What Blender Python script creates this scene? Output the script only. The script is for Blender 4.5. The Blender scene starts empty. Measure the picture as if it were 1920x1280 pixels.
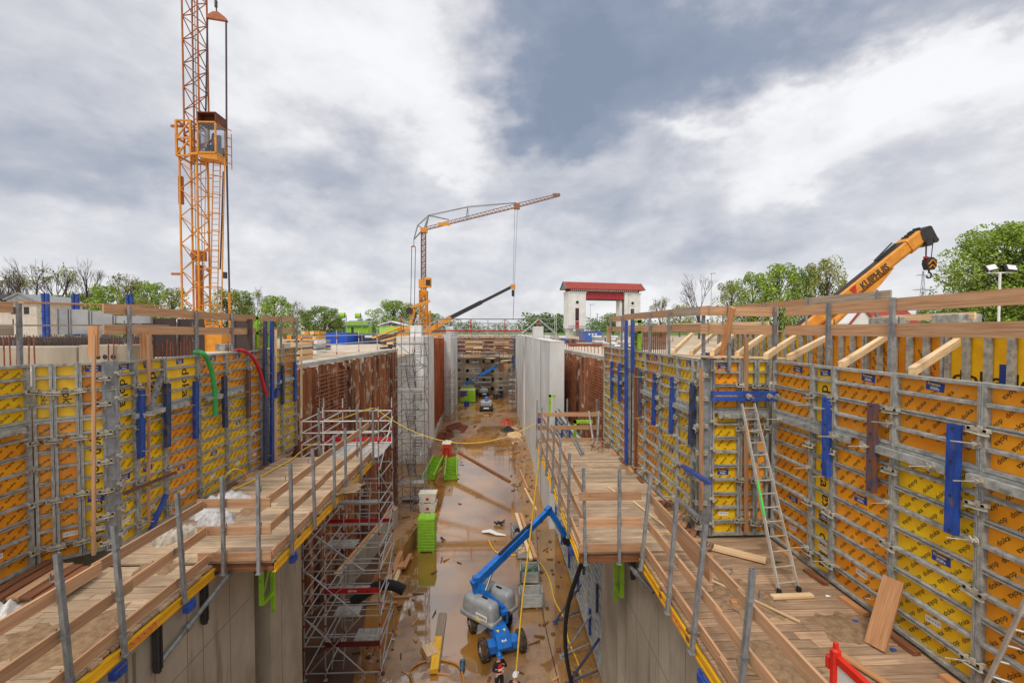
import bpy, bmesh, math, random
from mathutils import Vector, Matrix, Euler
random.seed(11)
SC = bpy.context.scene
COL = SC.collection
R = math.radians
# ------------------------------------------------------------------ camera
F = 820.0
CAMZ = 15.2
cam_d = bpy.data.cameras.new('camera')
cam = bpy.data.objects.new('camera', cam_d)
COL.objects.link(cam)
cam_d.sensor_width = 36.0
cam_d.lens = 36.0 * F / 1920.0
cam_d.clip_start = 0.05
cam_d.clip_end = 6000.0
cam.location = (0, 0, CAMZ)
cam.rotation_euler = (R(90 - 1.47), 0, R(-2.30))
SC.camera = cam
ROT = cam.rotation_euler.to_matrix()
CP = Vector((0, 0, CAMZ))
def ray(px, py):
    return ROT @ Vector(((px - 960) / F, -(py - 640) / F, -1.0))
def PZ(px, py, z):
    d = ray(px, py); return CP + d * ((z - CAMZ) / d.z)
def PX(px, py, x):
    d = ray(px, py); return CP + d * (x / d.x)
def PY(px, py, y):
    d = ray(px, py); return CP + d * (y / d.y)
# ------------------------------------------------------------------ sky and sun
SUN_EL, SUN_AZ = R(52), R(200)         # azimuth clockwise from +Y (forward)
W = bpy.data.worlds.new('World'); SC.world = W; W.use_nodes = True
nt = W.node_tree; nt.nodes.clear()
def wn(t, **k):
    n = nt.nodes.new(t)
    for a, v in k.items(): setattr(n, a, v)
    return n
def wl(a, b): nt.links.new(a, b)
def wmath(op, a, b=None, c=None):
    n = wn('ShaderNodeMath', operation=op)
    for i, v in enumerate((a, b, c)):
        if v is None: continue
        if isinstance(v, (int, float)): n.inputs[i].default_value = v
        else: wl(v, n.inputs[i])
    return n.outputs[0]
tc = wn('ShaderNodeTexCoord')
sep = wn('ShaderNodeSeparateXYZ'); wl(tc.outputs['Generated'], sep.inputs[0])
az = wmath('ARCTAN2', sep.outputs[0], sep.outputs[1])
el = wmath('ARCSINE', sep.outputs[2])
cbn = wn('ShaderNodeCombineXYZ'); wl(az, cbn.inputs[0]); wl(wmath('MULTIPLY', el, 1.75), cbn.inputs[1])
mp = wn('ShaderNodeMapping'); wl(cbn.outputs[0], mp.inputs[0]); mp.inputs['Location'].default_value = (1.7, .4, 0)
def wnoise(scale, detail, rough, dist=0.0, loc=None):
    n = wn('ShaderNodeTexNoise'); n.inputs['Scale'].default_value = scale; n.inputs['Detail'].default_value = detail
    n.inputs['Roughness'].default_value = rough; n.inputs['Distortion'].default_value = dist
    wl(mp.outputs[0], n.inputs['Vector']); return n
nA = wnoise(3.4, 9, 0.54, 0.25)
nB = wnoise(9.0, 9, 0.60, 0.3)
nC = wnoise(6.5, 6, 0.55)
sepc = wn('ShaderNodeSeparateColor'); wl(nC.outputs['Color'], sepc.inputs[0])
azd = wmath('ADD', az, wmath('MULTIPLY', wmath('SUBTRACT', sepc.outputs[0], 0.5), 0.36))
eld = wmath('ADD', el, wmath('MULTIPLY', wmath('SUBTRACT', sepc.outputs[1], 0.5), 0.26))
# cloud bodies: (azimuth, elevation, half width, half height, darkness) in degrees
LOBES = []
def lobe(px, py, rx, ry, s):
    d = ray(px, py).normalized()
    LOBES.append((math.degrees(math.atan2(d.x, d.y)), math.degrees(math.asin(d.z)), rx, ry, s))
for a in [(1160, 110, 14, 9, .62), (1040, 190, 7, 6, .46), (1380, 110, 10, 6, .34), (1600, 10, 12, 5, .36), (1850, 0, 9, 4, .3), (1050, -30, 10, 6, .5), (1000, 250, 6, 4, .35),
          (150, 320, 9, 3.2, .30), (60, 200, 12, 6, .16), (0, 90, 10, 8, .14), (560, 325, 8, 4.0, .34), (700, 300, 7, 5, .24), (300, 310, 6, 2.4, .08), (820, 400, 9, 2.6, .2), (1100, 395, 11, 3.6, .30), (1240, 340, 5, 3, .2),
          (1500, 420, 11, 3.4, .28), (1350, 470, 8, 2.0, .18), (1780, 280, 10, 3.0, .16), (600, 490, 22, 3.2, .13), (1000, 530, 40, 2.6, .12),
          (1300, 250, 3.5, 2.4, -.30), (1560, 190, 10, 4, -.32), (1800, 170, 9, 5, -.34), (780, 130, 7, 9, -.20), (560, 100, 9, 7, -.10), (1500, 330, 6, 2, -.14), (860, 330, 3, 2, -.12)]:
    lobe(*a)
acc = None
for (a0, e0, rx, ry, s) in LOBES:
    u = wmath('MULTIPLY', wmath('SUBTRACT', azd, R(a0)), 1.0 / R(rx))
    v = wmath('MULTIPLY', wmath('SUBTRACT', eld, R(e0)), 1.0 / R(ry))
    r2 = wmath('ADD', wmath('MULTIPLY', u, u), wmath('MULTIPLY', v, v))
    g = wmath('MULTIPLY', wmath('POWER', 2.71828, wmath('MULTIPLY', r2, -1.0)), s)
    acc = g if acc is None else wmath('ADD', acc, g)
fine = wmath('ADD', wmath('MULTIPLY', wmath('SUBTRACT', nA.outputs[0], 0.5), 0.50), wmath('MULTIPLY', wmath('SUBTRACT', nB.outputs[0], 0.5), 0.40))
dark = wmath('ADD', wmath('ADD', wmath('MULTIPLY', acc, .88), fine), 0.20)
ramp = wn('ShaderNodeValToRGB'); wl(dark, ramp.inputs[0])
CR = ramp.color_ramp
CR.elements[0].position = 0.0; CR.elements[0].color = (.84, .84, .86, 1)
CR.elements[1].position = 1.0; CR.elements[1].color = (.215, .262, .352, 1)
for p_, c_ in ((.14, (.77, .772, .79, 1)), (.30, (.60, .605, .64, 1)), (.50, (.43, .45, .51, 1)), (.74, (.27, .312, .40, 1))):
    e_ = CR.elements.new(p_); e_.color = c_
sky = wn('ShaderNodeTexSky', sky_type='NISHITA'); sky.sun_disc = False
sky.sun_elevation = SUN_EL; sky.sun_rotation = SUN_AZ
gain = wn('ShaderNodeVectorMath', operation='SCALE'); wl(ramp.outputs[0], gain.inputs[0])
# overcast sky: brighter towards the zenith and behind the camera
def sstep(src, a, b):
    n = wn('ShaderNodeMapRange', interpolation_type='SMOOTHSTEP'); n.inputs[1].default_value = a; n.inputs[2].default_value = b; wl(src, n.inputs[0]); return n.outputs[0]
gsum = wmath('ADD', wmath('MULTIPLY', sstep(el, R(42), R(68)), 5.5), wmath('MULTIPLY', sstep(wmath('ABSOLUTE', az), R(68), R(105)), .8))
wl(wmath('ADD', gsum, 10.0), gain.inputs['Scale'])
mixs = wn('ShaderNodeMix', data_type='RGBA'); mixs.inputs[0].default_value = 0.93
wl(sky.outputs[0], mixs.inputs[6]); wl(gain.outputs[0], mixs.inputs[7])
bg = wn('ShaderNodeBackground'); bg.inputs['Strength'].default_value = 0.1
wl(mixs.outputs[2], bg.inputs['Color'])
wo = wn('ShaderNodeOutputWorld'); wl(bg.outputs[0], wo.inputs['Surface'])
sun_d = bpy.data.lights.new('sun', 'SUN'); sun = bpy.data.objects.new('sun', sun_d); COL.objects.link(sun)
sun_d.energy = 1.5; sun_d.angle = R(14); sun_d.color = (1.0, .96, .90)
sd = Vector((math.sin(SUN_AZ) * math.cos(SUN_EL), math.cos(SUN_AZ) * math.cos(SUN_EL), math.sin(SUN_EL)))
sun.rotation_euler = sd.to_track_quat('Z', 'Y').to_euler()
sun.location = (0, 0, 60)
SC.view_settings.view_transform = 'Standard'; SC.view_settings.look = 'None'
SC.view_settings.exposure = 0.25; SC.view_settings.gamma = 1.0
SC.cycles.max_bounces = 6
SC.cycles.use_denoising = True
# ------------------------------------------------------------------ materials
MATS = {}
def lin(r, g, b):
    f = lambda c: (c / 255 / 12.92) if c / 255 <= .04045 else ((c / 255 + .055) / 1.055) ** 2.4
    return (f(r), f(g), f(b), 1)
def mat(name, c1, c2=None, scale=4.0, stretch=(1, 1, 1), lo=.35, hi=.65, rough=.7, metal=0.0, bump=0.0, bscale=None, island=0.0,
        c3=None, s3=1.0, lo3=.5, hi3=.7, stretch3=(1, 1, 1), detail=6, rough2=None, spec=None, transmission=0, objrand=0.0, bdist=.02):
    if name in MATS: return MATS[name]
    m = bpy.data.materials.new(name); m.use_nodes = True; MATS[name] = m
    t = m.node_tree; b = t.nodes['Principled BSDF']
    b.inputs['Roughness'].default_value = rough; b.inputs['Metallic'].default_value = metal
    if spec is not None: b.inputs['Specular IOR Level'].default_value = spec
    if transmission: b.inputs['Transmission Weight'].default_value = transmission
    def N(ty): return t.nodes.new(ty)
    tcn = N('ShaderNodeTexCoord')
    col = None
    def noise(sc, st, det=detail):
        mpn = N('ShaderNodeMapping'); mpn.inputs['Scale'].default_value = st
        t.links.new(tcn.outputs['Object'], mpn.inputs[0])
        if objrand or island:
            oi = N('ShaderNodeObjectInfo'); ge = N('ShaderNodeNewGeometry')
            ad = N('ShaderNodeMath'); ad.operation = 'ADD'; t.links.new(oi.outputs['Random'], ad.inputs[0]); t.links.new(ge.outputs['Random Per Island'], ad.inputs[1])
            ml = N('ShaderNodeMath'); ml.operation = 'MULTIPLY'; ml.inputs[1].default_value = 37.0; t.links.new(ad.outputs[0], ml.inputs[0])
            cb = N('ShaderNodeCombineXYZ')
            for i in range(3): t.links.new(ml.outputs[0], cb.inputs[i])
            t.links.new(cb.outputs[0], mpn.inputs['Location'])
        nn = N('ShaderNodeTexNoise'); nn.inputs['Scale'].default_value = sc; nn.inputs['Detail'].default_value = det; nn.inputs['Roughness'].default_value = .6
        t.links.new(mpn.outputs[0], nn.inputs['Vector']); return nn
    def rng(src, a, z):
        mr = N('ShaderNodeMapRange'); mr.inputs[1].default_value = a; mr.inputs[2].default_value = z
        t.links.new(src, mr.inputs[0]); return mr.outputs[0]
    def mixc(fac, a, z, blend='MIX'):
        mx = N('ShaderNodeMix'); mx.data_type = 'RGBA'; mx.blend_type = blend
        if isinstance(fac, float): mx.inputs[0].default_value = fac
        else: t.links.new(fac, mx.inputs[0])
        for i, v in ((6, a), (7, z)):
            if isinstance(v, tuple): mx.inputs[i].default_value = v
            else: t.links.new(v, mx.inputs[i])
        return mx.outputs[2]
    fac = None
    if c2 is not None:
        n1 = noise(scale, stretch); fac = rng(n1.outputs[0], lo, hi); col = mixc(fac, c1, c2)
    else: col = c1
    if c3 is not None:
        n3 = noise(s3, stretch3); col = mixc(rng(n3.outputs[0], lo3, hi3), col, c3)
    if island or objrand:
        if island: src = N('ShaderNodeNewGeometry').outputs['Random Per Island']; amp = island
        else: src = N('ShaderNodeObjectInfo').outputs['Random']; amp = objrand
        mr = N('ShaderNodeMapRange'); mr.inputs[3].default_value = 1 - amp; mr.inputs[4].default_value = 1 + amp * .6
        t.links.new(src, mr.inputs[0])
        vm = N('ShaderNodeVectorMath'); vm.operation = 'SCALE'; t.links.new(mr.outputs[0], vm.inputs['Scale'])
        if isinstance(col, tuple): vm.inputs[0].default_value = col[:3]
        else: t.links.new(col, vm.inputs[0])
        col = vm.outputs[0]
    if isinstance(col, tuple): b.inputs['Base Color'].default_value = col
    else: t.links.new(col, b.inputs['Base Color'])
    if rough2 is not None and fac is not None:
        mr = N('ShaderNodeMapRange'); mr.inputs[3].default_value = rough; mr.inputs[4].default_value = rough2
        t.links.new(fac, mr.inputs[0]); t.links.new(mr.outputs[0], b.inputs['Roughness'])
    if bump:
        nb = noise(bscale or scale * 3, stretch, 5)
        bp = N('ShaderNodeBump'); bp.inputs['Strength'].default_value = bump; bp.inputs['Distance'].default_value = bdist
        t.links.new(nb.outputs[0], bp.inputs['Height']); t.links.new(bp.outputs[0], b.inputs['Normal'])
    return m
WG = (.6, 9, 9)     # grain along local x
M_board = mat('rail_timber', lin(200, 156, 116), lin(166, 122, 86), 2.2, (.5, 14, 14), .38, .66, .75, island=0.0, objrand=.22, c3=lin(104, 66, 42), s3=1.6, lo3=.68, hi3=.82, stretch3=(1.0, 3.5, 3.5), bump=.25)
M_boardgrey = mat('weathered_timber', lin(176, 160, 140), lin(140, 122, 100), 2.2, (.5, 14, 14), .38, .66, .8, objrand=.2, bump=.2)
M_deck = mat('deck_planks', lin(204, 178, 146), lin(160, 134, 106), 2.4, (.6, 11, 11), .34, .66, .85, island=.28, c3=lin(150, 124, 98), s3=1.1, lo3=.44, hi3=.74, bump=.3)
M_deck2 = mat('deck_planks_brown', lin(194, 160, 126), lin(150, 120, 92), 2.4, (.6, 11, 11), .34, .66, .85, island=.28, c3=lin(132, 102, 76), s3=1.1, lo3=.44, hi3=.74, bump=.3)
M_pale = mat('pale_timber', lin(233, 204, 160), lin(208, 168, 118), 2.0, (.5, 12, 12), .38, .66, .7, objrand=.12)
M_orangewood = mat('fir_timber', lin(208, 154, 104), lin(178, 120, 74), 2.0, (.5, 12, 12), .38, .66, .7, objrand=.2)
M_brownwood = mat('wet_timber', lin(142, 90, 56), lin(96, 58, 36), 2.4, (.5, 8, 8), .38, .66, .7, island=.3, bump=.2)
M_yply = mat('yellow_plywood', lin(248, 200, 18), lin(230, 176, 12), 1.6, (1, 1, 1), .4, .62, .42, c3=lin(194, 172, 116), s3=6.5, lo3=.64, hi3=.72, objrand=.20, detail=9)
M_oply = mat('orange_plywood', lin(247, 164, 24), lin(230, 140, 14), 1.6, (1, 1, 1), .4, .62, .42, c3=lin(192, 154, 112), s3=6.5, lo3=.64, hi3=.72, objrand=.20, detail=9)
M_print = mat('black_print', lin(62, 44, 16), rough=.5)
M_galv = mat('galvanised_steel', lin(180, 179, 170), lin(130, 132, 127), 9.0, (1, 1, 1), .36, .66, .55, .12, c3=lin(98, 92, 82), s3=4, lo3=.58, hi3=.76, objrand=.14, bump=.15)
M_galv2 = mat('dull_zinc', lin(148, 149, 148), lin(110, 112, 113), 6.0, (1, 1, .6), .38, .64, .5, .2, objrand=.18)
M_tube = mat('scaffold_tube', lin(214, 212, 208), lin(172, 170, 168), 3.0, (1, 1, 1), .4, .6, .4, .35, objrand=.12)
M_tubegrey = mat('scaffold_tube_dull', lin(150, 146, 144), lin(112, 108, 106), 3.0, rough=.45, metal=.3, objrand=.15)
M_jib = mat('crane_jib_brown', lin(152, 106, 78), lin(126, 84, 62), 2.5, rough=.55)
M_steel = mat('clean_grey_steel', lin(188, 188, 184), lin(160, 160, 156), 2.5, rough=.5, metal=.15, objrand=.12)
M_matbar = mat('rebar_mat_orange', lin(170, 104, 66), lin(132, 76, 48), 3, rough=.8)
M_red = mat('red_paint', lin(196, 32, 38), lin(160, 26, 30), 3, rough=.5)
M_blue = mat('blue_waling_paint', lin(40, 80, 164), lin(30, 58, 126), 5.0, (.4, 1, 1), .4, .66, .5, c3=lin(104, 92, 96), s3=6, lo3=.56, hi3=.72, objrand=.25)
M_bluedark = mat('worn_blue_paint', lin(58, 72, 104), lin(40, 52, 84), 4.0, (1, 1, .5), .4, .6, .5, c3=lin(110, 82, 66), s3=3, lo3=.52, hi3=.66, objrand=.2)
M_rustwaling = mat('rusty_waling_paint', lin(112, 72, 50), lin(60, 66, 92), 2.6, (1, 1, .8), .45, .6, .7, objrand=.2)
M_beam = mat('yellow_beam', lin(244, 190, 36), lin(222, 158, 26), 2.0, (.5, 8, 8), .4, .66, .55, c3=lin(150, 106, 40), s3=3.0, lo3=.62, hi3=.76, objrand=.12)
M_conc = mat('wall_concrete', lin(180, 168, 149), lin(150, 139, 121), .8, (1, 1, .5), .34, .66, .85, c3=lin(114, 102, 86), s3=1.5, lo3=.55, hi3=.74, stretch3=(1, 1, .14), bump=.12, bscale=12)
M_concl = mat('pale_concrete', lin(216, 214, 208), lin(190, 188, 182), .5, (1, 1, .5), .36, .66, .85, c3=lin(170, 166, 156), s3=1.0, lo3=.58, hi3=.76, stretch3=(1, 1, .2), bump=.08, bscale=10)
M_conctop = mat('site_concrete', lin(206, 192, 170), lin(176, 160, 138), .5, (1, 1, 1), .36, .66, .9)
M_joint = mat('wall_joint_grey', lin(112, 102, 88), rough=.9)  # even dark grey-brown of the joint lines between wall panels
M_rust = mat('rusty_sheet_pile', lin(168, 104, 62), lin(84, 56, 42), 1.1, (2.0, 2.0, .12), .40, .60, .85, c3=lin(204, 184, 158), s3=3.2, lo3=.55, hi3=.64, stretch3=(1.2, 1.2, .45), detail=9, bump=.3, bscale=8)
M_rust2 = mat('orange_rust', lin(176, 92, 40), lin(134, 60, 26), 1.0, (1, 1, .2), .36, .62, .85, c3=lin(90, 48, 30), s3=1.2, lo3=.6, hi3=.78, stretch3=(1, 1, .3), bump=.2)
M_rebar = mat('rebar_rust', lin(156, 88, 54), lin(116, 64, 42), 6, rough=.8, objrand=.2)
M_dark = mat('dark_steel', lin(48, 46, 46), lin(34, 32, 32), 4, rough=.6)
M_black = mat('black_rubber', lin(34, 33, 33), lin(24, 24, 24), 8, rough=.8, bump=.2)
M_lime = mat('lime_paint', lin(150, 204, 34), lin(130, 184, 28), 3, rough=.5, objrand=.1, c3=lin(136, 140, 70), s3=4, lo3=.58, hi3=.72)
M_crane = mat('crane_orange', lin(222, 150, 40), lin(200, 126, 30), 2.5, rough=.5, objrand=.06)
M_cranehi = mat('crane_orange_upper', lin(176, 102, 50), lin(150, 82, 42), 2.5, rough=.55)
M_white = mat('white_paint', lin(232, 232, 230), lin(214, 214, 210), 1.5, rough=.7)
M_label = mat('label_white', lin(226, 224, 216), rough=.6)
M_labelblue = mat('label_blue', lin(30, 62, 140), rough=.5)
M_labelyel = mat('label_yellow', lin(240, 206, 60), rough=.5)
M_glass = mat('window_glass', lin(60, 70, 80), rough=.08, spec=.8)
# ------------------------------------------------------------------ mesh helpers
ORD = ['first', 'second', 'third', 'fourth', 'fifth', 'sixth', 'seventh', 'eighth', 'ninth', 'tenth', 'eleventh', 'twelfth', 'thirteenth', 'fourteenth', 'fifteenth', 'sixteenth', 'seventeenth', 'eighteenth', 'nineteenth', 'twentieth']
def link(o, parent=None):
    COL.objects.link(o)
    if parent is not None: o.parent = parent
    return o
def tag(o, label=None, cat=None, group=None, kind=None):
    if label: o['label'] = label
    if cat: o['category'] = cat
    if group: o['group'] = group
    if kind: o['kind'] = kind
    return o
def empty(name, loc, label, cat, group=None, rz=0.0):
    o = bpy.data.objects.new(name, None); COL.objects.link(o); o.empty_display_size = .2
    o.location = loc; o.rotation_euler = (0, 0, rz)
    return tag(o, label, cat, group)
def inst(name, me, parent=None, loc=(0, 0, 0), rot=(0, 0, 0), scale=None, mtx=None):
    o = bpy.data.objects.new(name, me); link(o, parent)
    if mtx is not None: o.matrix_local = mtx
    else:
        o.location = loc; o.rotation_euler = rot
        if scale is not None: o.scale = scale
    return o
class MB:
    def __init__(s): s.v = []; s.f = []; s.m = []; s.sm = []
    def add(s, vs, fs, mi=0, smooth=False, mtx=None):
        b = len(s.v)
        s.v += [tuple(mtx @ Vector(v)) for v in vs] if mtx is not None else [tuple(v) for v in vs]
        s.f += [tuple(b + i for i in f) for f in fs]; s.m += [mi] * len(fs); s.sm += [smooth] * len(fs)
        return s
    def box(s, x0, x1, y0, y1, z0, z1, mi=0, mtx=None):
        vs = [(x0, y0, z0), (x1, y0, z0), (x1, y1, z0), (x0, y1, z0), (x0, y0, z1), (x1, y0, z1), (x1, y1, z1), (x0, y1, z1)]
        fs = [(0, 3, 2, 1), (4, 5, 6, 7), (0, 1, 5, 4), (1, 2, 6, 5), (2, 3, 7, 6), (3, 0, 4, 7)]
        return s.add(vs, fs, mi, False, mtx)
    def cbox(s, x0, x1, y0, y1, z0, z1, c, mi=0, mtx=None):
        # box chamfered along its local z edges and top
        vs = []
        for z, k in ((z0, 0), (z1 - c, 0), (z1, c)):
            for (x, y) in ((x0 + c, y0), (x1 - c, y0), (x1, y0 + c), (x1, y1 - c), (x1 - c, y1), (x0 + c, y1), (x0, y1 - c), (x0, y0 + c)):
                cx, cy = (x0 + x1) / 2, (y0 + y1) / 2
                vs.append((x - (k if x > cx else -k), y - (k if y > cy else -k), z))
        fs = [tuple(reversed(range(8)))]
        for l in range(2):
            for i in range(8):
                a = l * 8 + i; b = l * 8 + (i + 1) % 8; fs.append((a, b, b + 8, a + 8))
        fs.append(tuple(range(16, 24)))
        return s.add(vs, fs, mi, False, mtx)
    def bar(s, p0, p1, w, h, mi=0, up=(0, 0, 1)):
        p0, p1 = Vector(p0), Vector(p1); d = p1 - p0; L = d.length
        return s.box(0, L, -w / 2, w / 2, -h / 2, h / 2, mi, frame(p0, p1, up))
    def tube(s, p0, p1, r, n=8, mi=0, r1=None, caps=True, smooth=True):
        p0, p1 = Vector(p0), Vector(p1); r1 = r if r1 is None else r1
        M = frame(p0, p1); L = (p1 - p0).length
        vs = []; fs = []
        for x, rr in ((0, r), (L, r1)):
            for i in range(n):
                a = 2 * math.pi * i / n; vs.append((x, rr * math.cos(a), rr * math.sin(a)))
        for i in range(n):
            j = (i + 1) % n; fs.append((i, j, n + j, n + i))
        s.add(vs, fs, mi, smooth, M)
        if caps: s.add(vs, [tuple(reversed(range(n))), tuple(range(n, 2 * n))], mi, False, M)
        return s
    def path(s, pts, r, n=7, mi=0, caps=True):
        pts = [Vector(p) for p in pts]; vs = []; fs = []
        up = Vector((0, 0, 1)); N = len(pts); prev = None
        for k, p in enumerate(pts):
            d = (pts[min(k + 1, N - 1)] - pts[max(k - 1, 0)]).normalized()
            if prev is None:
                u = d.cross(up); u = u if u.length > 1e-3 else d.cross(Vector((1, 0, 0)))
            else: u = prev - d * prev.dot(d)
            u.normalize(); prev = u; w = d.cross(u)
            rr = r[k] if isinstance(r, (list, tuple)) else r
            for i in range(n):
                a = 2 * math.pi * i / n; vs.append(p + u * (rr * math.cos(a)) + w * (rr * math.sin(a)))
        for k in range(N - 1):
            for i in range(n):
                j = (i + 1) % n; fs.append((k * n + i, k * n + j, (k + 1) * n + j, (k + 1) * n + i))
        s.add(vs, fs, mi, True)
        if caps: s.add(vs, [tuple(reversed(range(n))), tuple(range((N - 1) * n, N * n))], mi)
        return s
    def disc(s, c, nrm, r, t, n=14, mi=0):
        c = Vector(c); nn = Vector(nrm).normalized(); return s.tube(c, c + nn * t, r, n, mi, smooth=False)
    def prism(s, poly, y0, y1, mi=0, mtx=None):
        # polygon in x,z extruded along y
        n = len(poly); vs = [(x, y0, z) for x, z in poly] + [(x, y1, z) for x, z in poly]
        fs = [tuple(range(n)), tuple(reversed(range(n, 2 * n)))] + [(i, i + n, (i + 1) % n + n, (i + 1) % n) for i in range(n)]
        return s.add(vs, fs, mi, False, mtx)
    def mesh(s, name, mats):
        me = bpy.data.meshes.new(name); me.from_pydata(s.v, [], s.f)
        for m in (mats if isinstance(mats, (list, tuple)) else [mats]): me.materials.append(m)
        me.polygons.foreach_set('material_index', s.m); me.polygons.foreach_set('use_smooth', s.sm)
        me.update(); return me
    def build(s, name, mats, parent=None, loc=(0, 0, 0), rz=0.0):
        return inst(name, s.mesh(name, mats), parent, loc, (0, 0, rz))
def frame(p0, p1, up=(0, 0, 1)):
    p0, p1 = Vector(p0), Vector(p1); x = (p1 - p0).normalized(); up = Vector(up)
    y = up.cross(x)
    if y.length < 1e-4: y = Vector((0, 1, 0)).cross(x) if abs(x.y) < .9 else Vector((1, 0, 0)).cross(x)
    y.normalize(); z = x.cross(y)
    M = Matrix((x, y, z)).transposed().to_4x4(); M.translation = p0
    return M
def fixnormals(o):
    bm = bmesh.new(); bm.from_mesh(o.data); bmesh.ops.recalc_face_normals(bm, faces=bm.faces); bm.to_mesh(o.data); bm.free(); return o
# a timber board as an object of its own, grain along local x
def board(name, p0, p1, w, h, m, label, cat='board', group=None, up=(0, 0, 1), parent=None, bend=0.0):
    p0, p1 = Vector(p0), Vector(p1); L = (p1 - p0).length
    mb = MB(); n = 4 if bend else 1
    if not bend: mb.box(0, L, -w / 2, w / 2, -h / 2, h / 2)
    else:
        for k in range(n):
            a, b = L * k / n, L * (k + 1) / n
            za, zb = bend * math.sin(math.pi * k / n), bend * math.sin(math.pi * (k + 1) / n)
            mb.add([(a, -w/2, -h/2+za), (b, -w/2, -h/2+zb), (b, w/2, -h/2+zb), (a, w/2, -h/2+za), (a, -w/2, h/2+za), (b, -w/2, h/2+zb), (b, w/2, h/2+zb), (a, w/2, h/2+za)],
                   [(0, 3, 2, 1), (4, 5, 6, 7), (0, 1, 5, 4), (2, 3, 7, 6)] + ([(3, 0, 4, 7)] if k == 0 else []) + ([(1, 2, 6, 5)] if k == n - 1 else []))
    o = inst(name, mb.mesh(name, m), parent, mtx=frame(p0, p1, up))
    if label: tag(o, label, cat, group)
    return o
# unit tube along +x, scaled per use
_ut = {}
def tube_obj(name, p0, p1, r, m, parent=None, n=7):
    key = (m.name, n)
    if key not in _ut:
        _ut[key] = MB().tube((0, 0, 0), (1, 0, 0), 1.0, n).mesh('tube', m)
    M = frame(p0, p1) @ Matrix.Diagonal(((Vector(p1) - Vector(p0)).length, r, r, 1))
    return inst(name, _ut[key], parent, mtx=M)
# ------------------------------------------------------------------ lettering
_tx = {}
def text_geo(s, res=1, bold=0.012):
    key = (s, res, bold)
    if key in _tx: return _tx[key]
    cu = bpy.data.curves.new('lettering', 'FONT'); cu.body = s; cu.resolution_u = res; cu.offset = bold; cu.align_x = 'CENTER'; cu.align_y = 'CENTER'
    o = bpy.data.objects.new('lettering', cu); COL.objects.link(o)
    dg = bpy.context.evaluated_depsgraph_get(); dg.update()
    me = o.evaluated_get(dg).to_mesh()
    vs = [tuple(v.co) for v in me.vertices]; fs = [tuple(p.vertices) for p in me.polygons]
    o.evaluated_get(dg).to_mesh_clear(); bpy.data.objects.remove(o); bpy.data.curves.remove(cu)
    xs = [v[0] for v in vs]; ys = [v[1] for v in vs]
    _tx[key] = (vs, fs, max(xs) - min(xs), max(ys) - min(ys)); return _tx[key]
def text_on(mb, s, mtx, h, mi, res=1, bold=0.012, width=None):
    vs, fs, w0, h0 = text_geo(s, res, bold)
    k = h / h0; kx = k if width is None else width / w0
    mb.add([(v[0] * kx, v[1] * k, 0) for v in vs], fs, mi, False, mtx)
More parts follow.
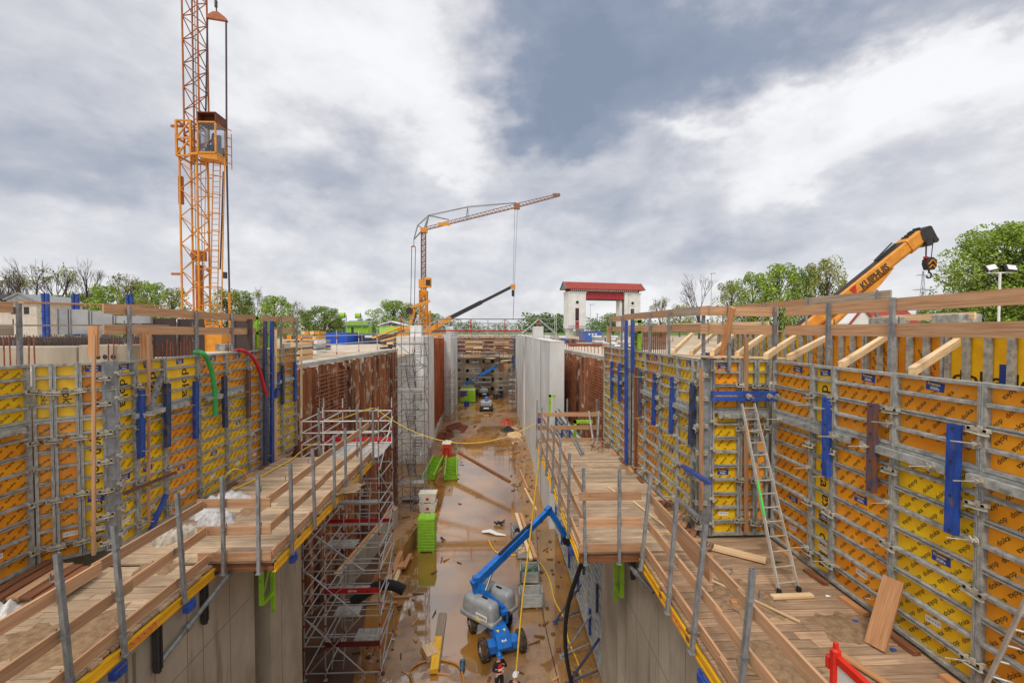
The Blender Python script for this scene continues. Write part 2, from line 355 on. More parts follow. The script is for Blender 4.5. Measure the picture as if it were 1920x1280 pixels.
# ------------------------------------------------------------------ setting: ground, chamber floor, water
DZ, FZ0, FZ1, GZ = 9.8, 9.86, 14.45, 12.6
def floor_material():
    m = bpy.data.materials.new('wet_chamber_floor'); m.use_nodes = True; t = m.node_tree; b = t.nodes['Principled BSDF']
    N = lambda ty: t.nodes.new(ty)
    tcn = N('ShaderNodeTexCoord')
    def noise(sc, st, det, loc=(0, 0, 0), rough=.55, dist=0.0):
        mpn = N('ShaderNodeMapping'); mpn.inputs['Scale'].default_value = st; mpn.inputs['Location'].default_value = loc
        t.links.new(tcn.outputs['Object'], mpn.inputs[0]); n = N('ShaderNodeTexNoise'); n.inputs['Scale'].default_value = sc; n.inputs['Detail'].default_value = det
        n.inputs['Roughness'].default_value = rough; n.inputs['Distortion'].default_value = dist; t.links.new(mpn.outputs[0], n.inputs['Vector']); return n.outputs[0]
    def rng(s, a, z, c=0.0, d=1.0):
        mr = N('ShaderNodeMapRange'); mr.inputs[1].default_value = a; mr.inputs[2].default_value = z; mr.inputs[3].default_value = c; mr.inputs[4].default_value = d
        t.links.new(s, mr.inputs[0]); return mr.outputs[0]
    def mix(f, a, z):
        mx = N('ShaderNodeMix'); mx.data_type = 'RGBA'; t.links.new(f, mx.inputs[0])
        for i, v in ((6, a), (7, z)):
            if isinstance(v, tuple): mx.inputs[i].default_value = v
            else: t.links.new(v, mx.inputs[i])
        return mx.outputs[2]
    def mth(op, a, bb):
        n = N('ShaderNodeMath'); n.operation = op
        for i, v in ((0, a), (1, bb)):
            if isinstance(v, float): n.inputs[i].default_value = v
            else: t.links.new(v, n.inputs[i])
        return n.outputs[0]
    mud = mix(rng(noise(.5, (1, 1, 1), 7), .36, .64), lin(170, 128, 80), lin(132, 94, 54))
    mud = mix(rng(noise(2.2, (1, 1, 1), 6, (3, 1, 0)), .52, .7), mud, lin(108, 74, 46))
    big = noise(.16, (1.5, .75, 1), 4, (4.3, 2.1, 0), .5, .5)
    # a long pool down the middle of the chamber, drier at both ends and along the sides
    sp = N('ShaderNodeSeparateXYZ'); t.links.new(tcn.outputs['Object'], sp.inputs[0])
    dy = mth('ABSOLUTE', mth('SUBTRACT', sp.outputs[1], 42.0), 0.0)
    pool = rng(dy, 13.0, 22.0, .26, .0)
    dx = mth('ABSOLUTE', mth('SUBTRACT', sp.outputs[0], -.6), 0.0)
    pool2 = mth('MULTIPLY', pool, rng(dx, 3.2, 6.5, 1.0, .10))
    wet = rng(mth('ADD', mth('ADD', big, pool2), mth('MULTIPLY', noise(1.1, (1, 1, 1), 5, (7, 0, 0)), .34)), .675, .695)
    deep = mix(rng(noise(.28, (1, 1, 1), 4, (1, 9, 0)), .38, .62), lin(164, 114, 46), lin(126, 90, 46))
    t.links.new(mix(wet, mud, deep), b.inputs['Base Color'])
    t.links.new(rng(wet, 0, 1, .42, .045), b.inputs['Roughness'])
    b.inputs['IOR'].default_value = 2.0
    t.links.new(rng(wet, 0, 1, .5, 1.0), b.inputs['Specular IOR Level'])
    bp = N('ShaderNodeBump'); bp.inputs['Distance'].default_value = .03
    t.links.new(noise(3.0, (1, 1, 1), 7), bp.inputs['Height']); t.links.new(rng(wet, 0, 1, .55, .0), bp.inputs['Strength'])
    t.links.new(bp.outputs[0], b.inputs['Normal'])
    return m
def ground_material():
    return mat('site_sand', lin(196, 178, 150), lin(160, 140, 112), .12, (1, 1, 1), .36, .64, .95, c3=lin(128, 106, 78), s3=.5, lo3=.56, hi3=.72, bump=.3, bscale=3)
M_floor = floor_material(); M_ground = ground_material()
M_grass = mat('grass_field', lin(96, 128, 48), lin(70, 98, 36), .06, rough=.95)
# ground sheet with the chamber cut out of it, reaching the horizon
inner = [(-12.9, 14.9), (-12.9, -30), (13.2, -30), (13.2, 12), (8.6, 24), (6.6, 34), (6.2, 44), (5.6, 130), (-9.2, 130), (-9.2, 42), (-10.2, 24), (-10.4, 15)]
outer = [(-3500, 14), (-3500, -1500), (3500, -1500), (3500, 12), (3500, 24), (3500, 34), (3500, 44), (3500, 4500), (-3500, 4500), (-3500, 42), (-3500, 24), (-3500, 15)]
n_ = len(inner)
g = MB().add([(x, y, GZ) for x, y in inner] + [(x, y, GZ) for x, y in outer], [(i, n_ + i, n_ + (i + 1) % n_, (i + 1) % n_) for i in range(n_)])
ground = fixnormals(g.build('ground', M_ground)); tag(ground, kind='structure')
# grass field far behind the site, a sheet 4 cm above the sand
gf = MB()
for (x0, x1, y0, y1) in ((-900, -30, 170, 1200), (30, 900, 210, 1200), (-30, 30, 260, 1200)): gf.add([(x0, y0, GZ + .05), (x1, y0, GZ + .05), (x1, y1, GZ + .05), (x0, y1, GZ + .05)], [(0, 1, 2, 3)])
tag(gf.build('grass_field', M_grass), kind='structure')
fl = MB().add([(-14, -30, 0), (14, -30, 0), (14, 132, 0), (-14, 132, 0)], [(0, 1, 2, 3)])
tag(fl.build('chamber_floor', M_floor), kind='structure')
md = MB().add([(-10.4, 15, .005), (-5.6, 15, .005), (-6.3, 20, .005), (-7.4, 26, .005), (-7.9, 36, .005), (-10.0, 36, .005)], [(0, 1, 2, 3, 4, 5)])
tag(md.build('mud', mat('dark_wet_mud', lin(98, 66, 42), lin(62, 42, 28), .9, rough=.45, bump=.5)), kind='structure')
# pale concrete slab strips lying on the ground beside the chamber
sl = MB().box(7.0, 26, 46, 74, GZ - .3, GZ + .06).box(-34, -9.6, 52, 80, GZ - .3, GZ + .06)
tag(sl.build('site_paving', M_conctop), kind='structure')
# earth behind the foreground walls so nothing shows through
# ------------------------------------------------------------------ concrete chamber walls
def wallthing(name, label, boxes, joints=(), m=M_conc, cat='concrete wall'):
    mb = MB()
    for b_ in boxes: mb.box(*b_)
    o = mb.build(name, m); tag(o, label, cat)
    if joints:
        j = MB()
        for b_ in joints: j.box(*b_)
        j.build('joint_line', M_joint, o)
    return o
XR, XL = 3.75, -6.6
jr = [(XR - .004, XR + .02, y - .007, y + .007, 0.05, 9.3) for y in (4.2, 5.6, 7.0, 8.3, 9.7, 11.2)] + [(XR - .004, XR + .02, 2, 12.0, z - .006, z + .006) for z in (7.6, 4.9)]
wallthing('concrete_wall', 'grey concrete chamber wall with vertical panel joints under the right timber walkway',
          [(XR, 9.0, -2, 12.1, 0, 9.4), (XR + .9, 9.0, 12.1, 12.95, 0, 9.4), (XR, 9.0, 12.95, 14.9, 0, 9.4)], jr)
jr2 = MB()
for y in (13.25, 13.55, 14.2, 14.5): jr2.box(XR - .03, XR + .02, y - .05, y + .05, 0, 9.3)
jl = [(XL - .02, XL + .004, y - .007, y + .007, 0.05, 9.3) for y in (8.6, 9.5, 10.0, 11.0, 13.6)] + [(XL - .02, XL + .004, 8.1, 12.0, z - .006, z + .006) for z in (8.0, 5.3)]
jl += [(XL - .02, XL + .012, y - .03, y + .03, 0, 9.3) for y in (7.95, 8.12)]
wallthing('concrete_wall', 'grey concrete chamber wall under the left timber walkway with a dark gate slot',
          [(-12.0, XL, 7.9, 12.1, 0, 9.4), (-12.0, XL - .9, 12.1, 12.95, 0, 9.4), (-12.0, XL, 12.95, 15.0, 0, 9.4), (-12.0, XL - .7, -2, 7.9, 0, 9.4)], jl)
# poured wall cores behind the formwork, with starter bars
core = wallthing('concrete_wall', 'light concrete wall core with rusty starter bars behind the left formwork', [(-16.6, -9.55, 11.2, 21, 9.4, 14.2), (-16.5, -10.75, 2, 10.6, 9.4, 13.9)], m=M_conctop)
wallthing('concrete_wall', 'light concrete wall core between the two right formwork faces', [(5.65, 8.6, 11.35, 21, 9.4, 13.6), (7.5, 9.2, 2, 11.35, 9.4, 13.4)], m=M_conctop)
rb = MB().tube((0, 0, 0), (0, 0, 1.05), .016, 6).mesh('rebar', M_rebar)
for i in range(46):
    y = 3.2 + i * .145
    inst('rebar', rb, core, (-11.0 - .04 * (i % 2), y, 13.9 - .02), (random.uniform(-.03, .03), random.uniform(-.03, .03), 0))
for i in range(26):
    inst('rebar', rb, core, (-15.6 + i * .15, 11.75, 14.18), (random.uniform(-.03, .03), random.uniform(-.03, .03), 0), (1, 1, random.uniform(.78, .86)))
for i in range(22):
    inst('rebar', rb, core, (-10.4 + .0 * i, 12.2 + i * .16, 14.18), (random.uniform(-.05, .05), random.uniform(-.05, .05), 0), (1, 1, random.uniform(.5, .8)))
# ------------------------------------------------------------------ white chamber wall panels further on
def panelwall(label, x_in, x_out, y0, y1, z1, joints, lean=1):
    s = 1 if x_in > x_out else -1
    o = wallthing('concrete_wall', label, [(min(x_in, x_out), max(x_in, x_out), y0, y1, 0, z1)], m=M_concl)
    j = MB()
    for y in joints: j.box(min(x_in + s * .006, x_in - s * .05), max(x_in + s * .006, x_in - s * .05), y - .14, y + .14, 0, z1 - .01)
    if joints: j.build('joint_line', M_joint, o)
    c = MB().box(min(x_in, x_out) - .02, max(x_in, x_out) + .02, y0 - .02, y1 + .02, z1 + .002, z1 + .07); c.build('coping', M_concl, o)
    return o
panelwall('pale concrete pier wall behind the tall stair tower on the left', -8.05, -11.1, 50, 58.6, 14.4, [])
panelwall('pale concrete pier wall beyond the orange sheet piles on the left', -7.75, -9.1, 78, 92, 14.4, [85])
panelwall('pale concrete wall panel nearest on the right side of the chamber', 4.2, 5.3, 33, 47, 14.3, [39.5])
panelwall('middle pale concrete wall panel on the right side of the chamber', 4.35, 5.2, 48.2, 62, 14.3, [])
panelwall('farthest pale concrete wall panel on the right side of the chamber', 4.2, 5.2, 63, 88, 14.3, [72])
for (lab, px0, px1, ptop, pbot, Y) in (('square pale concrete pier standing behind the stair tower top', 769, 790, 610, 650, 58), ('square pale concrete pier standing on the right chamber wall', 1000, 1019, 612, 650, 47.5), ('narrow pale concrete pier beyond the orange sheet piles', 836, 850, 612, 645, 92)):
    a = PY(px0, ptop, Y); b = PY(px1, ptop, Y)
    o = MB().cbox(a.x, b.x, Y, Y + 1.3, GZ - .4, a.z, .03).build('concrete_pier', M_concl); tag(o, lab, 'concrete pier')
# ------------------------------------------------------------------ sheet piles
def sheetpile(label, pts, z0, z1, m, pitch=1.2, depth=.34, cap=False):
    mb = MB(); prof = []
    for (a, b) in zip(pts, pts[1:]):
        a, b = Vector(a), Vector(b); d = (b - a); L = d.length; d.normalize(); nrm = Vector((-d.y, d.x)); n = max(1, round(L / pitch))
        for k in range(n):
            for (t_, o_) in ((.0, 0), (.28, 0), (.42, depth), (.72, depth), (.86, 0)):
                p = a + d * ((k + t_) * L / n) + nrm * o_; prof.append((p.x, p.y))
        prof.append((b.x, b.y))
    n = len(prof)
    vs = [(x, y, z0) for x, y in prof] + [(x, y, z1 + .04 * math.sin(i * 1.7)) for i, (x, y) in enumerate(prof)]
    mb.add(vs, [(i, i + 1, n + i + 1, n + i) for i in range(n - 1)])
    o = mb.build('sheet_pile_wall', m); tag(o, label, 'sheet pile wall'); return o
sp1 = sheetpile('rusty brown sheet pile wall angled behind the left walkway and scaffold', [(-9.2, 41), (-10.1, 24.2), (-10.3, 15.1)], -.2, 13.2, M_rust)
M_coping = mat('site_coping', lin(196, 188, 176), lin(166, 156, 140), 1.0, rough=.9)
cp = MB()
for (a, b) in zip([(-9.5, 41.2), (-10.45, 24.2)], [(-10.45, 24.2), (-10.6, 15.2)]): cp.bar((a[0], a[1], 13.35), (b[0], b[1], 13.35), 1.0, .25)
cp.build('capping_beam', M_coping, sp1)
# tie rod heads and rows of horizontal bars on the left piles
hd = MB()
for (px, py) in ((650, 685), (651, 716), (720, 742), (720, 778), (700, 870), (640, 685)):
    p = PX(px, py, -9.75); hd.disc((p.x, p.y, p.z), (1, 0, 0), .2, .25)
hd.build('tie_head', M_rust, sp1)
hb = MB()
for k in range(19):
    z = 12.7 - k * .22; hb.tube((-9.66, 24.0, z), (-9.42, 28.2, z), .03, 5)
for k in range(5): hb.tube((-9.65 + .06 * k, 24.0 + 1.05 * k, 12.9), (-9.65 + .06 * k, 24.0 + 1.05 * k, 8.6), .022, 5)
tag(hb.build('rebar_mat', M_matbar), 'loose mat of thin horizontal bars fixed on the left sheet piles beside formwork end', 'rebar mat')
sheetpile('bright orange sheet pile wall between two pale piers on the left', [(-9.2, 78), (-8.9, 58.6)], -.2, 14.1, M_rust2, 1.6)
sp2 = sheetpile('rusty sheet pile wall behind the rebar mats right of the chamber', [(7.6, 22), (7.35, 28), (6.1, 43)], -.2, 13.2, M_rust)
cp = MB().bar((7.75, 22, 13.35), (7.5, 28, 13.35), .7, .25).bar((7.5, 28.2, 13.35), (6.3, 44, 13.35), .7, .25); cp.build('capping_beam', M_coping, sp2)
def rebarmat(label, a, b, z0, z1, dz, dx):
    a, b = Vector(a), Vector(b); mb = MB(); n = int((z1 - z0) / dz); L = (b - a).length
    for k in range(n + 1):
        z = z0 + k * dz; mb.tube((a.x, a.y, z), (b.x, b.y, z), .034, 4)
    for k in range(int(L / dx) + 1):
        p = a + (b - a) * (k * dx / L); mb.tube((p.x - .03, p.y, z0 - .2), (p.x - .03, p.y, z1 + .5 * (k % 2)), .02, 4)
    tag(mb.build('rebar_mat', M_matbar), label, 'rebar mat')
rebarmat('dense rusty rebar mat left of the bare pile strip on the right', (5.55, 43), (6.35, 33.6), .4, 12.9, .19, .30)
rebarmat('dense rusty rebar mat right of the bare pile strip beside formwork', (6.55, 31), (7.0, 24.5), .4, 12.8, .19, .30)
# low concrete kerb walls with timber on the left of the chamber floor
k1 = PZ(632, 1128, 0); k2 = PZ(742, 985, 0)
o = MB().box(0, (k2 - k1).length, -.18, .18, 0, 1.5, 0).mesh('concrete_kerb', M_conc)
tag(inst('concrete_kerb', o, None, mtx=frame(k1, k2)), 'low concrete upstand wall along the left chamber floor behind scaffold', 'kerb wall')
board('timber_rail', k1 + Vector((-.1, 0, 1.55)), k2 + Vector((-.1, 0, 1.55)), .18, .09, M_orangewood, 'long timber lying along the top of low concrete upstand', 'timber')
k3 = PZ(795, 868, 0); k4 = PZ(834, 772, 0)
o = MB().box(0, (k4 - k3).length, -.2, .2, 0, 1.0, 0).mesh('concrete_kerb', M_conc)
tag(inst('concrete_kerb', o, None, mtx=frame(k3 + Vector((.2, 3, 0)), k4)), 'low concrete upstand at the foot of the orange sheet piles', 'kerb wall')
# ------------------------------------------------------------------ framed formwork panels
_fm = {}
def frame_mesh(w, h, slot_first=1):
    key = ('f', round(w, 3), round(h, 3), slot_first)
    if key in _fm: return _fm[key]
    mb = MB(); D = .12; st = .052
    for x in (0.004, w - st - .004):
        mb.box(x, x + st, 0, D, 0, h)
        # raised outer lip and inner web of the stile
        mb.box(x + (.0 if x < w / 2 else st - .014), x + (.014 if x < w / 2 else st), -.012, 0, 0, h)
    def bar(z, dbl, t=.058):
        x0, x1 = st + .004, w - st - .004
        if dbl:
            mb.box(x0, x1, .012, .09, z - t / 2 - .008, z - .012); mb.box(x0, x1, .012, .09, z + .012, z + t / 2 + .008); mb.box(x0, x1, .05, .09, z - .012, z + .012)
        else:
            y0 = .006
            vs = [(x0, .09, z - t / 2 - .012), (x0, y0, z - t / 2 + .006), (x0, y0, z + t / 2 - .006), (x0, .09, z + t / 2 + .012)]
            mb.add([*vs, *[(x1, y, zz) for _, y, zz in vs]], [(0, 1, 2, 3), (7, 6, 5, 4), (0, 4, 5, 1), (1, 5, 6, 2), (2, 6, 7, 3)])
    x0, x1 = st + .004, w - st - .004
    mb.box(x0, x1, 0, D, .004, .06); mb.box(x0, x1, 0, D, h - .06, h - .004)
    n = 4 if h < 2 else 9
    for k in range(1, n):
        bar(h * k / n, (k + slot_first) % 2 == 0)
    # bolt holes read as dark discs on the stiles
    _fm[key] = mb.mesh('panel_frame', M_galv); return _fm[key]
_ply = {}
def ply_mesh(w, h, col, style, seed, deg=50):
    key = (round(w, 3), round(h, 3), col, style, seed, deg)
    if key in _ply: return _ply[key]
    rnd = random.Random(hash((int(w * 100), int(h * 100), style, seed)) & 0xffff)
    mb = MB(); x0, x1, z0, z1 = .05, w - .05, .05, h - .05
    mb.box(x0, x1, .098, .118, z0, z1, 0)
    FR = Matrix.Rotation(R(90), 4, 'X')          # text lies in x-z, facing -y
    if style == 'small':
        tw, th, px_, row = .225, .072, .29, .185; ang = R(deg)
        ca, sa = math.cos(ang), math.sin(ang)
        ox, oz = rnd.uniform(0, .3), rnd.uniform(0, .2)
        for i in range(-40, 60):
            for j in range(-30, 40):
                u = i * px_ + (j % 2) * .12 + ox; v = j * row + oz
                x = u * ca - v * sa; z = u * sa + v * ca
                if not (x0 + .05 < x < x1 - .05 and z0 + .07 < z < z1 - .07): continue
                rot = ang + (math.pi if i % 2 else 0)
                text_on(mb, 'doka', Matrix.Translation((x, .0965, z)) @ FR @ Matrix.Rotation(rot, 4, 'Z'), th, 1, 2, .014, tw)
    elif style == 'big':
        k = 0; z = z0 + .45
        while z < z1 - .4:
            s_ = min(.30, (x1 - x0) * .5)
            text_on(mb, 'doka', Matrix.Translation(((x0 + x1) / 2 + (.0 if w < .8 else (-.2 if k % 2 else .2)), .0965, z)) @ FR @ Matrix.Rotation(R(90 if k % 2 else -90), 4, 'Z'), s_, 1, 2, .015, s_ * 2.9); z += s_ * 3.4; k += 1
    _ply[key] = mb.mesh('plywood_sheet', [M_yply if col == 'yellow' else M_oply, M_print]); return _ply[key]
def sticker_mesh():
    mb = MB(); FR = Matrix.Rotation(R(90), 4, 'X')
    mb.box(-.15, .15, .0, .003, -.075, .075, 0)
    text_on(mb, 'Framax', Matrix.Translation((-.02, -.0015, .034)) @ FR, .05, 1, 1, .02, .21)
    text_on(mb, 'Xlife', Matrix.Translation((.0, -.0015, -.034)) @ FR, .05, 2, 1, .02, .16)
    return mb.mesh('label_sticker', [M_labelblue, M_labelyel, M_label])
def number_mesh():
    mb = MB(); FR = Matrix.Rotation(R(90), 4, 'X'); mb.box(-.13, .13, 0, .003, -.055, .055, 0)
    text_on(mb, '1:45 V V 25', Matrix.Translation((0, -.0015, 0)) @ FR, .035, 1, 1, .01, .22)
    return mb.mesh('number_sticker', [M_label, M_print])
def clamp_mesh():
    mb = MB()
    mb.box(-.15, .15, -.075, -.035, -.022, .022); mb.box(-.13, -.085, -.075, .03, -.03, .03); mb.box(.085, .13, -.075, .03, -.03, .03)
    mb.cbox(-.17, .17, -.10, -.03, -.06, -.035, .03)
    mb.tube((.03, -.055, .03), (.03, -.055, -.15), .018, 6); mb.box(.0, .06, -.07, -.04, .02, .06); mb.tube((-.14, -.055, -.05), (-.14, -.055, .03), .016, 6)
    return mb.mesh('panel_clamp', M_galvclamp)
def tie_mesh():
    mb = MB(); mb.disc((0, 0, 0), (0, -1, 0), .065, .018, 12); mb.disc((0, -.018, 0), (0, -1, 0), .035, .05, 8)
    for a in range(3): mb.bar((0, -.045, 0), (.075 * math.cos(a * 2.09 + .3), -.045, .075 * math.sin(a * 2.09 + .3)), .022, .022)
    mb.tube((0, .05, 0), (-.05, -.34, .0), .010, 6)
    return mb.mesh('tie_rod', M_galvclamp)
M_galvclamp = mat('clamp_zinc', lin(196, 188, 168), lin(150, 142, 124), 9, rough=.6, metal=.1, objrand=.2)
ME_ST, ME_NUM, ME_CL, ME_TIE = sticker_mesh(), number_mesh(), clamp_mesh(), tie_mesh()
SEED = [0]
def panel(w, h, col, style, loc, rz, label, clamps=True, stick=True, tie=True, num=False, group='framed formwork panels'):
    SEED[0] += 1; rnd = random.Random(SEED[0])
    p = empty('formwork_shutter', loc, label, 'formwork panel', group, rz)
    fr = inst('frame', frame_mesh(w, h, SEED[0] % 2), p)
    inst('plywood_sheet', ply_mesh(w, h, col, style, SEED[0] % 3, 50 if loc[0] > 0 else 38), p)
    n = 4 if h < 2 else 9; row = h / n
    if stick and w > .4:
        k = n - 1 if h < 2 else rnd.choice((3, 4, 5))
        inst('label_sticker', ME_ST, p, (w * rnd.uniform(.42, .58), .094, row * (k + .52)), (0, R(rnd.uniform(-6, 6)), 0))
    if num and w > .4:
        inst('number_sticker', ME_NUM, p, (w * .5, .094, row * (1.5 if h > 2 else .5)), (0, R(rnd.uniform(-5, 5)), 0))
    if clamps:
        zs = (h * .5,) if h < 2 else (h * .12, h * .45, h * .86)
        for z in zs: inst('panel_clamp', ME_CL, p, (w, 0, z + rnd.uniform(-.05, .05)), (0, R(rnd.uniform(-7, 7)), 0))
    if tie and w > .5:
        zs = (h * .30,) if h < 2 else (h * .06 + .2, h * .68)
        for z in zs: inst('tie_rod', ME_TIE, p, (w - .02, -.01, z), (R(rnd.uniform(-6, 6)), 0, R(rnd.uniform(-15, 15))))
    return p
HT, HB = 1.30, 3.27
def column(x, y, rz, w, top, bot, where, **k):
    (tc_, ts), (bc, bs) = top, bot
    ws = 'narrow ' if w < .8 else ''
    panel(w, HB, bc, bs, (x, y, FZ0), rz, f'{ws}{bc} lower formwork panel, {where}', num=True, **k)
    panel(w, HT, tc_, ts, (x, y, FZ0 + HB + .004), rz, f'{ws}{tc_} upper formwork panel, {where}', **k)
Y_, O_, Yb = ('yellow', 'small'), ('orange', 'small'), ('yellow', 'big')
# right near wall (faces the chamber), from the inner corner towards the camera
XRN, XRL, XLL, XLN = 7.13, 5.34, -9.2, -10.4
y = 10.9
for i, (w, t_, b_) in enumerate([(1.36, O_, O_), (.62, Yb, Yb), (1.40, O_, O_), (1.42, O_, Y_), (1.40, O_, O_), (1.40, Y_, O_)]):
    column(XRN, y, R(-90), w, t_, b_, f'{ORD[i]} column from ladder corner on near right wall'); y -= w
# right step facing the camera
xs = 5.62
for i, (w, t_, b_) in enumerate([(.74, O_, Y_), (.42, Yb, O_), (.32, Yb, O_)]):
    column(xs, 11.02, 0, w, t_, b_, f'{["left of", "right of", "farthest right behind"][i]} the ladder on the right step face', tie=False, stick=i == 0); xs += w + .006
# right long wall, from the outer corner away
y = 11.24
segs = [(.36, Yb, Yb), (1.0, Y_, Y_), (1.36, Y_, Y_), (1.36, O_, O_), (1.36, Yb, O_), 'gap', (1.2, Y_, O_), (1.36, O_, Y_), (1.36, O_, Y_)]
i = 0
ycur = 11.24
for s_ in segs:
    if s_ == 'gap': ycur += .55; continue
    w, t_, b_ = s_
    column(XRL, ycur + w, R(-90), w, t_, b_, f'{ORD[i]} column from outer corner on long right wall'); ycur += w; i += 1
# left near wall
y = 10.2
for i, (w, t_, b_) in enumerate([(1.36, Y_, O_), (1.36, Y_, O_)]):
    column(XLN, y - w, R(90), w, t_, b_, f'{ORD[i]} column from inner corner on near left wall'); y -= w
# left angled step
ang = math.atan2(.74, 1.02); dx, dy = math.cos(ang), math.sin(ang)
px_, py_ = XLN + .02, 10.22
for i, (w, t_, b_) in enumerate([(.32, Yb, O_), (.42, Yb, O_), (.52, O_, Yb)]):
    column(px_, py_, ang, w, t_, b_, f'{["in the inner corner", "middle one", "beside the steel corner post"][i]} of angled left step', tie=i == 0, stick=i == 2)
    px_ += dx * (w + .004); py_ += dy * (w + .004)
# left long wall
ycur = 11.02; i = 0
for s_ in [(.58, Yb, Y_), (1.0, Yb, Y_), (1.40, Yb, O_), (1.42, O_, Y_), (1.36, O_, Y_), (.9, O_, O_), 'gap', (1.2, Yb, Y_), (1.36, O_, Y_)]:
    if s_ == 'gap': ycur += .45; continue
    w, t_, b_ = s_
    column(XLL, ycur, R(90), w, t_, b_, f'{ORD[i]} column from the corner post on long left wall'); ycur += w; i += 1
# steel outer corner posts
def cornerpost(x, y, rz, label):
    mb = MB(); mb.box(-.13, .13, -.02, .16, 0, FZ1 - FZ0); mb.box(-.14, -.09, -.04, -.02, 0, FZ1 - FZ0); mb.box(.09, .14, -.04, -.02, 0, FZ1 - FZ0)
    for z in (.5, 1.1, 1.7, 2.3, 2.9, 3.5, 4.1): mb.box(-.09, .09, -.03, -.02, z, z + .07)
    o = mb.build('corner_post', M_galv2, None, (x, y, FZ0), rz); tag(o, label, 'corner post')
    for z in (.25, .9, 1.5, 2.2, 2.9, 3.6, 4.2):
        inst('panel_clamp', ME_CL, o, (-.12, -.02, z)); inst('panel_clamp', ME_CL, o, (.14, -.02, z + .12), (0, 0, R(70)))
cornerpost(5.47, 11.06, R(-8), 'grey steel corner post between long right wall and the ladder step')
cornerpost(-9.3, 10.93, R(45), 'grey steel corner post between angled step and long left wall')
# ------------------------------------------------------------------ walings and other bars hung on the formwork
def waling(px, py0, py1, X, m, label, px1=None, w=.15, off=.09):
    s = -1 if X > 0 else 1
    a = PX(px, py0, X + s * off); b = PX(px1 or px, py1, X + s * off)
    L = (a - b).length; mb = MB()
    # local x along the bar, local z out of the wall
    mb.box(0, L, -w / 2, -w / 2 + .012, -.05, .05); mb.box(0, L, w / 2 - .012, w / 2, -.05, .05); mb.box(0, L, -w / 2 + .012, w / 2 - .012, .03, .042)
    o = inst('waling', mb.mesh('waling', m), None, mtx=frame(b, a, (s, 0, 0))); tag(o, label, 'waling', 'steel walings hung on the formwork')
    for k in (.06, L * .35, L * .66, L - .06): MB().disc((k, 0, .042), (0, 0, 1), .022, .004, 10).build('bolt_hole', M_dark, o)
    return o
for a in [(1550, 745, 893, XRN, M_blue, 'blue steel waling over the narrow yellow panel on near right wall'),
          (1637, 755, 922, XRN, M_rustwaling, 'rusty steel waling between two blue ones on near right wall', 1634),
          (1790, 795, 1000, XRN, M_blue, 'largest blue steel waling hung on the near right wall', 1784),
          (1147, 678, 746, XRL, M_blue, 'farthest short blue waling on long right wall'),
          (1161, 681, 752, XRL, M_blue, 'short blue waling just beyond the tall blue walings on right wall'),
          (1200, 694, 780, XRL, M_bluedark, 'worn slate blue waling just before the tall blue walings on right wall'),
          (1228, 701, 796, XRL, M_blue, 'bright blue waling hanging midway along the long right wall', 1225),
          (1261, 707, 812, XRL, M_blue, 'longer blue waling hanging third from the right outer corner post', 1258),
          (1299, 718, 834, XRL, M_bluedark, 'worn blue waling nearest to the right outer corner post', 1295),
          (265, 730, 858, XLL, M_blue, 'bright blue waling beside the left steel corner post'),
          (314, 719, 838, XLL, M_bluedark, 'worn slate waling second from left corner post on long left wall'),
          (367, 714, 822, XLL, M_blue, 'bright blue waling hanging left of the green mesh hose'),
          (420, 705, 801, XLL, M_bluedark, 'worn slate waling hanging right of the green mesh hose', 422),
          (466, 694, 783, XLL, M_rustwaling, 'rusty waling hanging left of the red hose'),
          (530, 685, 758, XLL, M_bluedark, 'worn waling just beyond the tall blue walings on left wall'),
          (553, 680, 752, XLL, M_blue, 'blue waling at the far end of the long left wall'),
          (523, 700, 746, XLL, M_blue, 'tilted short blue waling leaning against the tall blue walings on left wall', 517)]:
    waling(*a)
for a in [(1174, 601, 868, XRL, M_blue, 'left one of two tall blue walings rising above right wall', None, .16),
          (1186, 601, 700, XRL, M_blue, 'right one of two tall blue walings rising above right wall', None, .16),
          (497, 602, 874, XLL, M_bluedark, 'dark worn tall waling left of the bright tall one on left wall', None, .16),
          (510, 602, 872, XLL, M_blue, 'bright tall blue waling rising above the long left wall', None, .18)]:
    waling(*a, off=.14)
# inclined rusty strut left of the green hose
waling(303, 702, 768, XLL, M_galv2, 'tilted grey channel bar beside the left corner post', 280, .12)
# horizontal blue double waling across the ladder step
a, b = PY(1334, 741, 10.86), PY(1458, 741, 10.86)
o = MB().bar(a + Vector((0, 0, .06)), b + Vector((0, 0, .06)), .07, .10).bar(a - Vector((0, 0, .09)), b - Vector((0, 0, .09)), .07, .10).build('waling', M_blue)
tag(o, 'horizontal pair of blue walings across the step above the ladder', 'waling')
for px in (1402, 1441, 1457):
    q = PY(px, 742, 10.8); inst('tie_nut', ME_TIE, o, q - Vector((0, .02, 0)))
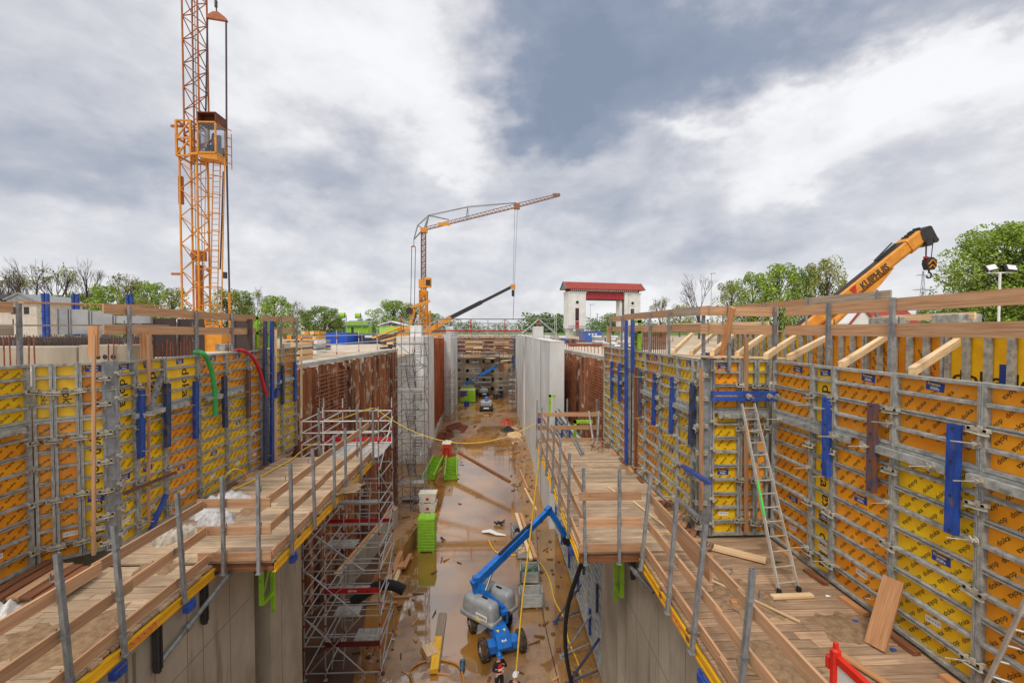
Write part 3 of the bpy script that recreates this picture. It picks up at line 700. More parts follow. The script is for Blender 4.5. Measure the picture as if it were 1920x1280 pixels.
# horizontal grey walings at the joint of lower and upper panels
def hwaling(p0, p1, label, nrm):
    o = board('waling', p0, p1, .09, .13, M_galv, label, 'waling', 'grey walings across the panel joint')
    for k in (.12, .88):
        inst('wedge_clamp', ME_TIE, o, ((Vector(p1) - Vector(p0)).length * k, -.05, 0))
zj = FZ0 + HB - .12
for lab, a, b in [('ladder corner', 10.7, 8.4), ('rusty waling', 8.1, 6.5), ('near end', 6.2, 4.6)]: hwaling((XRN - .06, a, zj), (XRN - .06, b, zj), f'grey horizontal waling by the {lab} of near right wall', (-1, 0, 0))
for lab, a, b in [('outer corner post', 11.5, 13.3), ('middle', 13.9, 15.6), ('far end', 18, 20.2)]: hwaling((XRL - .06, a, zj), (XRL - .06, b, zj), f'grey horizontal waling by the {lab} of long right wall', (-1, 0, 0))
for lab, a, b in [('corner post', 11.4, 13.4), ('green mesh hose', 14.2, 16.2), ('far end', 18, 20.2)]: hwaling((XLL + .06, a, zj), (XLL + .06, b, zj), f'grey horizontal waling by the {lab} of long left wall', (1, 0, 0))
hwaling((XLN + .06, 8.0, zj), (XLN + .06, 10.0, zj), 'grey horizontal waling on the near left wall', (1, 0, 0))
hwaling((5.75, 10.96, zj), (7.0, 10.96, zj), 'grey horizontal waling behind the ladder on the right step', (0, -1, 0))
# timber strips standing in the panel joints
def strip(px, py0, py1, loc_fn, label, w=.06, m=M_board):
    a, b = loc_fn(px, py0), loc_fn(px, py1); board('timber_strip', b, a, w, .06, m, label, 'timber strip', 'upright timber strips at the formwork', up=(.3, -1, 0))
strip(176, 628, 1040, lambda x, y_: PY(x, y_, 10.45), 'upright orange timber strip in front of the angled left step')
strip(279, 628, 975, lambda x, y_: PX(x, y_, XLL + .06), 'upright orange timber strip beside the left corner post walings')
strip(517, 618, 862, lambda x, y_: PX(x, y_, XLL + .06), 'upright pale timber strip right of the tall left walings', .09, M_pale)
strip(565, 655, 828, lambda x, y_: PX(x, y_, XLL + .06), 'upright pale timber at the far end of the left wall', .09, M_pale)
strip(1399, 632, 1000, lambda x, y_: PY(x, y_, 10.95), 'upright timber strip standing behind the ladder', .09)
strip(1315, 690, 955, lambda x, y_: PX(x, y_, XRL - .06), 'upright timber strip left of the right corner post', .08)
strip(1192, 690, 880, lambda x, y_: PX(x, y_, XRL - .07), 'upright dark timber right of the tall blue walings', .12, M_brownwood)
board('timber_strip', PY(1432, 975, 10.4), PY(1417, 868, 10.6), .09, .05, M_orangewood, 'short orange lath leaning behind the ladder', 'timber strip', up=(0, -1, 0))
# ------------------------------------------------------------------ second formwork row behind the right walls (seen over the top)
def backpanel(y0, y1, x, z0, z1, col, style, label):
    p = empty('formwork_shutter', (x, y1, z0), label, 'formwork panel', 'formwork behind the right wall', R(-90))
    L = y1 - y0; mb = MB(); n = max(3, round(L / .36))
    for k in range(n + 1): mb.box(max(0, L * k / n - .045), min(L, L * k / n + .045), 0, .10, 0, z1 - z0)
    mb.box(.05, L - .05, .02, .12, z1 - z0 - .06, z1 - z0 - .004); mb.box(.05, L - .05, .02, .12, 0.004, .06)
    mb.build('frame', M_galv, p)
    s = MB().box(.02, L - .02, .12, .14, .02, z1 - z0 - .02, 0); FR = Matrix.Rotation(R(90), 4, 'X')
    if style == 'big':
        for q in (.27, .76): text_on(s, 'doka', Matrix.Translation((L * q, .118, (z1 - z0) * .62)) @ FR, .30, 1, 2, .02, .95); text_on(s, 'doka', Matrix.Translation((L * (q + .1), .118, (z1 - z0) * .26)) @ FR, .11, 1, 1, .02, .34)
        s.box(L * .47, L * .56, .117, .1195, (z1 - z0) * .45, (z1 - z0) * .75, 2)
    else:
        for q in range(int(L / .3)):
            for r_ in range(9): text_on(s, 'doka', Matrix.Translation((.16 + q * .3, .118, .15 + r_ * .24)) @ FR @ Matrix.Rotation(R(-62), 4, 'Z'), .07, 1, 1, .02, .22)
    s.build('plywood_sheet', [M_yply if col == 'yellow' else M_oply, M_print, M_labelblue], p)
XB = 9.55
backpanel(4.2, 6.9, XB, 12.6, 15.22, 'yellow', 'big', 'yellow formwork panel with big black lettering behind right guard rail, nearest')
backpanel(6.95, 8.9, XB, 12.6, 15.2, 'yellow', 'big', 'yellow formwork panel with big lettering behind right guard rail, farther one')
backpanel(8.95, 10.9, XB, 12.6, 15.2, 'orange', 'small', 'orange ribbed formwork panel behind the diagonal props near orange crane boom')
backpanel(10.95, 12.9, XB, 12.6, 15.2, 'orange', 'small', 'second orange ribbed formwork panel behind the diagonal props')
backpanel(12.95, 15.6, XB, 12.6, 15.2, 'yellow', 'small', 'yellow ribbed formwork panel behind the ladder step guard rail')
backpanel(15.65, 18.4, XB, 12.6, 15.2, 'yellow', 'small', 'farthest yellow ribbed formwork panel behind right guard rail')
# grey panel edges lying on top of that row
for (px0, px1, py0, py1, Y, lab) in ((1668, 1706, 594, 608, 10, 'small grey steel box end above the orange back formwork'), (1800, 1842, 588, 606, 8.6, 'larger grey steel box end above the yellow back formwork')):
    a, b = PY(px0, py0, Y), PY(px1, py1, Y)
    tag(MB().cbox(a.x, b.x, Y, Y + .6, b.z - .1, a.z, .015).build('steel_box', M_galv), lab, 'steel box')
# diagonal timber props from the front formwork up to the back row
ytop = [(1710, 696, 1795, 640), (1577, 684, 1660, 632), (1479, 670, 1555, 630), (1436, 668, 1490, 632), (1382, 665, 1436, 626), (1335, 662, 1378, 626), (1296, 662, 1338, 626), (1262, 660, 1300, 624)]
for i, (a0, b0, a1, b1) in enumerate(ytop):
    X0 = XRN if a0 > 1450 else (6.2 if a0 > 1340 else XRL)
    p = PX(a0, b0, X0 + .12); q = PX(a1, b1, XB - .1)
    board('timber_prop', p, q, .10, .14, M_pale, f'pale diagonal timber prop, {ORD[i]} from the right frame edge', 'timber prop', 'diagonal timber props above the right wall')
# ------------------------------------------------------------------ timber walkways
def planks(mb, x0, x1, y0, y1, z, w=.20, jag=.03):
    y = y0; rnd = random.Random(int(abs(x0) * 100))
    while y < y1 - .05:
        ww = min(w + rnd.uniform(-.02, .03), y1 - y)
        a = x0 + rnd.uniform(-jag, jag) * .4; b = x1 + rnd.uniform(-jag, jag); dz = rnd.uniform(-.010, .004)
        cut = rnd.uniform(.35, .65) if x1 - x0 > 2.5 and rnd.random() < .55 else None
        if cut:
            c = x0 + (x1 - x0) * cut
            mb.box(a, c - .004, y, y + ww - .014, z - .05 + dz, z + dz); dz += rnd.uniform(-.006, .006); mb.box(c + .004, b, y, y + ww - .014, z - .05 + dz, z + dz)
        else: mb.box(a, b, y, y + ww - .014, z - .05 + dz, z + dz)
        y += ww
def walkway(label, areas, beams, xbeams, wall_x):
    mb = MB()
    for a in areas: planks(mb, *a)
    o = mb.build('timber_walkway', M_deck2 if wall_x > 0 else M_deck); tag(o, label, 'walkway', 'timber walkways along the formwork')
    for (x, ya, yb) in beams:
        # yellow timber I-beam along the edge
        L = yb - ya; e = MB().box(0, L, -.04, .04, .16, .20).box(0, L, -.04, .04, 0, .04).box(0, L, -.014, .014, .04, .16)
        inst('edge_beam', e.mesh('edge_beam', M_beam), o, mtx=frame((x, ya, DZ - .30), (x, yb, DZ - .30)))
    for y in xbeams[2]:
        e = MB().box(xbeams[0], xbeams[1], y - .05, y + .05, DZ - .27, DZ - .056); e.build('joist', M_brownwood, o)
    return o
rd1 = walkway('right timber walkway in front, beside the ladder and near formwork', [(3.52, 7.3, 1.6, 10.36, DZ), (5.3, 7.3, 10.37, 11.05, DZ)], [(3.53, 2, 10.3), (3.75, 2, 10.3), (6.9, 2, 10.3)], (3.5, 7.2, [2.5 + 1.3 * k for k in range(6)]), XR)
rd2 = walkway('wider far part of the right walkway above the blue lift', [(2.06, 5.42, 10.40, 21.0, DZ + .02)], [(2.08, 10.5, 20.9), (2.4, 10.5, 20.9), (5.2, 11.2, 20.9)], (2.06, 5.3, [10.5 + 1.3 * k for k in range(9)]), -1)
ld1 = walkway('left timber walkway in front, beside the near left formwork', [(-10.6, -6.5, 1.6, 10.28, DZ)], [(-6.5, 2, 7.7), (-6.5, 7.75, 10.25), (-10.0, 2, 10.2)], (-10.5, -6.5, [2.5 + 1.3 * k for k in range(6)]), XL)
ld2 = walkway('wider far part of the left walkway by the scaffold', [(-9.3, -5.18, 10.32, 18.8, DZ + .02)], [(-5.2, 10.4, 14.6), (-5.2, 14.65, 18.7), (-8.9, 11, 18.7)], (-9.2, -5.2, [10.45 + 1.3 * k for k in range(7)]), XL)
# dark hanging brackets, lime brackets in the gate slots, steel struts under the decks
def bracket(x, y, s, label):
    mb = MB(); mb.box(-.03, .03, -.03, .03, -.85, 0); mb.box(-.05, .05, -.07, -.03, -.85, 0); mb.box(-.05, .05, .03, .07, -.85, 0)
    mb.box(-.05, .05, -.03, .03, -.9, -.85); mb.tube((s * .0, -.12, -.7), (0, .12, -.7), .03, 8)
    o = mb.build('hanging_bracket', M_dark, None, (x, y, DZ - .3)); tag(o, label, 'bracket', 'dark brackets under the walkways')
bracket(-6.50, 8.55, -1, 'black hanging bracket nearest the camera on the left chamber wall')
bracket(-6.52, 9.95, 1, 'black hanging bracket below the corner of the left walkway')
bracket(3.66, 11.3, -1, 'black hanging bracket below the corner of the right walkway')
def strut(p0, p1, label):
    o = MB().tube(p0, p1, .05, 8).tube(Vector(p0).lerp(Vector(p1), .3), Vector(p0).lerp(Vector(p1), .36), .075, 8).build('adjustable_strut', M_galv2); tag(o, label, 'strut')
strut((-6.5, 8.6, 8.75), (-6.3, 10.7, 9.45), 'grey steel strut rising between the two black brackets on left wall')
strut((3.7, 9.9, 9.1), (3.0, 11.6, 9.55), 'grey steel strut under the right walkway corner')
def limebracket(x, y, z0, z1, label, long=0.0, s=1):
    mb = MB(); w = .62
    mb.box(-.05, .05, -w / 2 - .04, -w / 2 + .04, z0 - z1, 0); mb.box(-.05, .05, w / 2 - .04, w / 2 + .04, z0 - z1 - long, 0)
    for z in (0, -.75, z0 - z1 + .06): mb.box(-.045, .045, -w / 2 + .04, w / 2 - .04, z - .11, z - .005)
    mb.bar((0, -w / 2, z0 - z1 + .1), (0, w / 2, -.8), .03, .05)
    o = mb.build('lime_bracket', M_lime, None, (x, y, z1)); tag(o, label, 'bracket', 'lime green steel brackets')
limebracket(3.62, 12.45, 7.6, 9.5, 'lime green bracket hanging in the gate slot below right walkway', .5)
limebracket(-6.45, 12.5, 7.6, 9.5, 'lime green bracket hanging in the gate slot below left walkway', .6)
# blue hangers below the yellow beams
hm = MB().box(-.06, .06, -.12, .12, -.09, .05).box(-.02, .02, -.16, .16, .05, .09).tube((-.07, 0, -.04), (.07, 0, -.04), .05, 8).mesh('beam_hanger', M_blue)
for i, (x, y, lab) in enumerate([(-6.4, 7.55, 'left walkway near the red mark'), (-6.4, 9.3, 'left walkway near the corner boards'), (3.45, 6.95, 'right walkway between the nearest posts'), (3.45, 5.7, 'right walkway beside the nearest post'), (2.02, 11.3, 'far right walkway corner'), (-5.12, 11.2, 'far left walkway corner')]):
    tag(inst('beam_hanger', hm, None, (x, y, DZ - .38)), f'small blue beam hanger under the {lab}', 'hanger', 'blue beam hangers')
# sprayed marks on the edge beams
M_spray = mat('red_spray', lin(226, 92, 84), lin(238, 140, 96), 14, rough=.8)
for x, y0, y1, s in ((-6.448, 7.85, 8.5, 1), (3.476, 7.9, 8.7, -1)):
    q = MB()
    for k in range(5):
        a = y0 + (y1 - y0) * k / 5; q.bar((x, a, DZ - .24), (x, a + .13, DZ - .13), .004, .02); q.bar((x, a + .05, DZ - .13), (x, a + .12, DZ - .25), .004, .02)
    q.build('paint_mark', M_spray, ld1 if s > 0 else rd1)
tx = MB(); text_on(tx, 'doka', Matrix.Translation((3.484, 5.1, DZ - .2)) @ Matrix.Rotation(R(-90), 4, 'Z') @ Matrix.Rotation(R(90), 4, 'X'), .10, 0, 2, .015); tx.build('beam_lettering', M_print, rd1)
# ------------------------------------------------------------------ railing posts (square hollow section with a hooked board carrier)
def post_mesh(h, hooks, lean=0):
    mb = MB(); t = .035
    mb.box(-t, t, -t, -t + .008, 0, h); mb.box(-t, t, t - .008, t, 0, h); mb.box(-t, -t + .008, -t + .008, t - .008, 0, h); mb.box(t - .008, t, -t + .008, t - .008, 0, h)
    for z in hooks:
        mb.box(-.012, .012, t, t + .10, z, z + .012); mb.box(-.012, .012, t + .088, t + .10, z + .012, z + .13)
        mb.box(-t - .004, t + .004, -t - .004, t + .004, z - .03, z + .02)
    mb.box(-t - .02, t + .02, -t - .02, t + .02, -.02, .0)
    return mb.mesh('railing_post', M_galv2)
ME_POST = post_mesh(2.28, (.35, 1.0, 1.85))
def post(x, y, side, label, lean=4.5, z=DZ - .22, me=None, rz=None, group='galvanised railing posts of the walkways'):
    # side: -1 boards lie on the -X side, +1 on the +X side
    rz = (R(-90) if side > 0 else R(90)) if rz is None else rz
    o = inst('railing_post', me or ME_POST, None, (x, y, z), (0, 0, rz))
    o.rotation_euler = Euler((R(-lean + random.uniform(-.8, .8)), R(random.uniform(-.7, .7)), rz))
    tag(o, label, 'railing post', group); return o
for i, y in enumerate([5.93, 7.37, 8.44, 10.02]): post(3.44, y, 1, f'grey railing post on the near right walkway edge, {ORD[i]} from the camera', 5.0)
for i, y in enumerate([11.7, 13.4, 15.0, 16.8, 18.8, 20.7]): post(2.0, y, 1, f'grey railing post on the far right walkway edge, {ORD[i]} past the corner', 1.5)
for x, lab in ((2.18, 'left'), (3.0, 'right')): post(x, 10.3, 1, f'grey railing post on the right walkway corner end, {lab} one', 3.0 if lab == 'left' else 0, rz=0)
for x, lab in ((3.55, 'left'), (5.02, 'right')): post(x, 21.1, 1, f'grey railing post at the far end board of right walkway, {lab} one', 0, rz=R(180))
for i, y in enumerate([6.77, 7.72, 9.19]): post(-6.42, y, -1, f'grey railing post on the near left walkway edge, {ORD[i]} from the camera', 4.0 - i)
for i, y in enumerate([11.1, 12.5, 14.05, 15.1, 16.85, 18.5]): post(-5.1, y, -1, f'grey railing post on the far left walkway edge, {ORD[i]} past the corner', .6)
for x, lab in ((-6.25, 'left'), (-5.46, 'right')): post(x, 10.22, -1, f'grey railing post on the left walkway corner end, {lab} one', 0, rz=0)
for x, lab in ((-7.5, 'left'), (-5.9, 'right')): post(x, 18.95, 1, f'grey railing post at the far end of left walkway, {lab} one', 0, rz=R(180))
# guard boards
def rail(p0, p1, label, m=M_board, h=.20, w=.045, name='guard_board', group='timber guard boards', cat='board'):
    return board(name, p0, p1, w, h, m, label, cat, group)
def edge(side, xs, y0, y1, where, splits):
    # toe, middle and top boards along an edge, split into lengths
    for lv, z, dx in (('toe', DZ + .13, 0), ('middle', DZ + .76, .05), ('top', DZ + 1.40, .10)):
        ys = [y0] + [s + {'toe': 0, 'middle': .25, 'top': -.3}[lv] for s in splits] + [y1]
        for k, (a, b) in enumerate(zip(ys, ys[1:])):
            x = xs + side * (dx + .028 * (k % 2)); zz = z + .012 * (k % 2)
            nm = f' {ORD[k]} length from the camera' if splits else ''
            rail((x, a, zz), (x + side * .0, b + (.12 if k < len(ys) - 2 else 0), zz + random.uniform(-.01, .01)), f'{lv} guard board on the {where}{"," + nm if nm else ""}')
edge(1, 3.58, 2.0, 10.32, 'near right walkway edge', [6.55])
edge(1, 2.12, 10.42, 20.9, 'far right walkway edge', [14.2, 17.6])
edge(-1, -6.56, 2.0, 10.2, 'near left walkway edge', [7.75])
edge(-1, -5.24, 10.4, 18.7, 'far left walkway edge', [13.3, 15.9])
for lv, z in (('toe', .15), ('middle', .76), ('top', 1.40)):
    rail((2.03, 10.36, DZ + z), (3.55, 10.36, DZ + z), f'{lv} board closing the corner of the right walkway')
    rail((-6.86, 10.28, DZ + z), (-5.2, 10.28, DZ + z), f'{lv} board closing the corner of the left walkway')
    rail((2.1, 21.0, DZ + z - .08), (5.2, 21.0, DZ + z - .08), f'{lv} board closing the far end of right walkway')
# wet brown plank box of offcuts between right walkway and formwork
board('guard_board', PZ(1228, 950, DZ + .55), PZ(1333, 1080, DZ + .55), .05, .28, M_board, 'brown timber side board of the offcut trough on right walkway')
# ------------------------------------------------------------------ guard rail on top of the formwork
ME_TPOST = post_mesh(1.6, (.65, 1.12))
def tpost(x, y, side, label, z=FZ1 - .25, rz=None): return post(x, y, side, label, 0, z, ME_TPOST, rz, 'guard rail posts on top of the formwork')
for i, y in enumerate([7.80, 9.33]): tpost(XRN + .20, y, 1, f'grey guard rail post on top of near right formwork, {ORD[i + 0]} from the camera')
for i, x in enumerate([7.22, 6.02]): tpost(x, 10.98, 1, f'grey guard rail post above the ladder step, {["right", "left"][i]} one', rz=R(180))
for i, y in enumerate([11.2, 13.46, 15.2, 18.6, 20.4]): tpost(XRL + .12, y, 1, f'grey guard rail post on the long right formwork, {ORD[i]} from the step')
for lv, z in (('upper', 15.67), ('lower', 15.20)):
    h_ = .24
    rail((XRN + .27, 3.2, z + .02), (XRN + .27, 7.85, z), f'{lv} guard board on near right formwork, length nearest the camera', h=h_)
    rail((XRN + .28, 7.86, z), (XRN + .25, 10.8, z), f'{lv} guard board on near right formwork, length next to ladder step', h=h_)
    rail((5.3, 11.08, z + .03), (7.35, 11.08, z), f'{lv} guard board above the ladder step', h=h_)
    rail((XRL + .19, 11.0, z + .04), (XRL + .19, 13.3, z + .06), f'{lv} guard board on long right formwork, nearest length', M_boardgrey if lv == 'upper' else M_board, h=h_)
    rail((XRL + .22, 13.0, z + .06), (XRL + .19, 18.4, z + .08), f'{lv} guard board on long right formwork, middle length', h=h_)
    rail((XRL + .22, 18.2, z + .05), (XRL + .22, 21.0, z + .05), f'{lv} guard board on long right formwork, farthest length', h=h_)
board('timber_brace', PX(1352, 672, XRL + .6), PX(1374, 576, XRL + .6), .06, .2, M_orangewood, 'slanted orange board standing behind the right guard rail near ladder', 'board', up=(0, 1, 0))
board('timber_post', PX(1142, 643, XRL + .2), PX(1142, 612, XRL + .2), .2, .06, M_orangewood, 'short upright timber at far end of right guard rail', 'timber post', up=(0, 1, 0))
board('lath', PX(1262, 664, XRL + .1), PX(1345, 670, XRL + .1), .2, .04, M_pale, 'flat pale plank lying on top of long right formwork', 'plank')
board('lath', PY(1340, 668, 11.1), PY(1492, 672, 11.1), .16, .045, M_pale, 'flat pale plank lying on top of the ladder step', 'plank')
# guard rail on the back formwork
rail((XB + .2, 10.4, 16.08), (XB + .2, 13.3, 16.1), 'weathered grey upper board on the back formwork below the crane boom', M_boardgrey, .22)
rail((XB + .23, 13.25, 16.08), (XB + .23, 19.5, 16.1), 'long upper board on the back formwork beyond the crane boom', M_board, .22)
rail((XB + .2, 8.5, 15.5), (XB + .2, 10.9, 15.5), 'pale lower board on the back formwork by the grey boxes', M_pale, .14)
rail((XB + .2, 15.2, 15.45), (XB + .2, 24, 15.5), 'long pale lower board on the back formwork', M_pale, .14)
for i, y in enumerate([10.7, 13.2, 15.4, 18.2]): tpost(XB + .12, y, 1, f'thin grey guard rail post on the back formwork, {ORD[i]} from the right', 14.62).scale = (.6, .6, 1)
# left guard rail
for i, y in enumerate([11.55, 14.1, 15.96, 19.5, 21.0]): tpost(XLL - .12, y, -1, f'grey guard rail post on the long left formwork, {ORD[i]} from the step')
tpost(XLN - .15, 10.15, -1, 'grey guard rail post standing behind the near left formwork')
for lv, z in (('upper', 15.68), ('lower', 15.18)):
    rail((XLL - .19, 10.9, z + .04), (XLL - .19, 14.2, z), f'{lv} guard board on long left formwork, nearest length', h=.24)
    rail((XLL - .21, 14.0, z), (XLL - .19, 17.6, z - .02), f'{lv} guard board on long left formwork, middle length', h=.24)
    rail((XLL - .22, 18.1, z), (XLL - .22, 21.2, z), f'{lv} guard board on long left formwork, farthest length', h=.24)
    rail((XLN - .23, 6.5, z + .02), (XLN - .23, 10.1, z + .02), f'{lv} guard board above near left formwork at frame edge', M_board if lv == 'upper' else M_boardgrey, h=.24)
board('plank', PX(40, 567, XLN - .3), PX(305, 573.5, XLL - .5), .22, .035, M_orangewood, 'thin flat plank laid on the upper left guard boards', 'plank')
board('plank', PX(40, 610, XLN - .3), PX(312, 609.5, XLL - .5), .22, .035, M_boardgrey, 'thin flat plank laid on the lower left guard boards', 'plank')
board('timber_post', PY(176, 668, 10.6), PY(176, 611, 10.6), .2, .07, M_orangewood, 'thick orange timber upright behind angled left step', 'timber post', up=(0, -1, 0))
board('timber_post', PX(275, 690, XLL - .1), PX(273, 624, XLL - .1), .24, .06, M_orangewood, 'thick orange timber upright under the left guard rail by the dark boards', 'timber post', up=(1, -1, 0))
# lime bracket heads standing up at the tall walings
for px0, px1, py0, py1, X, lab in ((1187, 1200, 601, 620, XRL + .3, 'right'), (479, 503, 594, 622, XLL - .3, 'left')):
    a, b = PX(px0, py0, X), PX(px1, py1, X); ya, yb = min(a.y, b.y), max(a.y, b.y)
    q = MB().box(X - .05, X + .05, ya, ya + .12, FZ1, a.z).box(X - .05, X + .05, yb - .12, yb, FZ1, a.z).box(X - .05, X + .05, ya, yb, a.z - .1, a.z + .01).box(X - .05, X + .05, ya, yb, b.z - .1, b.z)
    tag(q.build('lime_bracket', M_lime), f'lime green bracket head above the tall walings on {lab} wall', 'bracket')
    z0 = FZ1 - .02
    panel(.95, 1.0, 'yellow', 'small', (X - .0, (ya if X > 0 else ya) + (1.0 if X > 0 else -.1), z0 - .2), R(-90) if X > 0 else R(90), f'small raised yellow panel piece beside the tall walings on {lab} wall', clamps=False, stick=False, tie=False)
# ------------------------------------------------------------------ machines on the chamber floor
def rbox(mb, x0, x1, y0, y1, z0, z1, r, mi=0, seg=3, mtx=None, smooth=True, taper=0.0):
    bm = bmesh.new(); bmesh.ops.create_cube(bm, size=1.0)
    for v in bm.verts:
        k = 1 - taper if v.co.z > 0 else 1
        v.co = Vector(((x0 + x1) / 2 + v.co.x * (x1 - x0) * k, (y0 + y1) / 2 + v.co.y * (y1 - y0) * k, (z0 + z1) / 2 + v.co.z * (z1 - z0)))
    bmesh.ops.bevel(bm, geom=bm.edges[:], offset=r, segments=seg, profile=.6, affect='EDGES')
    bm.verts.index_update(); vs = [tuple(v.co) for v in bm.verts]; fs = [tuple(v.index for v in f.verts) for f in bm.faces]; bm.free()
    mb.add(vs, fs, mi, smooth, mtx)
M_lift = mat('lift_blue', lin(26, 118, 204), lin(18, 92, 170), 3, rough=.38)
M_hood = mat('hood_grey', lin(164, 166, 166), lin(140, 142, 142), 2.5, rough=.35, c3=lin(176, 160, 132), s3=2.0, lo3=.6, hi3=.75)
M_chrome = mat('cylinder_steel', lin(190, 190, 188), rough=.25, metal=.8)
M_tyre = mat('muddy_tyre', lin(40, 38, 36), lin(96, 74, 52), 5, rough=.9, bump=.3)
def wheel(parent, x, y, r, w, side):
    t = MB(); n = 28
    prof = [(-w / 2 + .03, r * .62), (-w / 2, r * .80), (-w / 2 + .03, r * .95), (-w / 2 + .09, r), (w / 2 - .09, r), (w / 2 - .03, r * .95), (w / 2, r * .80), (w / 2 - .03, r * .62)]
    vs = []; fs = []; m = len(prof)
    for k in range(n):
        a = 2 * math.pi * k / n
        for (yy, rr) in prof: vs.append((rr * math.cos(a), yy, rr * math.sin(a)))
    for k in range(n):
        for j in range(m - 1): fs.append((k * m + j, k * m + j + 1, ((k + 1) % n) * m + j + 1, ((k + 1) % n) * m + j))
    t.add(vs, fs, 0, True)
    for k in range(14):          # tread lugs
        for s in (-1, 1):
            M = Matrix.Rotation(2 * math.pi * (k + .25 * s) / 14, 4, 'Y') @ Matrix.Translation((r, 0, 0)) @ Matrix.Rotation(s * .5, 4, 'X')
            t.box(-.02, .035, .0 if s > 0 else -w * .46, w * .46 if s > 0 else 0, -.022, .022, 0, M)
    o = t.build('wheel', M_tyre, parent, (x, y, r))
    rim = MB().tube((0, side * (w / 2 - .12), 0), (0, side * (w / 2 - .07), 0), r * .62, 18).tube((0, side * (w / 2 - .07), 0), (0, side * (w / 2 + .0), 0), r * .22, 10)
    rim.build('rim', mat('rim_white', lin(206, 204, 196), lin(150, 128, 100), 6, rough=.5), o); return o
def boomlift(loc, rz, trz, elbow, tip, jibend, label):
    L = empty('boom_lift', loc, label, 'boom lift', None, rz)
    c = MB(); c.box(-1.25, 1.0, -.36, .36, .42, .80)
    c.prism([(.9, .36), (1.36, .40), (1.46, .60), (1.02, 1.02), (.2, 1.02), (.2, .4)], -.34, .34)
    c.box(-1.2, -.85, -.8, .8, .36, .62); c.prism([(.80, .32), (1.28, .32), (1.28, .66), (.80, .72)], -.82, -.34); c.prism([(.80, .32), (1.28, .32), (1.28, .66), (.80, .72)], .34, .82)
    ch = c.build('chassis', M_lift, L); fixnormals(ch)
    mk = MB(); Mf = Matrix.Translation((1.17, 0, .835)) @ Matrix.Rotation(R(90), 4, 'Z') @ Matrix.Rotation(R(41), 4, 'X')
    text_on(mk, '4x4', Matrix.Translation((.02, 0, -.00)) @ Matrix.Translation((1.252, 0, .822)) @ Matrix.Rotation(R(90), 4, 'Z') @ Matrix.Rotation(R(43), 4, 'X'), .12, 0, 2, .02)
    for s in (-.16, .16): mk.add([(.76, s - .08, 1.026), (.76, s + .08, 1.026), (.95, s, 1.026)], [(0, 1, 2)], 1)
    mk.build('marking', [M_label, M_labelyel], ch)
    for x, y, s in ((1.02, -.93, -1), (1.02, .93, 1), (-1.02, -.93, -1), (-1.02, .93, 1)): wheel(L, x, y, .45, .36, s)
    Mt = Matrix.Translation((-.72, 0, 0)) @ Matrix.Rotation(trz, 4, 'Z')
    for s, nm in ((-1, 'hood'), (1, 'hood')):
        h = MB(); rbox(h, -1.2, .9, s * .24 if s > 0 else -1.02, 1.02 if s > 0 else -.24, .98, 1.95, .28, 0, 4, Mt, True, .10)
        rbox(h, -1.23, .93, s * .22 if s > 0 else -1.05, 1.05 if s > 0 else -.22, .92, 1.2, .10, 0, 2, Mt)
        hd_ = h.build(nm, M_hood, L)
        d = MB(); d.cbox(-.15, .2, s * .55 - .06, s * .55 + .06, 1.93, 2.0, .02, 0, Mt); d.build('grip', M_black, hd_)
    lb = MB(); FR = Mt @ Matrix.Translation((.25, -1.07, 1.32)) @ Matrix.Rotation(R(90), 4, 'X')
    lb.box(-.36, .36, -.13, .13, -.03, .004, 0, FR); text_on(lb, 'GUNCO', FR @ Matrix.Translation((.05, 0, .007)), .13, 1, 2, .03, .50)
    lb.add([(-.33, -.02, .007), (-.24, .09, .007), (-.27, .0, .007), (-.22, .02, .007), (-.31, -.09, .007), (-.28, -.01, .007)], [(0, 2, 1), (5, 4, 3), (0, 5, 2), (5, 3, 2)], 1, False, FR)
    lb.box(-.34, -.05, -.24, -.15, -.03, .004, 2, FR)
    lb.build('name_plate', [M_label, mat('plate_navy', lin(36, 34, 84), rough=.5), M_labelyel], L)
    tt = MB(); tt.tube((-.62, 0, .78), (-.62, 0, .98), .55, 20); tt.box(-1.1, 1.0, -.24, .24, .98, 1.25, 0, Mt)
    tt.build('turntable', M_dark, L)
    inv = (Matrix.Translation(loc) @ Matrix.Rotation(rz, 4, 'Z')).inverted()
    E_, T_, J_ = inv @ Vector(elbow), inv @ Vector(tip), inv @ Vector(jibend)
    B_ = Mt @ Vector((.75, 0, 1.15))
    r = MB(); r.bar(B_, E_, .24, .24); r.bar(B_ + Vector((0, 0, .34)), E_ - Vector((0, 0, .12)) , .16, .10); r.bar(E_ - Vector((0, 0, .55)), E_ + Vector((0, 0, .28)), .34, .34, 0, (1, 0, 0)); r.bar(B_ - Vector((0, 0, .35)), B_ + Vector((0, 0, .25)), .34, .5, 0, (1, 0, 0))
    r.build('riser', M_lift, L)
    d = (T_ - E_).normalized(); side = d.cross(Vector((0, 0, 1))).normalized()
    mid = E_.lerp(T_, .66)
    b = MB(); b.bar(E_ - d * .25, mid, .34, .40); b.bar(mid - d * .2, mid + d * .02, .38, .44)
    bo = b.build('boom', M_lift, L)
    MB().bar(mid, T_, .25, .30).bar(T_ - d * .25, T_ + d * .12, .30, .42).build('inner_boom', M_lift, bo)
    MB().bar(mid - d * 2.2 + Vector((0, 0, .24)), mid + d * .3 + Vector((0, 0, .24)), .16, .08).build('cable_track', M_black, bo)
    MB().bar(mid - d * 2.3 + side * -.22, mid - d * .7 + side * -.22, .05, .12).build('hose_cover', M_chrome, bo)
    fx = MB(); q = frame(mid - d * 1.55 - side * .176, mid - d * .3 - side * .176)
    text_on(fx, 'GUNCO', q @ Matrix.Translation((.6, -.03, 0)) @ Matrix.Rotation(R(90), 4, 'X'), .12, 0, 2, .02); fx.build('boom_lettering', M_label, bo)
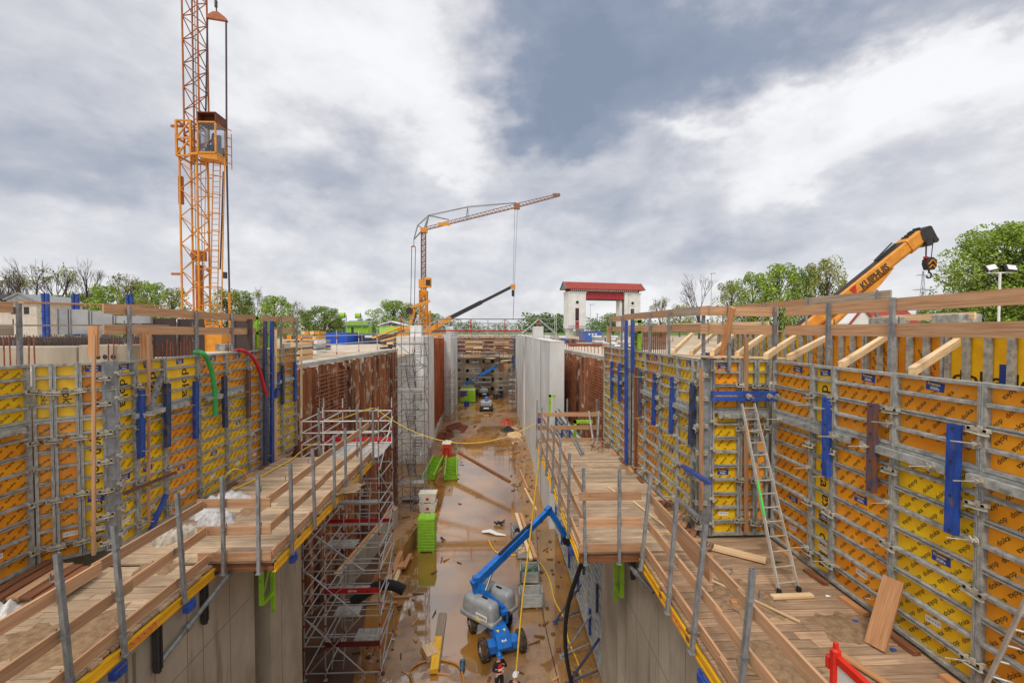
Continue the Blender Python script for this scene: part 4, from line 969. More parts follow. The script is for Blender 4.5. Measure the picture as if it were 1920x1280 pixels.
    MB().tube(E_.lerp(B_, .35) + Vector((0, 0, .1)), E_ + d * 1.2 - Vector((0, 0, .2)), .07, 10).build('lift_cylinder', M_chrome, L)
    dj = (J_ - T_).normalized(); sj = dj.cross(Vector((0, 1, 0))).normalized()
    j = MB().bar(T_, T_ + dj * (J_ - T_).length * .92, .26, .26, 0, (0, 1, 0)).bar(T_ + dj * .1 + sj * .18, J_ - dj * .25 + sj * .18, .09, .09, 0, (0, 1, 0))
    jo = j.build('jib', M_lift, L)
    jt = MB(); q = frame(T_ + dj * .4, T_ + dj * 1.6, (0, -1, 0))
    text_on(jt, 'GUNCO', q @ Matrix.Translation((.45, 0, .134)), .14, 0, 2, .03, .8)
    q2 = frame(T_ + dj * .4, T_ + dj * 1.6, (0, -1, 0)); jt.build('jib_lettering', M_label, jo)
    MB().tube(J_ - Vector((.0, .22, 0)), J_ + Vector((.0, .22, 0)), .24, 14).bar(J_ + dj * -.2, J_ + Vector((.35, 0, -.1)), .3, .3).build('rotator', M_black, L)
    return L
lf = PZ(908, 1232, 0); rf = PZ(978, 1214, 0); rl = PZ(884, 1184, 0)
ctr = (rf + rl) / 2; axd = (rf - lf); fwd = Vector((axd.y, -axd.x, 0)).normalized()
if fwd.y > 0: fwd = -fwd
rz_l = math.atan2(fwd.y, fwd.x)
boomlift((ctr.x, ctr.y, 0), rz_l, R(-40) - rz_l, PY(893, 1090, 21.9), PY(1030, 955, 25.3), PY(1064, 1012, 24.9), 'blue and grey telescopic boom lift with its boom bent over, standing in muddy water')
# far machines, near the other end of the chamber
def smallmachine(px, py, label, n=1.0, rz=0.0):
    p = PZ(px, py, 0); L = empty('access_platform', p, label, 'access platform', None, rz)
    b = MB(); rbox(b, -1.1 * n, 1.1 * n, -1.3 * n, 1.3 * n, .9 * n, 1.9 * n, .25 * n, 0, 3); b.build('body', M_hood, L)
    c = MB(); c.box(-.8 * n, .8 * n, -1.5 * n, 1.5 * n, .5 * n, .92 * n); c.build('chassis', M_dark, L)
    for sx in (-1, 1):
        for sy in (-1, 1):
            MB().tube((sx * .85 * n, sy * 1.1 * n, .48 * n), (sx * 1.25 * n, sy * 1.1 * n, .48 * n), .48 * n, 16).build('wheel', M_black, L)
    d = MB().bar((0, -1.1 * n, 1.95 * n), (0, 1.4 * n, 2.3 * n), .4 * n, .4 * n).box(-.3 * n, .3 * n, -.4 * n, .3 * n, 1.9 * n, 2.3 * n); d.build('boom', M_hood if 'pale' in label else M_lift, L)
    MB().box(-.5 * n, .5 * n, -1.56 * n, -1.5 * n, .55 * n, .8 * n).build('bumper', M_white, L)
    return L
smallmachine(912, 769, 'grey access platform with black wheels parked on the far chamber floor', 1.0)
smallmachine(904, 742, 'smaller pale grey access platform parked behind the other grey one', .95, .4)
# far boom lift with raised basket
p = PZ(879, 742, 0); L = empty('boom_lift', p, 'far blue boom lift with timber filled basket raised to the right wall', 'boom lift')
b = MB(); rbox(b, -1.6, 1.5, -1.2, 1.2, 1.4, 2.6, .3); b.build('body', M_hood, L)
MB().box(-1.2, 1.2, -1.0, 1.0, .8, 1.4).build('chassis', M_dark, L)
for sx in (-1, 1):
    for sy in (-1, 1): MB().tube((sx * 1.0, sy * 1.0 - .18, .5), (sx * 1.0, sy * 1.0 + .18, .5), .5, 14).build('wheel', M_black, L)
e0 = PY(874, 718, p.y) - p; e1 = PY(932, 686, p.y - 3) - p
MB().bar((-.6, 0, 2.4), e0, .5, .6).bar(e0 - Vector((.2, 0, .1)), e1, .55, .62).build('boom', M_lift, L)
ft = MB(); q = frame(e0, e1); text_on(ft, 'GENIE', q @ Matrix.Translation(((e1 - e0).length * .6, -.29, 0)) @ Matrix.Rotation(R(90), 4, 'X'), .3, 0, 1, .02, 2.4)
ft.build('boom_lettering', M_label, L)
bk = MB()
for z in (0, .6, 1.1):
    for (a, c_) in (((0, -.8), (2.2, -.8)), ((0, .8), (2.2, .8)), ((0, -.8), (0, .8)), ((2.2, -.8), (2.2, .8))): bk.tube((a[0], a[1], z), (c_[0], c_[1], z), .035, 5)
for x in (0, .73, 1.46, 2.2):
    for y_ in (-.8, .8): bk.tube((x, y_, 0), (x, y_, 1.1), .03, 5)
bk.box(0, 2.2, -.8, .8, -.05, 0); bk.build('basket', M_galv, L, e1 + Vector((.1, 0, -.9)))
for k in range(4): board('timber_sheet', e1 + Vector((.3, -.85, -.7 + k * .42)) + p, e1 + Vector((2.5, -.85, -.7 + k * .42)) + p, .08, .34, M_orangewood, f'orange timber board carried in the far lift basket, {ORD[k]} from below', 'board', 'boards in the far lift basket')
# lime and purple site cabin on the floor
M_purple = mat('purple_paint', lin(96, 44, 120), rough=.6)
a, b = PZ(863, 755, 0), PZ(891, 755, 0); w = b.x - a.x; Y0 = a.y
h = 15.2 - 0 - (729 - 619) * Y0 / F
o = MB().cbox(a.x, b.x, Y0, Y0 + 2.4, .15, h, .04).build('site_container', M_lime); tag(o, 'lime green and purple site container on the far chamber floor', 'container')
q = MB(); z1 = h - .35; z0 = h * .35
q.add([(a.x + .03, Y0 - .006, z1), (a.x + w * .55, Y0 - .006, z1 - .1), (a.x + w * .35, Y0 - .006, (z1 + z0) / 2 + .1), (a.x + w * .6, Y0 - .006, (z1 + z0) / 2 - .05), (a.x + .03, Y0 - .006, z0)], [(0, 4, 3, 2, 1)], 0); q.build('purple_emblem', M_purple, o)
MB().box(a.x + .1, b.x - .1, Y0 - .008, Y0, h - .3, h - .08).build('white_band', M_label, o)
MB().box(a.x, a.x + .25, Y0, Y0 + .3, 0, .16).box(b.x - .25, b.x, Y0, Y0 + .3, 0, .16).box(a.x, b.x, Y0 + 2.0, Y0 + 2.4, 0, .16).build('skid', M_dark, o)
# red oil tank / crate with white lid
p = PZ(837, 860, 0); s = .82
o = MB(); o.prism([(-.62 * s, 0), (.62 * s, 0), (.55 * s, 2.1 * s), (-.55 * s, 2.1 * s)], -.6, .6)
o = o.build('site_toilet', M_redor := mat('orange_red_plastic', lin(224, 62, 30), lin(204, 46, 22), 2, rough=.5), None, p + Vector((0, .6, 0))); fixnormals(o); tag(o, 'orange red portable cabin with pale roof standing in the water', 'portable cabin')
MB().cbox(-.66 * s, .66 * s, -.66, .66, 2.1 * s, 2.3 * s, .06).build('roof', M_label, o)
MB().bar((-.4 * s, -.61, .1), (-.25 * s, -.61, 1.5 * s), .08, .03, 0, (0, -1, 0)).bar((.4 * s, -.61, .1), (.25 * s, -.61, 1.5 * s), .08, .03, 0, (0, -1, 0)).bar((-.3 * s, -.61, 1.5 * s), (.3 * s, -.61, 1.5 * s), .08, .03, 0, (0, -1, 0)).build('door_frame', M_dark, o)
MB().cbox(-.3 * s, .3 * s, -.2, .2, 2.3 * s, 2.5 * s, .05).build('vent', M_label, o)
# lime formwork frames lying in the water
def limeframe(pa, pb, w, label):
    a, b = PZ(*pa, .15), PZ(*pb, .15); L = (b - a).length; mb = MB()
    for y_ in (-w / 2, w / 2): mb.box(0, L, y_ - .07, y_ + .07, 0, .5)
    n = int(L / .6)
    for k in range(n + 1): mb.box(max(0, L * k / n - .045), min(L, L * k / n + .045), -w / 2 + .07, w / 2 - .07, .02, .26)
    for k in range(0, n, 2): mb.bar((L * k / n, -w / 2 + .07, .2), (L * min(n, k + 1) / n, w / 2 - .07, .2), .05, .1)
    o = inst('formwork_girder', mb.mesh('formwork_girder', M_lime), None, mtx=frame(a, b)); tag(o, label, 'steel frame', 'lime frames lying in the water')
    st = MB()
    for k in range(n): st.tube((L * (k + .5) / n, w / 2 + .07, .25), (L * (k + .5) / n, w / 2 + .30, .25), .04, 6)
    st.build('studs', M_galv, o)
limeframe((803, 899), (822, 861), 1.1, 'lime green steel frame lying in the water on the left')
limeframe((845, 899), (847, 861), 1.2, 'lime green steel frame lying in water in front of the red cabin')
# white tubs, lime crate stack
p = PZ(803, 958, 0); M_tub = mat('tub_white', lin(222, 216, 200), lin(200, 190, 170), 3, rough=.6)
for k in range(2):
    o = MB(); z = k * .82
    o.prism([(-.62, z + .12), (.62, z + .12), (.68, z + .74), (.74, z + .76), (.74, z + .84), (-.74, z + .84), (-.74, z + .76), (-.68, z + .74)], -.5, .5); o.box(-.5, -.3, -.5, .5, z, z + .12); o.box(.3, .5, -.5, .5, z, z + .12)
    ob = o.build('white_tub', M_tub, None, p); fixnormals(ob); tag(ob, f'white plastic tub at the foot of the stair tower, {["lower", "upper"][k]} of two', 'tub', 'white tubs')
    MB().box(-.12, .12, -.512, -.505, z + .3, z + .5).build('red_label', M_red, ob)
p = PZ(799, 1036, 0); o = MB(); H = 2.35
for k in range(11): o.cbox(-.58, .58, -.5, .5, .1 + k * .204, .1 + k * .204 + .17, .02); o.box(-.54, .54, -.46, .46, .1 + k * .204 + .17, .1 + (k + 1) * .204)
o.box(-.56, -.4, -.48, .48, 0, .1); o.box(.4, .56, -.48, .48, 0, .1)
tag(o.build('crate_stack', M_lime, None, p + Vector((0, .5, 0))), 'tall lime green stack of slatted crates standing in water', 'crate stack')
# grey steel stillages on the right
def stillage(px, py, rz, label, w=1.25, d=.95, h=.85, fill=None):
    p = PZ(px, py, 0); o = empty('steel_stillage', p, label, 'stillage', 'grey steel stillages', rz); mb = MB()
    for k in range(4):
        z = .14 + k * (h - .16) / 4; t = (h - .16) / 4 - .035
        for y_ in (-d / 2, d / 2): mb.box(-w / 2, w / 2, y_ - .02, y_ + .02, z, z + t)
        for x_ in (-w / 2, w / 2): mb.box(x_ - .02, x_ + .02, -d / 2 + .02, d / 2 - .02, z, z + t)
    mb.box(-w / 2, w / 2, -d / 2, d / 2, .10, .135); mb.build('box', M_steel, o)
    for sx in (-1, 1):
        for sy in (-1, 1): MB().box(sx * w / 2 - .05, sx * w / 2 + .05, sy * d / 2 - .05, sy * d / 2 + .05, 0, h + .06).build('corner_post', M_galv2, o)
    if fill:
        f = MB(); rnd = random.Random(3)
        for k in range(26): f.bar((rnd.uniform(-.5, .5), rnd.uniform(-.35, .35), rnd.uniform(.15, h * .8)), (rnd.uniform(-.5, .5), rnd.uniform(-.35, .35), rnd.uniform(.3, h)), .06, .06)
        f.build('contents', fill, o)
stillage(995, 1132, .04, 'grey steel stillage with wide slats on the floor beside the blue lift')
stillage(993, 1085, -.05, 'grey steel stillage filled with green scraps on the floor', 1.1, 1.2, .8, mat('green_scrap', lin(70, 120, 66), lin(130, 150, 140), 8))
stillage(977, 1008, .1, 'grey steel stillage with timber across it behind the lift boom', 1.25, 1.4, .8, M_dark)
stillage(985, 1040, .0, 'low grey steel stillage behind the lift boom under pale timbers', 1.2, 1.2, .5, M_pale)
# loose timber on the chamber floor
def timber(a, b, w, h, m, label, z=.06, cat='timber'): return board('timber', PZ(*a, z), PZ(*b, z), w, h, m, label, cat, 'loose timber on the chamber floor')
timber((860, 848), (956, 902), .3, .12, M_brownwood, 'long brown timber lying slantwise in the water')
timber((810, 897), (830, 875), .26, .08, M_orangewood, 'short orange board floating between the two lime frames')
timber((975, 880), (989, 915), .16, .1, M_orangewood, 'thin orange timber beside the right wall foot in the water')
timber((984, 915), (1005, 955), .16, .1, M_pale, 'thin pale timber by the gutter along right wall')
timber((968, 962), (996, 1048), .22, .12, M_pale, 'long pale beam laid across the two stillages, left', .9)
timber((976, 962), (1004, 1046), .22, .12, M_orangewood, 'long orange beam laid across the two stillages, right', .9)
timber((1004, 1066), (1014, 1088), .2, .15, M_orangewood, 'short thick timber beside the stillage of green scraps')
timber((830, 1150), (815, 1256), .42, .14, M_boardgrey, 'long grey plank panel lying across the floor left of the lift')
timber((814, 1258), (822, 1195), .36, .2, M_yelbeam := M_beam, 'yellow beam section lying over the grey floor plank', .16)
timber((801, 1212), (812, 1232), .55, .3, M_pale, 'short pale block lying on the floor near the grey plank', .15)
timber((722, 1108), (752, 1035), .34, .16, M_orangewood, 'stack top timber leaning along left floor by the wet patch')
timber((732, 1112), (760, 1040), .26, .14, M_pale, 'pale beam next to the lower orange timber on the left floor')
timber((720, 1130), (745, 1130), .14, .12, M_orangewood, 'short crosswise timber below the left floor beams')
timber((735, 1120), (768, 1118), .12, .1, M_orangewood, 'second short crosswise timber below the left floor beams')
for k in range(3): timber((748 + 5 * k, 1064), (762 + 4 * k, 1062 - 24), .2, .12, M_orangewood, f'timber piece piled by the plywood sheet, {ORD[k]} from the left', .2 + .1 * k)
a = PZ(756, 1062, 0); b = PZ(783, 1020, 0)
tag(inst('plywood_sheet', MB().box(0, (b - a).length, -.02, .02, 0, 1.35).mesh('plywood_sheet', mat('wet_plywood', lin(178, 130, 74), lin(142, 96, 50), 1.4, rough=.6)), None, mtx=frame(a, b)), 'wet plywood sheet standing on edge beside the lime crate stack', 'plywood sheet')
# heaps of soil and rubble, reddish sheets
M_soil = mat('red_soil', lin(130, 66, 36), lin(88, 44, 26), 2, rough=.95, bump=.5)
def heap(px, py, rx, ry, h, m, label, cat='heap', seed=0):
    p = PZ(px, py, 0); rnd = random.Random(seed); vs = [(0, 0, h)]; fs = []; nr, na = 5, 18
    for r_ in range(1, nr + 1):
        for k in range(na):
            a = 2 * math.pi * k / na; q = r_ / nr; j = rnd.uniform(.78, 1.15)
            vs.append((rx * q * math.cos(a) * j, ry * q * math.sin(a) * j, h * max(0, (1 - q ** 1.4)) * rnd.uniform(.6, 1.25) - (.05 if r_ == nr else 0)))
    for k in range(na): fs.append((0, 1 + k, 1 + (k + 1) % na))
    for r_ in range(nr - 1):
        for k in range(na): fs.append((1 + r_ * na + k, 1 + (r_ + 1) * na + k, 1 + (r_ + 1) * na + (k + 1) % na, 1 + r_ * na + (k + 1) % na))
    o = MB().add(vs, fs).build('soil_heap', m, None, p); tag(o, label, cat); return o
heap(856, 803, 2.0, 4.5, .6, M_soil, 'dark red heap of soil and scrap on the left floor', seed=1)
heap(832, 818, 1.6, 3.0, .5, M_soil, 'smaller brown soil heap at the foot of left pale wall', seed=2)
heap(951, 792, 1.2, 2.2, .8, mat('red_sheet', lin(204, 96, 66), lin(170, 74, 50), 2), 'orange red crumpled sheet heap near the right wall foot', seed=3)
heap(952, 806, 1.1, 1.5, .6, M_dark, 'dark heap of scrap on the right chamber floor', seed=4)
heap(965, 815, 1.2, 2.0, .45, M_pale, 'pale heap of offcuts on the right chamber floor', 'offcuts', seed=5)
heap(872, 745, 1.4, 2.4, .7, M_redor, 'orange red bundle lying in front of the lime container', seed=6)
heap(855, 811, .9, 1.2, .5, mat('grey_rubble', lin(150, 140, 126), lin(110, 98, 84), 4), 'grey rubble heap behind the red cabin', seed=7)
rndk = random.Random(5)
for k in range(9):
    px, py = 952 + rndk.uniform(0, 30), 800 + rndk.uniform(-8, 30); timber((px, py), (px + rndk.uniform(-12, 14), py + rndk.uniform(-4, 6)), .16, .1, M_pale, f'small pale offcut by the right wall foot, {ORD[k]} of a scattered lot', .05, 'offcut')
# blue drum etc.
for px, py, h_, r_, m, lab in ((939, 745, 1.5, .6, mat('drum_navy', lin(44, 60, 96), rough=.5), 'dark blue drum beside the man in orange'), (875, 762, 1.0, .5, M_blue, 'small blue tub before the lime container'), (929, 748, 1.0, .55, M_dark, 'dark tub left of the blue drum')):
    p = PZ(px, py, 0); o = MB().tube(p, p + Vector((0, 0, h_)), r_, 14).tube(p + Vector((0, 0, h_ * .5)), p + Vector((0, 0, h_ * .55)), r_ * 1.05, 14).tube(p + Vector((0, 0, h_)), p + Vector((0, 0, h_ + .06)), r_ * 1.06, 14).build('drum', m); tag(o, lab, 'drum')
# white foil sheet on the floor, black scrap
p = PZ(925, 1000, .02); o = MB().add([(-.9, .5, .02), (-.2, .55, .1), (.3, .1, .05), (.9, -.25, .04), (.95, -.4, .02), (.2, -.35, .06), (-.3, -.05, .12), (-.85, .15, .03)], [(0, 7, 6, 1), (1, 6, 5, 2), (2, 5, 4, 3)]).build('plastic_foil', M_label, None, p); tag(o, 'crumpled white plastic foil lying on the wet floor', 'plastic foil')
p = PZ(936, 982, .05); o = MB()
for k in range(10): o.bar((random.uniform(-.5, .5), random.uniform(-.3, .3), .05), (random.uniform(-.5, .5), random.uniform(-.3, .3), .22), .07, .07)
tag(o.build('scrap_pile', M_dark, None, p), 'small pile of dark scrap lying behind the white foil', 'scrap pile')
# ------------------------------------------------------------------ wall formwork on the right side below the walkway
YW0, YW1, XF = 15.2, 32.6, 4.62
def rowform(i, y0, y1):
    o = empty('wall_formwork', (XF, y1, 0), f'grey ribbed wall formwork below right walkway, {ORD[i]} section from the camera', 'formwork panel', 'grey ribbed formwork along the right chamber wall', R(-90))
    L = y1 - y0; f = MB(); H = 9.3
    for k in range(24): f.box(.0, L, -.06, .12, .3 + k * .385, .3 + k * .385 + .10)
    for x in (0.03, L * .5, L - .13): f.box(x, x + .10, -.05, .14, .2, H)
    f.build('frame', M_steel, o)
    MB().box(.01, L - .01, .14, .2, .2, H).build('sheet', M_galvdark, o)
    rnd = random.Random(i)
    for k in range(5):
        z = .9 + k * 1.75 + rnd.uniform(-.2, .2); w = MB().box(-.06, .06, -.16, -.06, z, z + 1.25); w.build('waling', M_bluedark if k % 2 else M_blue, o, (L * (.25 + .5 * (k % 2)), 0, 0))
    for k in range(6): inst('panel_clamp', ME_CL, o, (L - .02, -.02, .8 + 1.5 * k), (0, 0, 0), (1.3, 1.3, 1.3))
M_galvdark = mat('formwork_sheet_grey', lin(84, 88, 90), lin(70, 74, 76), 1, rough=.6)
for i in range(6): rowform(i, YW0 + i * 2.9, YW0 + i * 2.9 + 2.88)
for i, (y, lab) in enumerate([(18.4, 'nearest'), (20.0, 'second'), (22.4, 'third')]):
    p = Vector((XF - .1, y, 1.9)); o = MB().tube(p, (XF - 1.5, y - .2, .1), .055, 8).tube((XF - .15, y, .5), (XF - 1.4, y - .15, .15), .045, 8).box(XF - 1.6, XF - 1.35, y - .3, y, 0, .06).build('push_prop', M_bluedark if i != 1 else M_galv2); tag(o, f'slanted push pull prop holding the grey wall formwork, {lab} from camera', 'prop')

# small debris scattered over the chamber floor, uncountable
rnd = random.Random(31); db = MB()
for k in range(150):
    y_ = rnd.uniform(17, 70); x_ = rnd.choice((rnd.uniform(-7.2, -3.5), rnd.uniform(1.5, 4.1), rnd.uniform(-6.5, 4.0))) ; l = rnd.uniform(.05, .34); a_ = rnd.uniform(0, 3.14); w_ = rnd.uniform(.015, .07)
    M = Matrix.Translation((x_, y_, .02)) @ Matrix.Rotation(a_, 4, 'Z') @ Matrix.Rotation(rnd.uniform(-.15, .15), 4, 'Y'); db.box(-l, l, -w_, w_, -.02, rnd.uniform(.01, .05), rnd.choice((0, 0, 1, 2, 2)), M)
for k in range(110):
    y_ = rnd.uniform(16, 60); x_ = rnd.choice((rnd.uniform(-7.4, -4.5), rnd.uniform(2.2, 4.2))); r_ = rnd.uniform(.03, .12); rbox(db, x_ - r_, x_ + r_, y_ - r_ * .8, y_ + r_, -.02, r_ * .8, r_ * .3, 2, 1)
tag(db.build('debris', [M_brownwood, M_orangewood, mat('mud_clod', lin(112, 78, 50), lin(84, 58, 38), 5, rough=.95)]), kind='stuff')
# ------------------------------------------------------------------ scaffolds
M_plat = mat('platform_aluminium', lin(196, 192, 184), lin(158, 152, 142), 5, rough=.5, metal=.1, objrand=.1)
_sm = {}
CUR = [M_tube]
def std_mesh(h, red=True):
    key = ('std', round(h, 2), CUR[0].name)
    if key not in _sm:
        mb = MB().tube((0, 0, 0), (0, 0, h), .03, 7, 0); z = .4
        while z < h: mb.tube((0, 0, z - .06), (0, 0, z + .06), .042, 7, 1, smooth=False); z += 1.0
        mb.box(-.07, .07, -.07, .07, -.0, .012, 0)
        _sm[key] = mb.mesh('standard', [CUR[0], M_red])
    return _sm[key]
def scaffold(label, org, xs, ys, levels, top, rz=0.0, decks=(), braces=(), ladder=None, toe=(), group=None):
    o = empty('scaffold', org, label, 'scaffold', group, rz)
    for x in xs:
        for y in ys: inst('standard', std_mesh(top), o, (x, y, 0))
    for z in levels:
        for y in ys:
            for a, b in zip(xs, xs[1:]): tube_obj('ledger', (a, y, z), (b, y, z), .028, CUR[0], o)
        for x in xs:
            for a, b in zip(ys, ys[1:]): tube_obj('transom', (x, a, z), (x, b, z), .028, CUR[0], o)
    for (x0, y0, z0, x1, y1, z1) in braces: tube_obj('brace', (x0, y0, z0), (x1, y1, z1), .028, CUR[0], o)
    for (x0, x1, y0, y1, z) in decks:
        mb = MB(); n = max(1, round((x1 - x0) / .32)); w = (x1 - x0) / n
        for k in range(n): mb.box(x0 + k * w + .01, x0 + (k + 1) * w - .01, y0, y1, z - .05, z)
        mb.build('platform', M_plat, o)
    for (x0, y0, x1, y1, z, m) in toe:
        t = board('toe_board', (x0, y0, z), (x1, y1, z), .03, .22, m, None, parent=o)

    return o
def ladderpart(o, x0, z0, z1, y, w=.42, lean=0.5, name='ladder'):
    mb = MB(); a0, a1 = Vector((x0, y, z0)), Vector((x0, y + lean, z1)); s = Vector((w, 0, 0))
    mb.tube(a0, a1, .025, 6).tube(a0 + s, a1 + s, .025, 6); n = int((z1 - z0) / .28)
    for k in range(1, n): q = a0.lerp(a1, k / n); mb.tube(q, q + s, .016, 5)
    mb.build(name, M_tube, o)
# large scaffold beside the left walkway end
X0, X1 = -8.25, -5.0; YA, YB = 18.95, 21.4
w = X1 - X0; d = YB - YA
lev = [.3, 1.5, 1.9, 2.8, 3.3, 3.8, 4.8, 5.3, 5.8, 6.8, 7.3, 7.75, 8.8, 9.75, 10.3, 10.8, 11.3]
br = []
for k, (za, zb) in enumerate([(.3, 2.8), (2.8, 4.8), (4.8, 6.8)]):
    br += [(0, -.04, za if k % 2 else zb, w * .8, -.04, zb if k % 2 else za), (w * .05, -.05, zb if k % 2 else za, w * .75, -.05, za if k % 2 else zb)]
    br += [(w + .04, 0, za, w + .04, d, zb), (-.04, 0, zb, -.04, d, za)]
br += [(w + .04, d, 7.0, w + .04, 0, 9.0), (w + .04, 0, 9.2, w + .04, d, 11.0)]
sA = scaffold('tall red and silver scaffold with platforms standing on the floor by left walkway', (X0, YA, 0), [0, .9, w], [0, d], lev, 11.9, 0,
              [(.9, w - .05, 0.02, d - .02, 9.72), (.95, w - .05, .05, .5, 7.7), (.9, 2.2, .1, .75, 5.82), (.95, 2.7, .05, .6, 3.8), (1.2, 2.3, .1, .75, 2.78), (2.0, w - .1, .3, 1.1, 1.5)], br,
              toe=[(.9, -.05, w, -.05, 3.95, M_red), (.9, -.05, w, -.05, 1.6, mat('dark_red_paint', lin(110, 34, 34), lin(86, 26, 26), 3, rough=.6)), (0, d, w, d, 9.9, M_red), (.0, d, w, d, 5.9, M_red)])
tx = MB(); text_on(tx, 'altrex', Matrix.Translation((2.1, -.068, 3.95)) @ Matrix.Rotation(R(90), 4, 'X'), .12, 0, 1, .02); tx.build('toe_board_lettering', M_label, sA)
ladderpart(sA, 1.9, 5.82, 8.0, 1.6, .45, .3); ladderpart(sA, 1.2, 1.5, 3.8, 1.2, .45, .5); ladderpart(sA, .95, -0.0, 1.6, .6, .5, .5)
# black pipe bend and rubber sheet lying on the scaffold
p = PZ(655, 1160, 2.9)
o = MB(); pts = [Vector((-6.6 + 2.3 * (k / 12), 20.2 + .5 * math.sin(k / 12 * 2.0), 2.6 + .55 * math.sin(math.pi * k / 12 * .85))) for k in range(13)]
o.path(pts, .24, 10); tag(o.build('black_pipe', M_black), 'thick black rubber pipe bent across the left scaffold platform', 'pipe')
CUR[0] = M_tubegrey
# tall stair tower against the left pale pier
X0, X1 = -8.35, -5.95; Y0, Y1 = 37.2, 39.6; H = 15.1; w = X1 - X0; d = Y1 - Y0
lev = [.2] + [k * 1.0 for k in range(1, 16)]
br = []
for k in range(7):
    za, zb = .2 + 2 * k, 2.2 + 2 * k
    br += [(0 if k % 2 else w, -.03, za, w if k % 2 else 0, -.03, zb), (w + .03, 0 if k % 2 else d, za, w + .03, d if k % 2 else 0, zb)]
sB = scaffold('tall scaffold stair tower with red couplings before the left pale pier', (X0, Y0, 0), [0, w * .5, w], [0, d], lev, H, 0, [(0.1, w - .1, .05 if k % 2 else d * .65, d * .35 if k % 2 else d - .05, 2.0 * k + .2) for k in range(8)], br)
for k in range(7):
    mb = MB(); z0, z1 = 2 * k + .2, 2 * k + 2.2; ya, yb = (d * .2, d * .8); xa = w * .3 if k % 2 else w * .55
    A, B = (Vector((xa, ya, z0)), Vector((xa, yb, z1))) if k % 2 == 0 else (Vector((xa, yb, z0)), Vector((xa, ya, z1)))
    for s_ in (0, .65): mb.bar(A + Vector((s_, 0, 0)), B + Vector((s_, 0, 0)), .05, .14); mb.tube(A + Vector((s_, 0, 1)), B + Vector((s_, 0, 1)), .022, 5)
    for j in range(1, 9): q = A.lerp(B, j / 9); mb.box(q.x, q.x + .65, q.y - .1, q.y + .1, q.z - .02, q.z + .01)
    mb.build('stair_flight', M_tubegrey, sB)
CUR[0] = M_tube
# guard rails standing along the top of the left sheet piles
def guard(label, pts, zb, zs, h, group=None):
    o = empty('guard_rail', (0, 0, 0), label, 'guard rail', group)
    for (x, y) in pts: inst('standard', std_mesh(h), o, (x, y, zb))
    for a, b in zip(pts, pts[1:]):
        for z in zs: tube_obj('rail', (a[0], a[1], zb + z), (b[0], b[1], zb + z), .03, M_tube, o)
    return o
guard('silver guard rail with red posts on top of the left sheet piles', [(-10.6, 24.5), (-10.3, 29), (-10.1, 33), (-9.8, 37), (-9.5, 41.5)], 13.3, (.15, 1.0, 1.55), 1.9)
guard('silver guard rail with red posts along the right site edge beyond the pale wall', [(5.7, 47), (6.0, 52), (6.6, 58), (7.2, 64)], 12.9, (.5, 1.0, 1.4), 1.8)
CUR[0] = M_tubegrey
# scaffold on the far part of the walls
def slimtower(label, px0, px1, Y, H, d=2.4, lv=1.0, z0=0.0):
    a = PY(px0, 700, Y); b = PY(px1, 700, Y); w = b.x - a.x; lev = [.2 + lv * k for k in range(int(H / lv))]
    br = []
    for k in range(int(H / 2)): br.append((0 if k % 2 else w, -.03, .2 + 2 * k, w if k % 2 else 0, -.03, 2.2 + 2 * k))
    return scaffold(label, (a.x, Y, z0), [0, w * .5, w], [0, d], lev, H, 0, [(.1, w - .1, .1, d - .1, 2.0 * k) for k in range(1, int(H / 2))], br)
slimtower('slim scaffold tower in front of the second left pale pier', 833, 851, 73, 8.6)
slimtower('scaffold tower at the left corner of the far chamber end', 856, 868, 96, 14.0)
slimtower('scaffold tower before the middle of the far formwork wall', 908, 919, 101, 12.0)
slimtower('scaffold tower beside the far right wall near the man in orange', 953, 969, 80, 8.0)
# footbridge truss across the chamber
Yb = 60.0; a = PY(752, 620, Yb); b = PY(1043, 620, Yb); L = b.x - a.x; zB, zT, zM = 14.75, 16.75, 15.3
fb = empty('scaffold_footbridge', (a.x, Yb, 0), 'silver and red scaffold footbridge spanning the chamber', 'footbridge')
n = 9
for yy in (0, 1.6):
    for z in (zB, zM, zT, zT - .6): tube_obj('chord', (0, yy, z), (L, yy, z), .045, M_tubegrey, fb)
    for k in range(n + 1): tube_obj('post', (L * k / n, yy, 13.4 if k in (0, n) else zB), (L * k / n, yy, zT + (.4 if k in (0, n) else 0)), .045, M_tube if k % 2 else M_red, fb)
    for k in range(n): tube_obj('brace', (L * k / n, yy, zB if k % 2 else zT), (L * (k + 1) / n, yy, zT if k % 2 else zB), .04, M_tube, fb)
MB().box(L * .22, L * .78, -.06, 0, zM - .28, zM - .1).build('toe_board', M_red, fb)
MB().box(0, L, .05, 1.55, zB + .05, zB + .12).build('deck', M_galv, fb)
lat = MB()
for k in range(36):
    lat.tube((L * k / 36, -.02, zB - (.55 if k % 2 else 0)), (L * (k + 1) / 36, -.02, zB - (0 if k % 2 else .55)), .03, 4)
lat.tube((0, -.02, zB - .55), (L, -.02, zB - .55), .04, 5); lat.build('lattice_girder', M_tube, fb)
